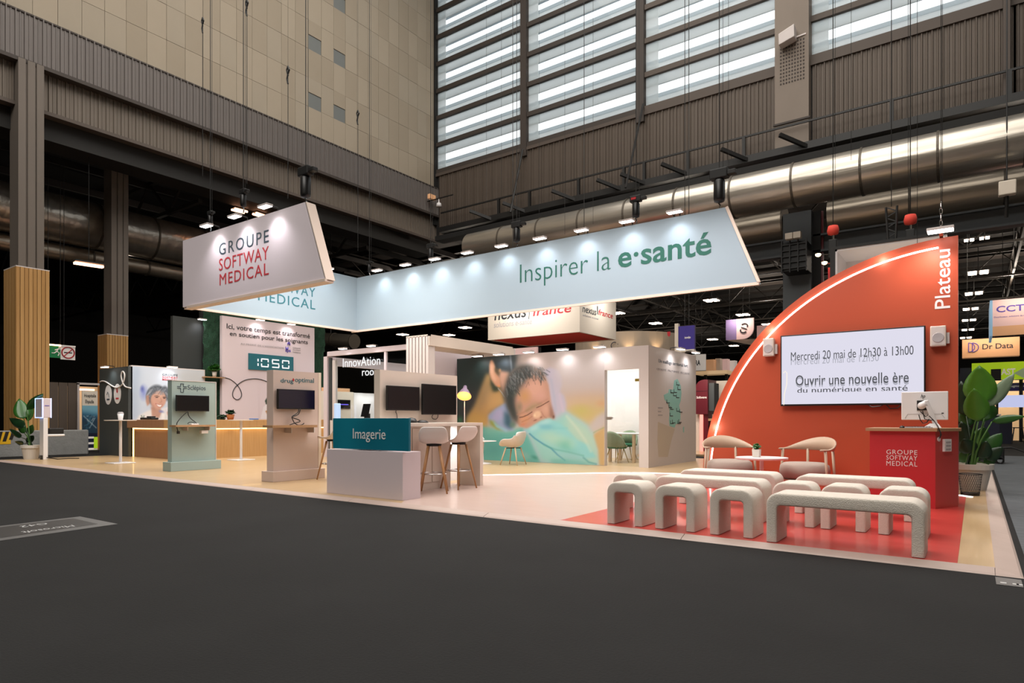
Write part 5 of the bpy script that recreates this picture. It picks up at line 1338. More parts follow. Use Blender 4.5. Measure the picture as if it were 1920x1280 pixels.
# baby head
A4.poly([(600, 190), (680, 155), (790, 150), (880, 185), (940, 260), (980, 360), (1000, 480), (1015, 600), (1045, 700), (1030, 740), (960, 730), (860, 790), (740, 840), (660, 800), (600, 720), (540, 600), (505, 500), (500, 400), (540, 270)], '#b98d79', 2, 1)
A4.poly([(600, 190), (680, 155), (760, 148), (820, 160), (760, 260), (700, 330), (640, 400), (610, 470), (600, 560), (620, 660), (650, 790), (600, 740), (540, 620), (505, 500), (500, 400), (540, 270)], '#39403e', 6, 1)
A4.poly([(520, 400), (590, 420), (600, 560), (650, 760), (590, 720), (530, 580)], '#2c3433', 7, .9); A4.blob(600, 430, 60, 80, '#4f5a4a', .6, soft=.9)
A4.blob(830, 400, 150, 150, '#cf9f8c', .9, soft=.7); A4.blob(720, 480, 90, 110, '#c2925c', .75, soft=.9); A4.blob(900, 470, 100, 90, '#c8998c', .7, soft=.9); A4.blob(660, 600, 50, 80, '#7c755e', .7, soft=.9)
A4.blob(800, 600, 110, 50, '#9b8a6a', .6, ang=-30, soft=.9); A4.blob(950, 620, 70, 80, '#c69a86', .9, soft=.8); A4.blob(720, 730, 90, 70, '#c58f6c', .9, ang=-30, soft=.7)
A4.blob(855, 680, 60, 50, '#d6b092', 1, ang=-35, soft=.5); A4.blob(830, 690, 18, 24, '#e6caa8', .8, soft=.9); A4.blob(835, 742, 30, 10, '#7a4a3a', .8, ang=-20, soft=.8); A4.blob(900, 710, 22, 12, '#7a4a3a', .6, ang=-30, soft=.8)
A4.blob(700, 790, 60, 26, '#c67f5f', .7, soft=.9, ang=-20); A4.poly([(990, 540), (1030, 640), (1046, 710), (1030, 740), (1000, 700)], '#7a5a50', 4, .8); A4.blob(1035, 705, 16, 26, '#5e3f38', .8, soft=.8)
A4.line([(665, 712), (700, 706), (750, 685), (800, 652)], 9, '#5b3b30', .95); A4.line([(850, 605), (900, 585), (950, 555), (985, 535)], 9, '#5b3b30', .95)
A4.line([(640, 680), (700, 660), (770, 620)], 14, '#a37a5e', .6, soft=4); A4.line([(860, 560), (920, 540), (970, 510)], 14, '#a87c6c', .5, soft=4); A4.line([(740, 640), (800, 600), (900, 560)], 20, '#8e7a5d', .45, soft=6)
A4.line([(690, 760), (760, 730), (800, 700)], 10, '#a06b50', .6, soft=3); A4.line([(900, 650), (930, 700), (960, 720)], 10, '#9a6a58', .6, soft=3)
rs = random.Random(5)
A4.poly([(560, 250), (600, 185), (680, 150), (790, 143), (880, 175), (935, 240), (960, 300), (900, 250), (840, 235), (780, 260), (720, 320), (660, 400), (620, 440), (560, 420)], '#4b4f4e', 9, .75)
for k in range(130):
    a = rs.uniform(PI * .98, PI * 1.72); r = rs.uniform(.6, 1.03); x, y = 790 + 270 * r * math.cos(a), 400 + 250 * r * math.sin(a)
    A4.line([(x, y), (x + rs.uniform(-10, 60), y + rs.uniform(20, 90))], 6, rs.choice(['#2b3230', '#6a6f70', '#8d8f92', '#3c4446', '#20282a']), .7)
for k in range(26):
    x = rs.uniform(640, 900); A4.line([(x, 190 + abs(x - 780) * .3), (x + rs.uniform(-30, 20), 155 + abs(x - 780) * .3)], 5, '#6d6460', .6)
for k in range(22):
    x = rs.uniform(660, 900); y = rs.uniform(190, 330); A4.line([(x, y), (x + rs.uniform(-25, 25), y + rs.uniform(20, 60))], 5, rs.choice(['#5b4a42', '#e3d6d2', '#4a3f3b']), .6)
# front cloth folds
A4.poly([(700, 830), (760, 835), (900, 745), (1000, 720), (1040, 745), (1100, 770), (1200, 860), (1300, 960), (1420, 1010), (1500, 1150), (1200, 1180), (1000, 1050), (850, 960), (780, 900)], '#86c4c6', 3, 1)
A4.poly([(760, 835), (960, 730), (1030, 750), (900, 810), (800, 870)], '#a3cfd0', 4, .9); A4.poly([(860, 790), (1000, 800), (1060, 830), (960, 840), (880, 820)], '#69adc0', 5, .9)
A4.poly([(820, 900), (1000, 860), (1150, 920), (1280, 960), (1240, 1060), (1000, 1010)], '#a9ccb9', 9, .8); A4.poly([(1040, 990), (1230, 960), (1200, 1040), (1330, 1110), (1180, 1090)], '#5fb0a2', 9, .7)
A4.line([(775, 890), (830, 940), (920, 1000), (1010, 1050), (1080, 1120), (1160, 1180)], 16, '#4a8fa6', .9, soft=3); A4.line([(930, 1010), (1050, 1060), (1200, 1090), (1360, 1130)], 14, '#5aa79c', .7, soft=4)
A4.line([(1360, 1150), (1420, 1200), (1500, 1220)], 16, '#4d8f96', .7, soft=4); A4.line([(1180, 700), (1290, 830), (1380, 960), (1440, 1080)], 26, '#c4d0bd', .5, soft=7); A4.line([(1040, 830), (1180, 830)], 20, '#7dbec0', .6, soft=6)
A4.line([(1100, 460), (1120, 560), (1140, 640)], 24, '#c3b3c4', .6, soft=6); A4.line([(1010, 300), (1040, 480), (1060, 640)], 24, '#9ea7bd', .5, soft=7)
A4.poly([(1000, 1180), (1200, 1160), (1400, 1200), (1500, 1235), (1000, 1215)], '#57a79c', 6, .8); A4.poly([(1020, 1080), (1300, 1120), (1400, 1180), (1200, 1180)], '#93b8b9', 8, .8)
A4.poly([(1430, 790), (1500, 700), (1600, 640), (1629, 700), (1600, 810), (1500, 860), (1430, 850)], '#b9b0ae', 6, 1); A4.poly([(1470, 900), (1600, 810), (1600, 1245), (1535, 1235), (1520, 1060)], '#bd9f6e', 3, 1); A4.line([(1470, 880), (1500, 860), (1600, 815)], 8, '#7d9a68', .6, soft=3)
def col_mural(pts):
    d = -_s * pts[:, 0] + _c * pts[:, 1]; r = _c * pts[:, 0] + _s * pts[:, 1]
    x = (CXP + FPX * r / d - 860) * 5.818 / 4; y = (HYP - FPX * (pts[:, 2] - CZ) / d - 660) * 5.818 / 4
    c_ = A4.sample(x, y)
    # the print fades into plain pale grey towards its upper right
    fade = np.clip((x - 245) / 45, 0, 1) * np.clip((120 - y) / 60, 0, 1); fade = fade[:, None]
    return c_ * (1 - fade) + np.array([.76, .725, .72]) * fade
print_mesh('mural_print', M['print'], (-12.135, YM - .004, PZ + .005), (dx0 + 12.13, 0, 0), (0, 0, ZM - PZ - .01), 330, 215, col_mural, mb_)
# map of France on the side wall
W = lambda x, y: (x / 4.573 + 1180, y / 4.573 + 620)
def xpoly(pts, X, d, m, par, name):
    P = [onX(*W(*p), X) for p in pts]; return MB().prism([(X + d, p.y, p.z) for p in P][::-1], (-d, 0, 0)).build(name, m, par)
xpoly([(385, 425), (412, 412), (440, 470), (446, 530), (440, 600), (425, 640), (438, 690), (437, 760), (425, 790), (398, 800), (388, 830), (345, 815), (340, 770), (345, 680), (330, 620), (302, 590), (295, 550), (335, 530), (338, 500), (375, 505), (380, 455)], XM, .004, M['france'], mb_, 'printed_map')
xpoly([(460, 825), (469, 820), (468, 872), (460, 868)], XM, .004, M['france'], mb_, 'printed_map')
xpoly([(245, 780), (390, 840), (360, 940), (330, 1080), (250, 1080), (240, 950)], XM, .002, M['faint'], mb_, 'printed_shade')
mk = MB()
for (x, y) in [(402, 445), (412, 485), (352, 512), (380, 510), (375, 538), (400, 555), (318, 600), (338, 640), (350, 655), (403, 672), (427, 680), (346, 712), (350, 778), (366, 772), (412, 778), (420, 768)]:
    p, q_ = onX(*W(x, y), XM), onX(*W(x + 14, y + 6), XM)
    mk.box(XM, p.y, p.z - .06, XM + .007, p.y + .025, p.z + .03).box(XM, p.y, p.z - .06, XM + .007, q_.y + .1, p.z - .04)
mk.build('map_marks', M['ink_black'], mb_)
TX('Un maillage territorial fort', XM + .001, *(W(250, 0)[0], W(500, 0)[0], W(0, 240)[1], W(0, 280)[1]), M['ink_grey'], mb_, weight=.0)
TX('QUALITÉ  PROXIMITÉ  SÉCURITÉ', XM + .001, *(W(235, 0)[0], W(515, 0)[0], W(0, 312)[1], W(0, 338)[1]), M['ink_pale'], mb_)
for k, wd_ in enumerate((40, 26, 38)):
    p, q_ = onX(*W(246, 655 + 31 * k), XM), onX(*W(246 + wd_, 662 + 31 * k), XM)
    MB().box(XM, p.y, p.z - .03, XM + .003, q_.y, p.z).build('legend_line', M['ink_pale'], mb_)
mls = [(906, 'first'), (946, 'second'), (1002, 'third'), (1065, 'fourth'), (1134, 'fifth')]
for px, o_ in mls:
    x = onY(px, 0, YM).x
    arm_lamp(x, YM, ZM, 0, -1, '%s arm lamp from the left on the mural wall' % o_, 'arm lamps on the mural wall', 15, tgt=.8, col=(.97, .97, 1))
for px, o_ in ((1257, 'left'), (1286, 'right')):
    y = onX(px, 0, XM).y
    arm_lamp(XM, y, ZM, 1, 0, '%s arm lamp above the map of France' % o_, 'arm lamps above the map', 20, tgt=.8, col=(.97, .97, 1))

# furniture inside the cabin
def tub_chair(x, y, rz, label):
    t = thing('tub_chair', label, 'chair', (x, y, PZ), rz, 'green chairs in the cabin')
    P = []
    for i in range(13):
        a = math.radians(-25 + 230 * i / 12); cx_, sy_ = math.cos(a), math.sin(a)
        h = .46 + .36 * max(0, math.sin(a)) ** .6
        P.append([(cx_ * .25, sy_ * .23, .40), (cx_ * .28, sy_ * .26, .44), (cx_ * .30, sy_ * .28, h - .05), (cx_ * .29, sy_ * .27, h), (cx_ * .25, sy_ * .235, h - .03), (cx_ * .22, sy_ * .2, .47)])
    MB().grid(P).build('backrest', M['green_fab'], t, smooth=True, local=True, solid=.015)
    MB().lathe([(.001, .37), (.24, .37), (.27, .41), (.26, .455), (.001, .465)], (0, -.02, 0), 24, caps=False).build('seat', M['green_seat'], t, smooth=True, local=True)
    for i, j in ((-1, -1), (1, -1), (1, 1), (-1, 1)):
        MB().tube([(.13 * i, .12 * j, .38), (.23 * i, .21 * j, 0)], [.014, .009], 8).build('leg', M['brass'], t, smooth=True, local=True)
q_ = G(1153, 867); tub_chair(q_.x, q_.y + .1, math.radians(165), 'grey green tweed chair just inside the cabin door')
tub_chair(-7.15, 16.62, math.radians(0), 'green chair behind the right end of the cabin table')
tub_chair(-8.0, 16.62, math.radians(5), 'green chair behind the left part of the cabin table')
ct = thing('meeting_table', 'white topped meeting table with pale wooden legs inside the cabin', 'table', (-7.2, 15.9, PZ))
MB().box(-8.1, 15.55, .775, -6.5, 16.25, .81).build('tabletop', M['pure'], ct, bevel=.01)
for x, y in ((-8.0, 15.6), (-6.6, 15.6), (-8.0, 16.2), (-6.6, 16.2)): MB().bar((x, y, PZ), (x, y, .775), .07).build('leg', M['pale_wood'], ct)
p = onY(1190, 0, 15.6); MB().bar((p.x, 15.55, PZ), (p.x - .02, 15.6, .775), .07).build('leg', M['pale_wood'], ct)
cu = thing('storage_cube', 'low pale storage cube against the rear wall of the cabin', 'cube', (-6.7, 16.9, PZ))
MB().box(-6.82, 16.55, PZ, -6.42, 17.05, .60).build('body', M['white'], cu, bevel=.03)
MB().box(-6.8, 16.54, .33, -6.44, 16.55, .335).build('drawer_gap', M['ink_pale'], cu)

# lounge corner in front of the mural
q_ = G(868, 867)
fl = thing('floor_lamp', 'slim white floor lamp with a lilac cone shade glowing orange inside', 'lamp', (-11.2, 13.5, PZ))
YL = 13.5; p = onY(871, 700, YL); hd = onY(873, 727, YL)
ce = onY(876, 740, YL)
MB().lathe([(.15, 0), (.15, .02), (.02, .03)], (p.x, YL, PZ), 24).build('base', M['pure'], fl, smooth=True)
MB().tube([(p.x, YL, PZ + .02), (p.x, YL, ce.z)], .013, 8).build('pole', M['pure'], fl, smooth=True)
ax = Vector((.38, -.62, -1)).normalized(); u_ = ax.orthogonal().normalized(); v_ = ax.cross(u_); top_ = Vector((p.x + .02, YL, ce.z + .20))
def cone(prof, m, nm):
    mb = MB(); rows = []
    for s2_, r in prof: rows.append([top_ + ax * s2_ + (u_ * math.cos(k * PI / 12) + v_ * math.sin(k * PI / 12)) * r for k in range(25)])
    mb.grid(rows).build(nm, m, fl, smooth=True)
cone([(-.05, .001), (-.05, .04), (.0, .055), (.05, .06), (.10, .10), (.30, .20)], M['shade_out'], 'shade')
cone([(.12, .001), (.13, .09), (.295, .19)], M['shade_in'], 'shade_lining')
light('POINT', top_ + ax * .25, (0, 0, 0), 4, (1, .7, .4), .05, name='bulb')
q_ = onZ(908, 829, .62)
tu = thing('pedestal_table', 'round white pedestal table mostly hidden behind the island end panel', 'table', (-10.15, 13.0, PZ))
MB().lathe([(.001, .55), (.36, .575), (.36, .59), (.001, .592)], (-10.25, 12.9, PZ), 32, caps=False).build('tabletop', M['pure'], tu, smooth=False)
MB().lathe([(.24, 0), (.23, .015), (.04, .05), (.03, .3), (.05, .56)], (-10.25, 12.9, PZ), 24).build('pedestal', M['pure'], tu, smooth=True)
mu = thing('white_mug', 'white mug on the round pedestal table', 'mug', (-10.2, 12.9, .632))
MB().lathe([(.035, 0), (.04, .10), (.035, .10), (.03, .01), (.001, .01)], (-10.15, 12.75, .632), 16).build('cup', M['pure'], mu, smooth=True)
MB().tube([(-10.11, 12.75, .66), (-10.07, 12.75, .68), (-10.11, 12.75, .71)], .007, 6).build('handle', M['pure'], mu)
ac = thing('shell_armchair', 'white shell armchair on pale wooden legs before the baby mural', 'chair', (-9.42, 13.1, PZ), math.radians(-82))
s_ = shell_seat(.62, .50, .40, None, None, arms=.17); s_.v = [v + Vector((0, 0, .44)) for v in s_.v]
s_.build('seat_shell', M['shell'], ac, smooth=True, local=True, solid=.018, subsurf=1)
for i, j in ((-1, -1), (1, -1), (1, 1), (-1, 1)):
    MB().tube([(.15 * i, .13 * j, .43), (.25 * i, .24 * j, 0)], [.02, .013], 9).build('leg', M['pale_wood'], ac, smooth=True, local=True)
MB().bar((-.15, -.13, .42), (.15, .13, .42), .03, .02).bar((-.15, .13, .42), (.15, -.13, .42), .03, .02).build('under_frame', M['steel_dark'], ac, local=True)

# ================================================================== ORANGE STAGE WALL
OX, OZ, OR, OY = -.22, PZ, 3.93, 11.85
ow = thing('orange_arch_wall', 'tall orange quarter circle stage wall edged with a white light line', 'wall panel', (-2.2, 11.9, PZ))
def qarc(r, n=48): return [(OX - r * math.sin(PI / 2 * i / n), OY, OZ + r * math.cos(PI / 2 * i / n)) for i in range(n + 1)]
P = [(OX, OY, OZ)] + qarc(OR)[::1]
P = [(OX, OY, OZ)] + qarc(OR); P = P  # ccw seen from the front: corner, top, down the rim
MB().prism([Vector(p) for p in P], (0, .22, 0)).build('wall_body', M['orange'], ow)
P2 = [Vector((OX, OY - .035, OZ))] + [Vector((x, OY - .035, z)) for x, _, z in qarc(OR - .17)]
MB().prism(P2, (0, .03, 0)).build('raised_face', M['orange'], ow)
MB().tube([Vector((x, OY - .02, z)) for x, _, z in qarc(OR - .145)][2:], .014, 8).build('light_line', M['sky_strip'], ow)
for k in range(3):
    aa = PI / 2 * (k + .5) / 3; pp = Vector((OX - (OR - .1) * math.sin(aa), OY - .12, OZ + (OR - .1) * math.cos(aa)))
    light('POINT', pp, pp, 3.0, (1, .93, .88), .05, name='light_line_glow')
a_, b_ = onY(1753, 580, OY), onY(1782, 467, OY)
text('Plateau', 'Y', OY - .036, a_.x, b_.x, a_.z, b_.z, M['pure'], ow, weight=.006, vertical=True)
lp = onY(1765, 440, OY)
tl = thing('arm_lamp', 'bright lamp hung by a chain at the tip of the orange wall', 'lamp', (lp.x, OY, 3.97))
MB().box(lp.x - .17, OY - .42, 4.0, lp.x + .17, OY - .2, 4.04).build('head', M['white'], tl, bevel=.006)
MB().box(lp.x - .16, OY - .41, 3.99, lp.x + .16, OY - .21, 4.0).build('lens', M['lamp_face'], tl)
MB().bar((lp.x, OY - .2, 4.02), (lp.x, OY + .1, 3.98), .05, .03).build('arm', M['chrome'], tl)
for k in range(5):
    z = 4.08 + k * .09; MB().tube([(lp.x + .018 * math.cos(a) * (1 if k % 2 else 0), OY - .1 + .018 * math.cos(a) * (0 if k % 2 else 1), z + .05 * math.sin(a)) for a in [n_ * PI / 6 for n_ in range(13)]], .007, 5).build('chain_link', M['chrome'], tl)
MB().tube([(lp.x, OY - .1, 4.5), (lp.x, OY - .1, 27.1)], .005, 5).build('suspension_wire', M['steel_dark'], tl)
light('SPOT', (lp.x - .05, OY - .45, 3.97), (lp.x - .35, OY, 2.7), 70, (1, .93, .88), .06, angle=2.0, blend=.95, name='lamp_light')
# wall television
tv = thing('presentation_screen', 'large lit wall television showing Mercredi 20 mai de 12h30 à 13h00', 'screen', (-1.7, OY - .1, 1.4))
YT = OY - .13
x0_, x1_, z0_, z1_ = -2.74, -.63, 1.41, 2.625
MB().box(x0_, YT, z0_, x1_, YT + .06, z1_).build('bezel', M['black'], tv, bevel=.006)
MB().box(x0_ + .02, YT - .003, z0_ + .03, x1_ - .02, YT + .01, z1_ - .02).build('display', M['tv'], tv)
MB().box(-2.1, YT + .06, 1.7, -1.3, OY - .035, 2.3).build('mount', M['heart'], tv)
text('Mercredi 20 mai de 12h30 à 13h00', 'Y', YT - .004, onY(1483, 0, YT).x, onY(1713, 0, YT).x, 2.185, 2.33, M['tv_ink'], tv, weight=.0, depth=.001)
text('Mercredi 20 mai de 12h30', 'Y', YT - .003, onY(1483, 0, YT).x, onY(1648, 0, YT).x, 2.11, 2.225, M['tv_ink2'], tv, weight=-.004, depth=.0006)
text('Ouvrir une nouvelle ère', 'Y', YT - .004, onY(1492, 0, YT).x, onY(1704, 0, YT).x, 1.755, 1.93, M['tv_ink'], tv, weight=.004, depth=.001)
text('Ouvrir une nouvelle ère', 'Y', YT - .003, onY(1492, 0, YT).x, onY(1704, 0, YT).x, 1.725, 1.90, M['tv_ink2'], tv, weight=.004, depth=.0006)
text('du numérique en santé', 'Y', YT - .004, onY(1495, 0, YT).x, onY(1702, 0, YT).x, 1.60, 1.72, M['tv_ink'], tv, weight=.004, depth=.001)
MB().box(x0_ + .25, YT - .0062, 1.585, x1_ - .3, YT - .0052, 1.635).build('frame_cut', M['tv'], tv)
w_ = lambda x, y: onY(x / 2.667 + 1300, y / 2.667 + 420, YT - .01)
MB().tube([w_(450, 745), w_(460, 735), w_(468, 745), w_(467, 800), w_(455, 850), w_(452, 905)], .006, 5).build('drawn_line', mat('screen_cream', '#050505', .5, emit='#fff3dc', es=1.0), tv)
MB().tube([(-1.15, YT + .02, z0_), (-1.1, YT, z0_ - .06), (-1.0, YT, z0_ - .05), (-.95, YT + .02, z0_)], .008, 5).tube([(-1.4, YT + .02, z0_), (-1.35, YT, z0_ - .03), (-1.25, YT, z0_ - .02), (-1.2, YT + .02, z0_)], .008, 5).build('cable', M['black'], tv)
for (pa, pb, ya, yb, lb) in ((1431, 1451, 635, 667, 'left grey square wall speaker beside the television'), (1744, 1774, 612, 648, 'right grey square wall speaker below the word Plateau')):
    a_, b_ = onY(pa, ya, OY - .15), onY(pb, yb, OY - .15)
    sp = thing('wall_speaker', lb, 'speaker', ((a_.x + b_.x) / 2, OY - .05, b_.z), 0, 'wall speakers')
    MB().box(a_.x, OY - .17, b_.z, b_.x, OY - .05, a_.z).build('cabinet', M['warm_white'], sp, bevel=.01)
    MB().box(a_.x + .02, OY - .175, b_.z + .02, b_.x - .02, OY - .169, a_.z - .02).build('grille', M['white'], sp)
    MB().lathe([(.075, 0), (.07, .006), (.001, .004)], (0, 0, 0), 24).build('driver', M['ink_pale'], sp, local=True).matrix_local = Matrix.Translation((0, -.127, (a_.z - b_.z) * .42)) @ Matrix.Rotation(PI / 2, 4, 'X')
    MB().box(b_.x - .02, OY - .09, b_.z + .04, b_.x + .04, OY - .035, a_.z - .1).build('bracket', M['white'], sp)

# ================================================================== LECTERN DESK
ld = thing('lectern_desk', 'red laminate desk with oak top and white GROUPE SOFTWAY MEDICAL lettering', 'desk', (-.7, 10.2, PZ))
body = [(-1.155, 9.8), (-.42, 9.8), (-.19, 10.22), (-.19, 10.62), (-1.155, 10.62)]
def hprism(poly, z0, z1): return MB().prism([(x, y, z1) for x, y in poly], (0, 0, z0 - z1))
hprism(body, PZ, 1.03).build('body', M['red'], ld)
MB().add([(-.42, 9.799, PZ), (-.189, 10.22, PZ), (-.189, 10.22, 1.03), (-.42, 9.799, 1.03)], [(0, 1, 2, 3)]).build('angled_face', M['red_side'], ld)
hprism([(-1.20, 9.75), (-.40, 9.75), (-.16, 10.2), (-.16, 10.66), (-1.20, 10.66)], 1.03, 1.068).build('desktop', M['oak_top'], ld)
for s_, ya, yb in (('GROUPE', 842.5, 851), ('SOFTWAY', 853, 861.5), ('MEDICAL', 863.5, 872.5)):
    TY(s_, 9.799, 1662, 1720, ya, yb, M['white_ink'], ld, weight=0, spacing=1.15)
fx = Vector((.23, .42, 0)).normalized(); fn = Vector((.42, -.23, 0)).normalized()
def face_box(par, u0, u1, z0, z1, d, m, name, bev=0):
    o = Vector((-.42, 9.799, 0)); a_ = o + fx * u0 + fn * .001; b_ = o + fx * u1 + fn * .001
    return MB().prism([a_ + Vector((0, 0, z0)) + fn * d, b_ + Vector((0, 0, z0)) + fn * d, b_ + Vector((0, 0, z1)) + fn * d, a_ + Vector((0, 0, z1)) + fn * d], -fn * d).build(name, m, par, bevel=bev)
face_box(ld, .14, .29, .77, .93, .03, M['pure'], 'socket_plate', .004)
for k in range(3): face_box(ld, .165, .265, .79 + k * .045, .81 + k * .045, .034, M['ink_pale'], 'socket_slot')
p = onY(1764, 822, 9.98); MB().lathe([(.03, 0), (.03, .008), (.02, .012), (.001, .012)], (0, 0, 0), 18).build('cable_grommet', M['pure'], ld, local=True).matrix_local = Matrix.Translation(Vector((-.42, 9.799, 0)) + fx * .06 + fn * .004 + Vector((0, 0, .93)) - ld.location) @ fn.to_track_quat('Z', 'Y').to_matrix().to_4x4()
mo = thing('desk_monitor', 'white monitor seen from behind on a jointed arm over the red desk', 'monitor', (-.5, 10.1, 1.068))
YMn = 10.25
a_, b_ = onY(1690, 735, YMn), onY(1778, 787, YMn)
MB().box(a_.x, YMn, b_.z, b_.x, YMn + .035, a_.z).build('back_shell', M['pure'], mo, bevel=.008)
MB().box(a_.x + .01, YMn + .035, b_.z + .01, b_.x - .01, YMn + .04, a_.z - .01).build('display', M['screen'], mo)
def e_(u, v): return (a_.x + (b_.x - a_.x) * u, b_.z + (a_.z - b_.z) * v)
l1 = MB()
for (u0, v0, u1, v1) in ((.08, .06, .14, .21), (.14, .21, .86, .21), (.86, .21, .93, .06)):
    q0, q1 = e_(u0, v0), e_(u1, v1); l1.bar((q0[0], YMn - .001, q0[1]), (q1[0], YMn - .001, q1[1]), .004, .004)
l1.build('moulding_line', M['ink_pale'], mo)
q0, q1 = e_(.34, .34), e_(.56, .69); MB().box(q0[0], YMn - .012, q0[1], q1[0], YMn + .002, q1[1]).build('vesa_recess', M['heart'], mo)
text('hp', 'Y', YMn - .001, e_(.42, 0)[0], e_(.52, 0)[0], e_(0, .74)[1], e_(0, .91)[1], M['ink_black'], mo, shear=.35)
q0 = e_(.86, .22); MB().box(q0[0], YMn - .003, q0[1], q0[0] + .025, YMn, q0[1] + .012).build('rear_label', M['heart'], mo)
hx, hz = e_(.44, .50); jx, jz = e_(.56, .60); bx_, bz_ = e_(.78, -.24)
MB().tube([(hx, YMn - .01, hz), (hx + .02, YMn - .09, hz + .01), (jx, YMn - .12, jz)], [.05, .045, .04], 14).build('tilt_head', M['pure'], mo, smooth=True)
MB().bar((jx - .01, YMn - .12, jz + .03), (bx_ - .02, YMn - .10, bz_ + .04), .035, .055).build('upper_arm', M['pure'], mo, bevel=.008)
MB().hexa([(bx_ - .16, YMn - .16, 1.07), (bx_ + .05, YMn - .16, 1.07), (bx_ + .05, YMn - .04, 1.07), (bx_ - .16, YMn - .04, 1.07)], [(bx_ - .08, YMn - .13, 1.13), (bx_ + .01, YMn - .13, 1.13), (bx_ + .01, YMn - .07, 1.13), (bx_ - .08, YMn - .07, 1.13)]).build('arm_foot', M['pure'], mo, bevel=.006)
z4 = lambda x, y: onY(x / 4.921 + 1620, y / 4.921 + 700, YMn - .17)
for pts in ([(540, 345), (560, 420), (600, 430), (640, 430), (680, 480), (720, 540), (715, 580)], [(505, 380), (520, 430), (545, 460), (580, 450), (600, 420)], [(600, 390), (650, 440), (700, 500), (725, 560), (708, 592)], [(520, 350), (570, 400), (590, 380)]):
    mb5 = [z4(*p) for p in pts]
    for p in mb5:
        if p.z < 1.1: p.y = min(p.y, 9.70)
    MB().tube(mb5, .006, 6).build('cable', M['black'], mo)
kb = thing('keyboard', 'white keyboard with black edge on the red desk', 'keyboard', (-.8, 10.0, 1.068))
a_ = onY(1697, 797, 10.0); b_ = onY(1748, 797, 10.0)
MB().box(a_.x, 9.93, 1.068, b_.x, 10.07, 1.083).build('base', M['ink_pale'], kb, bevel=.004)
for i in range(3):
    for j in range(9): 
        x = a_.x + .01 + j * (b_.x - a_.x - .02) / 9
        MB().box(x, 9.94 + i * .042, 1.083, x + (b_.x - a_.x) / 9 - .012, 9.975 + i * .042, 1.09).build('key', M['charcoal'], kb)
ms = thing('card_reader', 'small black mouse beside the keyboard on the red desk', 'mouse', (-.95, 9.98, 1.068))
a_ = onY(1692, 797, 9.98)
MB().lathe([(.035, 0), (.034, .012), (.02, .028), (.001, .032)], (a_.x, 9.98, 1.068), 16).build('shell', M['black'], ms, smooth=True)
MB().box(a_.x - .003, 9.955, 1.092, a_.x + .003, 9.975, 1.10).build('wheel', M['heart'], ms)

# ================================================================== BENCHES AND CUBES
def bench(x0, y0, wd_, dp_, label, group, h=.455, tk=.115, lg=.095):
    t = thing('boucle_bench' if wd_ > .8 else 'boucle_stool', label, 'bench' if wd_ > .8 else 'stool', (x0 + wd_ / 2, y0 + dp_ / 2, PZ), 0, group)
    w2, d2 = wd_ / 2, dp_ / 2
    R = .11
    # outer and inner profile in X-Z
    out = [(-w2, 0), (-w2, h - R)] + [(-w2 + R - R * math.cos(a), h - R + R * math.sin(a)) for a in [PI / 2 * k / 7 for k in range(1, 8)]]
    out += [(w2 - R + R * math.sin(a), h - R + R * math.cos(a)) for a in [PI / 2 * k / 7 for k in range(0, 8)]] + [(w2, 0)]
    r2 = .035; L_ = lg
    inn = [(w2 - L_, 0), (w2 - L_, h - tk - r2)] + [(w2 - L_ - r2 + r2 * math.cos(a), h - tk - r2 + r2 * math.sin(a)) for a in [PI / 2 * k / 4 for k in range(1, 5)]]
    inn += [(-w2 + L_ + r2 - r2 * math.sin(a), h - tk - r2 + r2 * math.cos(a)) for a in [PI / 2 * k / 4 for k in range(0, 5)]] + [(-w2 + L_, 0)]
    n_o = len(out)
    prof = out + inn
    bm = bmesh.new()
    f_ = [bm.verts.new((x, -d2, z + .008)) for x, z in prof]; g_ = [bm.verts.new((x, d2, z + .008)) for x, z in prof]
    n_ = len(prof)
    F1 = bm.faces.new(f_); F2 = bm.faces.new(g_[::-1])
    for i in range(n_):
        bm.faces.new((f_[i], g_[i], g_[(i + 1) % n_], f_[(i + 1) % n_]))
    bmesh.ops.recalc_face_normals(bm, faces=bm.faces)
    bm.edges.ensure_lookup_table()
    eds = [e for e in bm.edges if (e in F1.edges[:] or e in F2.edges[:])]
    eds = [e for e in eds if (min(v.co.z for v in e.verts) > .02 or True) and not all(v.co.z < .02 for v in e.verts)]
    bmesh.ops.bevel(bm, geom=eds, offset=.022, segments=3, affect='EDGES', profile=.5, clamp_overlap=True)
    bmesh.ops.triangulate(bm, faces=[f for f in bm.faces if len(f.verts) > 4])
    me = bpy.data.meshes.new('upholstered_body'); bm.to_mesh(me); bm.free(); me.materials.append(M['bouclé'])
    me.polygons.foreach_set('use_smooth', [True] * len(me.polygons))
    me.set_sharp_from_angle(angle=math.radians(50))
    o = bpy.data.objects.new('upholstered_body', me); COL.objects.link(o); o.parent = t
    for sx in (-1, 1):
        for sy in (-1, 1):
            MB().box(sx * (w2 - lg / 2) - .03, sy * (d2 - .05) - .02, 0, sx * (w2 - lg / 2) + .03, sy * (d2 - .05) + .02, .012).build('glide', M['black'], t, local=True)
    return t
gr = 'cream bouclé stools on the red floor'; gb = 'cream bouclé benches on the red floor'
bench(-3.29, 6.33, .42, .40, 'cream bouclé stool at the left end of the front row', gr)
bench(-2.73, 6.33, .43, .40, 'cream bouclé stool in the middle of the three in the front row', gr)
bench(-2.15, 6.33, .42, .40, 'cream bouclé stool of the front row next to the front bench', gr)
bench(-1.59, 6.25, 1.25, .42, 'long cream bouclé bench in front, nearest the platform edge', gb)
bench(-3.70, 7.28, .44, .42, 'cream bouclé stool at the left end of the second row', gr)
bench(-3.16, 7.33, 1.26, .42, 'long cream bouclé bench in the left half of the second row', gb)
bench(-1.80, 7.33, .42, .40, 'cream bouclé stool of the second row right beside its bench', gr)
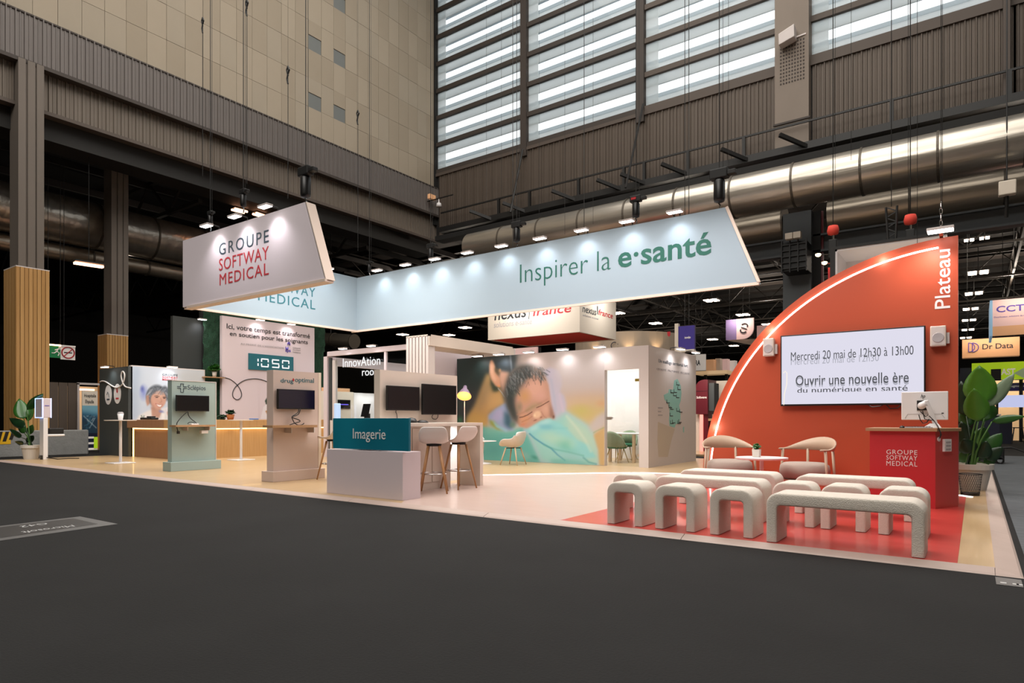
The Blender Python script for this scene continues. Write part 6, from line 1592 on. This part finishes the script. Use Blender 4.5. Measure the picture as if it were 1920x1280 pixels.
bench(-1.32, 7.33, .42, .40, 'cream bouclé stool second from the right in the second row', gr)
bench(-.79, 7.31, .42, .40, 'cream bouclé stool at the right end of the second row', gr)
bench(-3.28, 8.42, 1.26, .42, 'long cream bouclé bench at the back left before the armchairs', gb)
bench(-1.80, 8.38, 1.24, .42, 'long cream bouclé bench at the back right before the red desk', gb)

def lounge_chair(x, y, rz, label):
    t = thing('lounge_chair', label, 'armchair', (x, y, PZ), rz, 'taupe lounge chairs before the orange wall')
    P = []
    for i in range(25):
        a = math.radians(-22 + 224 * i / 24); k = max(0, math.sin(a)); s3 = k ** 1.3
        rx_, ry_ = .41, .37
        lo = .66 - .015 * s3; hi = .675 + .185 * s3
        cx_, sy_ = math.cos(a), math.sin(a)
        P.append([(cx_ * rx_, sy_ * ry_, lo), (cx_ * (rx_ + .012), sy_ * (ry_ + .02), (lo + hi) / 2), (cx_ * (rx_ + .02), sy_ * (ry_ + .045), hi)])
    MB().grid(P).build('back_band', M['taupe_wood'], t, smooth=True, local=True, solid=.022)
    MB().lathe([(.001, .20), (.28, .205), (.355, .25), (.37, .33), (.355, .42), (.30, .46), (.001, .475)], (0, -.03, 0), 36, caps=False).build('seat_cushion', M['taupe_fab'], t, smooth=True, local=True)
    for a in (-8, 55, 125, 188):
        aa = math.radians(a)
        MB().tube([(.46 * math.cos(aa), .42 * math.sin(aa), 0), (.41 * math.cos(aa), .38 * math.sin(aa), .665)], [.018, .022], 10).build('leg', M['taupe_wood'], t, smooth=True, local=True)
    MB().lathe([(.30, .17), (.33, .205), (.001, .205)], (0, -.03, 0), 24).build('seat_frame', M['taupe_wood'], t, local=True)
    return t
lounge_chair(-3.40, 11.00, math.radians(38), 'left taupe lounge chair with a curved wooden back, before the orange wall')
lounge_chair(-2.18, 10.95, math.radians(-30), 'right taupe lounge chair with a curved wooden back, before the orange wall')
q_ = onZ(1428, 857, .60)
st_ = thing('side_table', 'small round white table between the two taupe lounge chairs', 'table', (q_.x, q_.y, PZ))
MB().lathe([(.001, .525), (.37, .53), (.38, .545), (.38, .56), (.001, .562)], (q_.x, q_.y, PZ), 40, caps=False).build('tabletop', M['pure'], st_)
MB().tube([(q_.x, q_.y, PZ), (q_.x, q_.y, .57)], .03, 14).build('column', M['pure'], st_, smooth=True)
MB().lathe([(.20, 0), (.20, .015), (.03, .025)], (q_.x, q_.y, PZ), 28).build('base', M['pure'], st_)
pot_plant('potted_succulent', 'small green plant in a white cube pot on the round side table', q_.x - .07, q_.y - .02, .602, .055, .12, M['pot'], 70, .022, M['leaf'], .05, .10, 11, square=True)

# ================================================================== RIGHT EDGE
G1 = G(1819, 928)
wb_ = thing('wire_bin', 'black wire mesh waste bin at the right edge of the platform', 'bin', (G1.x, G1.y, PZ))
n_ = 30; r0_, r1_, h_ = .115, .15, .32
ms_ = MB()
for k in range(n_):
    a = 2 * PI * k / n_
    for s3 in (-1, 1):
        pts = [(G1.x + (r0_ + (r1_ - r0_) * u) * math.cos(a + s3 * u * .9), G1.y + (r0_ + (r1_ - r0_) * u) * math.sin(a + s3 * u * .9), PZ + h_ * u) for u in (0, .33, .66, 1)]
        ms_.tube(pts, .0022, 4, caps=False)
tag(ms_.build('wire_mesh', M['black'], wb_), kind='stuff')
MB().tube([(G1.x + r1_ * math.cos(a), G1.y + r1_ * math.sin(a), PZ + h_) for a in [k * PI / 14 for k in range(29)]], .007, 6).build('rim', M['black'], wb_, smooth=True)
MB().lathe([(r0_, 0), (r0_ + .01, .04), (.001, .04)], (G1.x, G1.y, PZ), 24).build('bottom', M['black'], wb_)
Gp = Vector((-.08, 12.9, PZ))
bp_ = big_plant('bird_of_paradise_plant', 'tall broad leaved plant in a big white pot behind the waste bin', Gp.x, Gp.y, .32, .42, [
    (1838, 757, 1836, 685, 52, 'leaf_lime', 0), (1834, 790, 1826, 727, 40, 'leaf_lime', -.15), (1852, 762, 1902, 700, 24, 'leaf_silver', .05),
    (1860, 790, 1922, 780, 15, 'leaf', .0), (1812, 780, 1802, 715, 34, 'leaf_dark', .2), (1816, 800, 1806, 745, 30, 'leaf', .25), (1846, 790, 1840, 745, 44, 'leaf', .2),
    (1815, 835, 1802, 790, 30, 'leaf_dark', .1), (1832, 840, 1845, 800, 34, 'leaf', .12), (1850, 845, 1878, 812, 26, 'leaf', .1), (1822, 850, 1806, 822, 30, 'leaf_dark', -.05),
    (1838, 860, 1850, 826, 28, 'leaf_dark', .0), (1850, 862, 1880, 838, 22, 'leaf_dark', .05), (1816, 866, 1802, 846, 24, 'leaf', .0), (1830, 868, 1822, 842, 22, 'leaf_dark', .1), (1846, 868, 1868, 852, 20, 'leaf', .1)], 12.9)

# ================================================================== BACKGROUND STANDS
def plateY(name, label, cat, Y, pa, pb, yt, yb, m, th=.15, wires=True, ztop=None):
    ztop = 12.62 if Y > 26.7 else 27.1
    a_, c_, e = onY(pa, yt, Y), onY(pa, yb, Y), onY(pb, yb, Y)
    t = thing(name, label, cat, ((a_.x + e.x) / 2, Y, c_.z))
    MB().box(a_.x, Y, c_.z, e.x, Y + th, a_.z).build('panel', m, t)
    if wires:
        for x in (a_.x + .2, e.x - .2): MB().tube([(x, Y + th / 2, a_.z), (x, Y + th / 2, ztop)], .012, 5).build('suspension_wire', M['steel_dark'], t)
    return t, a_, e, c_
# hanging red-bottomed box sign
XN, YN = -10.45, 18.6
YN = 18.6; p_ = onY(1087, 622, YN); XN = p_.x; zn = p_.z
xl = onY(915, 640, YN).x; yr = onX(1155, 634, XN).y; znt = onY(1087, 545, YN).z
nx = thing('hanging_box_sign', 'white hanging box sign with red underside reading nexus france', 'sign', ((xl + XN) / 2, (YN + yr) / 2, zn))
MB().box(xl, YN, zn, XN, YN + .08, znt).build('front_panel', M['cream_sign'], nx)
MB().box(XN - .08, YN + .08, zn, XN, yr, znt).build('side_panel', M['cream_sign'], nx)
MB().box(xl, YN + .08, zn, xl + .08, yr, znt).box(xl + .08, yr - .08, zn, XN - .08, yr, znt).build('rear_panel', M['cream_sign'], nx)
MB().box(xl + .08, YN + .08, zn + .02, XN - .08, yr - .08, zn + .06).build('underside', M['red_fab'], nx)
for x in (xl + .4, XN - .4): MB().tube([(x, YN + 1, znt), (x, YN + 1, 27.1)], .012, 5).build('suspension_wire', M['steel_dark'], nx)
TY('nexus', YN - .001, 927, 987, 586, 601, M['ink_black'], nx, weight=.012, shear=.15)
TY('|', YN - .001, 991, 994, 577, 598, M['ink_black'], nx, shear=.15)
TY('france', YN - .001, 999, 1071, 576, 593, M['sign_red'], nx, weight=.012, shear=.15)
TY('solutions e-santé', YN - .001, 926, 997, 604, 614.5, M['ink_pale'], nx, weight=.004, shear=.15)
TX('nexus', XN + .001, 1092, 1118, 575, 584.5, M['ink_black'], nx, weight=.012, shear=.15)
TX('|', XN + .001, 1119.5, 1121, 573, 589, M['ink_black'], nx)
TX('france', XN + .001, 1122, 1149, 579, 590, M['sign_red'], nx, weight=.012, shear=.15)
TX('solutions e-santé', XN + .001, 1093, 1122, 588, 592, M['ink_pale'], nx)
light('AREA', ((xl + XN) / 2, YN - .8, znt + .1), ((xl + XN) / 2, YN, zn), 60, (1, .97, .93), 2.5, .2, name='sign_lamp')
light('AREA', (XN + .8, (YN + yr) / 2, znt + .1), (XN, (YN + yr) / 2, zn), 30, (1, .97, .93), .2, 1.0, name='sign_lamp')
# round canopy sign
Yc = 26.8; cc = onY(1180, 650, Yc); rr_ = abs(onY(1275, 0, Yc).x - onY(1085, 0, Yc).x) / 2 * .97
rg = thing('round_canopy_sign', 'round cream canopy sign with ring emblems lit by warm lamps behind the mural cabin', 'sign', (cc.x, Yc, 3))
z0_, z1_ = onY(1180, 672, Yc).z, onY(1180, 634, Yc).z
MB().lathe([(rr_, z0_), (rr_, z1_), (rr_ - .1, z1_), (rr_ - .1, z0_)], (cc.x, Yc, 0), 48).build('canopy_band', mat('warm_canopy', '#b3a18d', .6), rg)
sv = Vector((_c, _s, 0)); fwd = Vector((-_s, _c, 0))
for px in (1140, 1248):
    off = (px - 1180) / 95 * rr_; pt_ = Vector((cc.x, Yc, 0)) + sv * off - fwd * math.sqrt(max(.01, (rr_ + .04) ** 2 - off ** 2))
    zc_ = CZ + (HYP - 648) * pt_.dot(fwd) / FPX
    MB().tube([pt_ + sv * (.15 * math.cos(a)) + Vector((0, 0, zc_ + .15 * math.sin(a))) for a in [math.radians(70 + k * 13) for k in range(26)]], .016, 6).build('ring_emblem', M['navy'], rg)
for off in (-.75, -.2, .3, .8):
    pt_ = Vector((cc.x, Yc, 0)) + sv * off * rr_ - fwd * (math.sqrt(1 - off * off) * rr_ + .22)
    light('SPOT', pt_ + Vector((0, 0, z0_ + .0)), pt_ + fwd * .3 + Vector((0, 0, z1_)), 22, (1, .70, .40), .04, angle=1.4, blend=.9, name='canopy_lamp')
for off in (-.8, .8):
    p = Vector((cc.x, Yc, 0)) + sv * off * rr_ - fwd * .5 * rr_
    MB().tube([(p.x, p.y, 0), (p.x, p.y, z0_ + .1)], .06, 8).build('post', M['cream_sign'], rg)
# purple blade sign
pb, a_, e_2, c_ = plateY('purple_sign', 'purple hanging blade sign with a red mark and white lettering', 'sign', 20.2, 1272, 1302, 612, 656, M['purple'], .1)
MB().box(a_.x - .12, 20.18, c_.z - .08, a_.x, 20.32, a_.z + .1).build('white_edge', M['cream_sign'], pb)
MB().box(a_.x, 20.18, c_.z - .08, e_2.x, 20.32, c_.z).build('white_edge', M['cream_sign'], pb)
text('inovelan', 'Y', 20.19, onY(1284, 0, 20.2).x, onY(1295, 0, 20.2).x, onY(1284, 635, 20.2).z, onY(1284, 630.5, 20.2).z, M['sign_white'], pb, weight=.02)
p = onY(1281, 633, 21.48); MB().prism([(p.x - .05, 20.18, p.z + .07), (p.x - .04, 20.18, p.z - .05), (p.x + .01, 20.18, p.z - .1), (p.x + .06, 20.18, p.z - .05), (p.x + .06, 20.18, p.z + .07)], (0, .01, 0)).build('red_mark', M['sign_red'], pb)
# S sign with a rounded corner
Y_ = 34; a_, c_ = onY(1361, 600, Y_), onY(1413, 634, Y_); R_ = .55
ssn = thing('hanging_sign', 'pale hanging sign with a dark S shaped emblem and one rounded corner', 'sign', ((a_.x + c_.x) / 2, Y_, c_.z))
P = [(a_.x, Y_, a_.z), (a_.x, Y_, c_.z)] + [(c_.x - R_ + R_ * math.sin(k * PI / 16), Y_, c_.z + R_ - R_ * math.cos(k * PI / 16)) for k in range(9)] + [(c_.x, Y_, a_.z)]
MB().prism(P, (0, .1, 0)).build('panel', M['pink_sign'], ssn)
MB().box(a_.x, Y_ - .004, c_.z, a_.x + .55, Y_, a_.z).build('purple_fade', mat('soft_violet', '#9a86b8', .6), ssn)
p = onY(1395, 615, Y_)
for sx in (-1, 1): MB().tube([(p.x + sx * (.02 + .16 * math.cos(a)), Y_ - .02, p.z + sx * (.11 + .12 * math.sin(a)) + .0) for a in [math.radians(-30 + 25 * k) for k in range(8)]], .035, 6).build('emblem_arc', M['ink_black'], ssn)
MB().bar((p.x - .14, Y_ - .02, p.z + .06), (p.x + .14, Y_ - .02, p.z - .06), .06, .05).build('emblem_bar', M['ink_black'], ssn)
MB().box(c_.x, Y_ + .6, c_.z - .0, c_.x + 1.6, Y_ + .7, a_.z - .35).build('second_panel', M['pink_sign'], ssn)
MB().prism([(a_.x, Y_, c_.z), (c_.x, Y_ + .3, c_.z - .35), (c_.x + 1.6, Y_ + .6, c_.z - .2), (c_.x + 1.6, Y_ + .6, c_.z)], (0, .05, 0)).build('lower_fin', M['cream_sign'], ssn)
for x in (a_.x + .2, c_.x - .2): MB().tube([(x, Y_, a_.z), (x, Y_, 12.62)], .012, 5).build('suspension_wire', M['steel_dark'], ssn)
light('AREA', ((a_.x + c_.x) / 2, Y_ - .5, a_.z + .1), ((a_.x + c_.x) / 2, Y_, c_.z), 25, (1, .85, .75), 1.0, .2, name='sign_lamp')
ra, a_, e_2, c_ = plateY('lettered_sign', 'white stand sign ending in the letters RA beside the map wall', 'sign', 30, 1296, 1322.5, 665, 695, M['sign_white'], .1)
TY('RA', 29.99, 1303.5, 1313, 675, 685, M['ink_black'], ra, weight=.03)
fb_ = thing('cream_booth', 'row of small cream cubicles with spot lamps far behind the platform', 'booth', (-3, 34, 2.8))
for k, (pa, pb2, yt, yb, mk_) in enumerate([(1324, 1338, 674, 696, 'warm_sign'), (1341, 1350, 672, 694, 'cream_sign'), (1352, 1364, 673, 697, 'pink_sign'), (1366, 1378, 676, 702, 'sign_white')]):
    a_, c_ = onY(pa, yt, 33 + k * .4), onY(pb2, yb, 33 + k * .4)
    MB().box(a_.x, a_.y, c_.z, c_.x, a_.y + .4, a_.z).build('cubicle', M[mk_], fb_)
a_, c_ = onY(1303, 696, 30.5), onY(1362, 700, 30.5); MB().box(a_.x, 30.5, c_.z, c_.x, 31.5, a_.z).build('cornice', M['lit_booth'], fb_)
for x in (a_.x + .3, c_.x - .2): MB().box(x, 30.9, 0, x + .12, 31.02, c_.z).build('post', M['near_black'], fb_)
MB().box(a_.x - 1, 33.6, .0, c_.x + 2.2, 33.8, 3.0).build('back_wall', M['near_black'], fb_)
Ym = 22.0; a_, c_ = onY(1304, 712, Ym), onY(1327, 776, Ym)
mbk = thing('maroon_booth', 'glossy maroon stand tower with rounded top and white lettering behind the map wall', 'booth', (a_.x, Ym, 0))
r_ = .30
MB().prism([(a_.x, Ym, c_.z), (c_.x, Ym, c_.z), (c_.x, Ym, a_.z)] + [(a_.x + r_ * (1 - math.sin(k * PI / 12)), Ym, a_.z - r_ * (1 - math.cos(k * PI / 12))) for k in range(7)], (0, .9, 0)).build('hood', M['maroon'], mbk)
MB().box(a_.x, Ym - .01, onY(1304, 733, Ym).z - .01, c_.x, Ym, onY(1304, 733, Ym).z).build('hood_seam', M['black'], mbk)
TY('Softwave', Ym - .001, 1306, 1325, 742.5, 747, M['sign_white'], mbk, weight=.02)
q0, q1 = onY(1329, 718, Ym + .1), onY(1339, 770, Ym + .1); MB().box(q0.x, Ym + .1, q1.z, q1.x, Ym + .6, q0.z).build('dark_column', M['charcoal'], mbk)
q0, q1 = onY(1312, 777, Ym), onY(1318, 832, Ym); MB().box(q0.x, Ym, .05, q1.x, Ym + .05, q0.z).build('light_post', mat('rosy_light', '#ff9f94', .5, emit='#ff8a7e', es=.9), mbk)
q0 = onY(1304, 777, Ym + .2); q1 = onY(1312, 777, Ym + .2); MB().box(q0.x, Ym + .2, 0, q1.x, Ym + .3, c_.z).build('poster_panel', M['cream_sign'], mbk)
q0, q1 = onY(1319, 777, Ym + .1), onY(1328, 777, Ym + .1); MB().box(q0.x, Ym + .1, 0, q1.x, Ym + .5, c_.z).build('lower_panel', M['maroon'], mbk)
q0, q1 = onY(1339, 714, Ym + 1.5), onY(1372, 716, Ym + 1.5); MB().box(q0.x - .3, Ym + 1.5, 0, q1.x, Ym + 1.6, q0.z).build('grey_wall', M['cream_sign'], mbk)
MB().box(c_.x + .05, Ym - .1, 1.12, c_.x + 1.2, Ym + .5, 1.2).build('counter_shelf', M['oak_top'], mbk)
MB().box(c_.x + .05, Ym + .1, 0, c_.x + 1.2, Ym + .5, 1.12).build('counter_front', M['maroon'], mbk)
MB().box(a_.x - .4, Ym - 2.0, 0, c_.x + 1.0, Ym + 1.5, .06).build('stand_floor', M['oak_floor'], mbk)
light('AREA', (a_.x + .5, Ym - 1.2, 3.0), (a_.x + .5, Ym, .8), 40, (1, .85, .75), .8, .4, name='booth_lamp')
# purple glow band and small roofs behind the portal
gb_ = thing('violet_light_band', 'violet glowing fascia band seen under the end of the slatted portal', 'sign', (-15, 24, 3.4))
a_, c_ = onY(884, 656, 24), onY(1000, 668, 24)
MB().box(a_.x, 24, c_.z - .25, onY(922, 0, 24).x + .4, 24.1, a_.z).build('band', mat('violet_band', '#8a5cf0', .5, emit='#8a5cf0', es=.8), gb_)
MB().box(onY(925, 0, 24).x, 24.3, c_.z - .3, c_.x, 24.4, a_.z - .05).build('far_fascia', M['pink_sign'], gb_)
MB().box(a_.x, 24.5, 0, a_.x + .15, 24.65, a_.z).box(c_.x - .1, 24.5, 0, c_.x, 24.65, a_.z - .05).build('post', M['near_black'], gb_)
# grey box sign behind the orange wall
Yg = 15.5
a_, c_ = onY(1558, 462, Yg), onY(1742, 462, Yg)
gbx = thing('open_box_sign', 'large open white box sign with dark edges rising behind the orange wall', 'sign', ((a_.x + c_.x) / 2, Yg, 3))
zt_, zl = onY(1566, 468, Yg).z, 2.2
xr_, xq = onY(1566, 0, Yg).x, onY(1775, 0, Yg).x
MB().box(xr_ - .10, Yg - .02, zl, xr_, Yg + 1.3, zt_ + .06).build('dark_edge', M['steel_dark'], gbx)
MB().box(xr_, Yg - .02, zt_, xq, Yg + 1.3, zt_ + .06).build('dark_edge', M['steel_dark'], gbx)
MB().box(xr_, Yg + 1.2, zl, xq, Yg + 1.3, zt_).build('back_panel', M['pure'], gbx)
MB().box(xr_, Yg, zl, xr_ + .04, Yg + 1.2, zt_).build('side_lining', M['pure'], gbx)
MB().box(xr_, Yg, zt_ - .04, xq, Yg + 1.2, zt_).build('top_lining', M['pure'], gbx)
MB().box(xr_ + .06, Yg + .1, zl, xr_ + .10, Yg + .14, zt_ - .7).build('tube_light', M['led_warm'], gbx)
MB().box(xr_ - .16, Yg + .1, zl, xr_ - .10, Yg + .2, zt_ - .35).build('red_strip', M['sign_red'], gbx)
for px in (0, 1): MB().box((xr_, xq - .2)[px], Yg + .5, 0, (xr_, xq - .2)[px] + .15, Yg + .65, zl).build('post', M['steel_dark'], gbx)
light('AREA', (xr_ + 1.4, Yg + .5, 2.6), (xr_ + 1.4, Yg + .7, 4), 14, (1, .93, .86), 1.6, .5, name='box_lamp')
for px, py, o_ in ((1534, 478, 'upper'), (1546, 493, 'lower')):
    h_ = onY(px, py, Yg - .0)
    lp_ = thing('arm_lamp', '%s small warm arm lamp left of the open box sign' % o_, 'lamp', (xr_ - .1, Yg, h_.z))
    MB().tube([(xr_ - .1, Yg + .1, h_.z), (h_.x, Yg, h_.z)], .012, 5).build('arm', M['chrome'], lp_)
    MB().lathe([(.001, -.04), (.05, -.02), (.06, .02), (.001, .04)], (h_.x, Yg, h_.z), 12, caps=False).build('bulb', M['lamp_warm'], lp_, smooth=True)
# lattice mast and small hoists right of centre
Yk = 19
lt = thing('lattice_mast', 'short black lattice mast hanging above the orange wall', 'mast', onY(1671, 455, Yk))
a_, c_ = onY(1661, 389, Yk), onY(1682, 455, Yk)
for x in (a_.x, c_.x):
    MB().tube([(x + (.06 if x == a_.x else -.03), Yk, c_.z), (x, Yk, a_.z)], .03, 6).build('chord', M['steel_dark'], lt)
for k in range(7):
    z = c_.z + (a_.z - c_.z) * k / 7; z2__ = c_.z + (a_.z - c_.z) * (k + 1) / 7
    MB().bar((a_.x, Yk, z if k % 2 else z2__), (c_.x, Yk, z2__ if k % 2 else z), .025).build('lacing', M['steel_dark'], lt)
MB().tube([((a_.x + c_.x) / 2, Yk, a_.z), ((a_.x + c_.x) / 2, Yk, 27.1)], .01, 5).build('suspension_wire', M['steel_dark'], lt)
for px, py, o_ in ((1707, 412, 'orange capped hoist right of the lattice mast'), (1562, 432, 'red capped hoist left above the open box sign')):
    h_ = onY(px, py, Yk); hs = thing('chain_hoist', o_, 'hoist', h_)
    MB().lathe([(.001, -.14), (.13, -.1), (.15, .0), (.12, .12), (.001, .15)], h_, 16, caps=False).build('cap', M['red_fab'], hs, smooth=True)
    MB().box(h_.x - .1, Yk - .1, h_.z - .75, h_.x + .1, Yk + .1, h_.z - .25).build('motor', M['heart'], hs, bevel=.02)
    MB().tube([(h_.x, Yk, h_.z - .25), (h_.x, Yk, h_.z - .1)], .03, 6).build('neck', M['chrome'], hs)
    MB().tube([(h_.x, Yk, h_.z + .1), (h_.x, Yk, 27.1)], .012, 5).build('chain', M['steel_dark'], hs)
# speaker boxes on the duct beam
for px, py, lb in ((1888, 352, 'white wedge floodlight hung under the big duct at right'),):
    h_ = onY(px, py, 24.0); fl_ = thing('floodlight', lb, 'lamp', h_)
    MB().tube([(h_.x, 24.05, h_.z + .2), (h_.x, 24.05, 27.1)], .02, 6).build('hanger', M['steel_dark'], fl_)
    MB().box(h_.x - .2, 23.9, h_.z - .22, h_.x + .22, 24.15, h_.z + .2).build('housing', M['cream_sign'], fl_, bevel=.03)
    MB().tube([(h_.x, 24.1, h_.z - .2), (h_.x, 24.3, h_.z - .8)], .05, 8).build('bracket', M['steel_dark'], fl_)
h_ = onY(1478, 72, YW - .6); fl_ = thing('floodlight', 'white floodlight box on the pilaster between the third and fourth window bays', 'lamp', h_)
MB().hexa([(h_.x - .28, YW - .9, h_.z - .3), (h_.x + .28, YW - .9, h_.z - .15), (h_.x + .28, YW - .5, h_.z - .15), (h_.x - .28, YW - .5, h_.z - .3)], [(h_.x - .28, YW - .95, h_.z + .1), (h_.x + .28, YW - .95, h_.z + .3), (h_.x + .28, YW - .5, h_.z + .3), (h_.x - .28, YW - .5, h_.z + .1)]).build('housing', M['white'], fl_, bevel=.02)
MB().bar((h_.x + .2, YW - .5, h_.z), (h_.x + .6, YW - .45, h_.z + .05), .05).build('bracket', M['white'], fl_)
h_ = onX(810, 370, XL + .5); cbx = thing('wall_box', 'small cream junction box in the corner of the two tall walls', 'box', h_)
MB().box(h_.x - .1, h_.y - .25, h_.z - .12, h_.x + .1, h_.y + .2, h_.z + .13).build('cover', M['warm_sign'], cbx, bevel=.01)
h2_ = onX(823, 384, XL + 1.0)
cl = thing('corner_lamp', 'small white cone lamp hanging in the corner below the junction box', 'lamp', h2_)
MB().lathe([(.16, -.1), (.12, .08), (.03, .14), (.02, .35)], h2_, 16).build('shade', M['pure'], cl, smooth=True)
MB().bar((XL, h2_.y, h2_.z + .35), (h2_.x + 1, h2_.y, h2_.z + .35), .05).build('bracket', M['steel_dark'], cl)
# right hand stands down the aisle
Yr = 30; a_, c_ = onY(1861, 563, Yr), onY(1990, 622, Yr)
cs = thing('hanging_box_sign', 'pale pink hanging sign starting with the letters CCTI at the right edge', 'sign', ((a_.x + c_.x) / 2, Yr, c_.z))
MB().box(a_.x, Yr, c_.z + .35, c_.x, Yr + .1, a_.z).build('front_panel', M['pink_sign'], cs)
MB().box(a_.x, Yr, c_.z, c_.x, Yr + .12, c_.z + .35).build('lower_band', M['warm_sign'], cs)
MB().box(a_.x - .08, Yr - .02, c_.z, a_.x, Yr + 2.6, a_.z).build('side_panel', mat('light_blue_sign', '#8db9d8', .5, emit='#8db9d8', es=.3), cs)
for x in (a_.x + .3, a_.x + 2.2): MB().tube([(x, Yr, a_.z), (x, Yr, 12.62)], .012, 5).build('suspension_wire', M['steel_dark'], cs)
TY('CCTI', Yr - .001, 1868, 1926, 574, 586, M['ink_purple'], cs, weight=.02)
TY('Distributeur, solutions de santé', Yr - .001, 1864, 1930, 593.5, 596.5, M['ink_purple'], cs)
light('AREA', (a_.x + 1.2, Yr - .6, a_.z + .1), (a_.x + 1.2, Yr, c_.z), 22, (1, .82, .68), 2, .2, name='sign_lamp')
Yd = 38
dd, a_, e_2, c_ = plateY('hanging_box_sign', 'peach coloured hanging sign reading Dr Data at right', 'sign', Yd, 1804, 1912, 637, 671, M['warm_sign'], .6)
TY('Dr Data', Yd - .001, 1842, 1900, 645, 655, M['navy'], dd, weight=.01)
for k in (0, 1):
    p = onY(1822 + 7 * k, 651, Yd); r_ = .22
    MB().tube([(p.x - .12, Yd - .02, p.z - r_), (p.x - .12, Yd - .02, p.z + r_)] + [(p.x - .12 + r_ * 1.1 * math.sin(k2 * PI / 8), Yd - .02, p.z + r_ * math.cos(k2 * PI / 8)) for k2 in range(9)], .018, 6).build('logo_loop', M['ink_purple'], dd)
light('AREA', ((a_.x + e_2.x) / 2, Yd - .6, a_.z + .1), ((a_.x + e_2.x) / 2, Yd, c_.z), 22, (1, .80, .6), 2.4, .2, name='sign_lamp')
Yl_ = 42
lm_, a_, e_2, c_ = plateY('lime_sign', 'lime green stand fascia reading AST with a pale arrow at right', 'sign', Yl_, 1822, 1921, 681, 713, M['lime_sign'], .2, wires=False)
for x in (a_.x + .2, e_2.x - .2): MB().box(x, Yl_ + .3, 0, x + .15, Yl_ + .45, a_.z).build('post', M['near_black'], lm_)
TY('AST', Yl_ - .001, 1877, 1904, 691, 703, M['sign_white'], lm_, weight=.03)
p = onY(1914, 699, Yl_); MB().prism([(p.x - .28, Yl_ - .01, p.z), (p.x + .25, Yl_ - .01, p.z - .35), (p.x + .25, Yl_ - .01, p.z + .35)], (0, .01, 0)).build('arrow', mat('pale_green', '#b9d8b0', .5), lm_)
q0, q1 = onY(1858, 692, Yl_ - .1), onY(1877, 713, Yl_ - .1); MB().box(q0.x, Yl_ - .1, q1.z, q1.x, Yl_ - .0, q0.z).build('dark_plate', M['near_black'], lm_)
rb = thing('right_booth', 'warmly lit exhibition booth with lavender screen far down the right aisle', 'booth', (8, 44, 0))
q0, q1 = onY(1800, 690, 43), onY(1838, 715, 43); MB().box(q0.x, 43, q1.z - .6, q1.x, 43.2, q0.z).build('dark_header', M['navy'], rb)
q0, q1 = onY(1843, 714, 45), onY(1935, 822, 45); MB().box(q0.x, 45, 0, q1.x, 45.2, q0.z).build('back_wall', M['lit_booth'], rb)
q0, q1 = onY(1882, 718, 42.5), onY(1935, 732, 42.5); MB().box(q0.x, 42.5, q1.z, q1.x, 42.6, q0.z).build('navy_fascia', M['purple'], rb)
text('ic augmenté', 'Y', 42.49, onY(1886, 0, 42.5).x, onY(1922, 0, 42.5).x, onY(1886, 727, 42.5).z, onY(1886, 722, 42.5).z, M['sign_white'], rb)
q0, q1 = onY(1797, 700, 46), onY(1846, 820, 46); MB().box(q0.x, 46, 0, q1.x, 46.2, q0.z).build('side_wall', M['near_black'], rb)
q0, q1 = onY(1872, 741, 41), onY(1930, 763, 41); MB().box(q0.x, 41, q1.z, q1.x, 41.08, q0.z).build('screen', M['screen_lav'], rb)
MB().box(q0.x - .1, 41.02, 0, q0.x, 41.1, q0.z + .2).build('screen_post', M['near_black'], rb)
light('POINT', (q0.x + .5, 43, 3), (0, 0, 0), 120, (1, .75, .5), .2, name='booth_lamp')
dc = thing('black_counter', 'black counter with white top beyond the plant in the right aisle', 'counter', G(1850, 842, 0))
D0 = 31; q0, q1 = onY(1829, 779, D0), onY(1874, 843, D0)
MB().box(q0.x, D0, .05, q1.x, D0 + .7, q0.z).build('body', M['navy'], dc); MB().box(q0.x - .05, D0 - .05, q0.z, q1.x + .05, D0 + .75, q0.z + .06).build('top', M['white'], dc)
MB().box(q0.x + .1, D0 + .1, 0, q1.x - .1, D0 + .6, .05).build('plinth', M['near_black'], dc)
dk = thing('navy_counter', 'lower navy counter behind the black counter in the right aisle', 'counter', (6.6, 39, 0))
q0, q1 = onY(1874, 786, 38.5), onY(1898, 818, 38.5); MB().box(q0.x, 38.5, 0, q1.x, 39.2, q0.z).build('body', M['navy'], dk); MB().box(q0.x, 38.45, q0.z, q1.x, 39.25, q0.z + .05).build('top', M['near_black'], dk)
bs = thing('wire_bar_stool', 'thin black bar stool at the right edge far down the aisle', 'stool', onY(1909, 818, 38))
p = onY(1909, 790, 38)
MB().box(p.x - .2, 37.8, .76, p.x + .2, 38.2, .80).build('seat', M['heart'], bs)
for i, j in ((-1, -1), (1, -1), (1, 1), (-1, 1)): MB().tube([(p.x + .15 * i, 38 + .15 * j, .76), (p.x + .24 * i, 38 + .24 * j, 0)], .02, 6).build('leg', M['steel_dark'], bs)
tr = thing('aisle_trolley', 'low black trolley with curved handles on the carpet behind the potted plant', 'trolley', G(1862, 868, 0))
g0 = G(1852, 868, 0)
MB().box(g0.x - .45, g0.y - .3, .12, g0.x + .35, g0.y + .4, .42).build('body', M['heart'], tr, bevel=.03)
for sx in (-.35, .25):
    MB().tube([(g0.x + sx + .08 * math.cos(a), g0.y - .32, .10 + .08 * math.sin(a)) for a in [k * PI / 8 for k in range(17)]], .025, 6).build('wheel', M['black'], tr)
MB().tube([(g0.x + .2, g0.y - .2, .42), (g0.x + .5, g0.y - .2, .44), (g0.x + .75, g0.y - .25, .34), (g0.x + .9, g0.y - .3, .16), (g0.x + .92, g0.y - .3, .02)], .02, 6).build('handle', M['steel_dark'], tr)
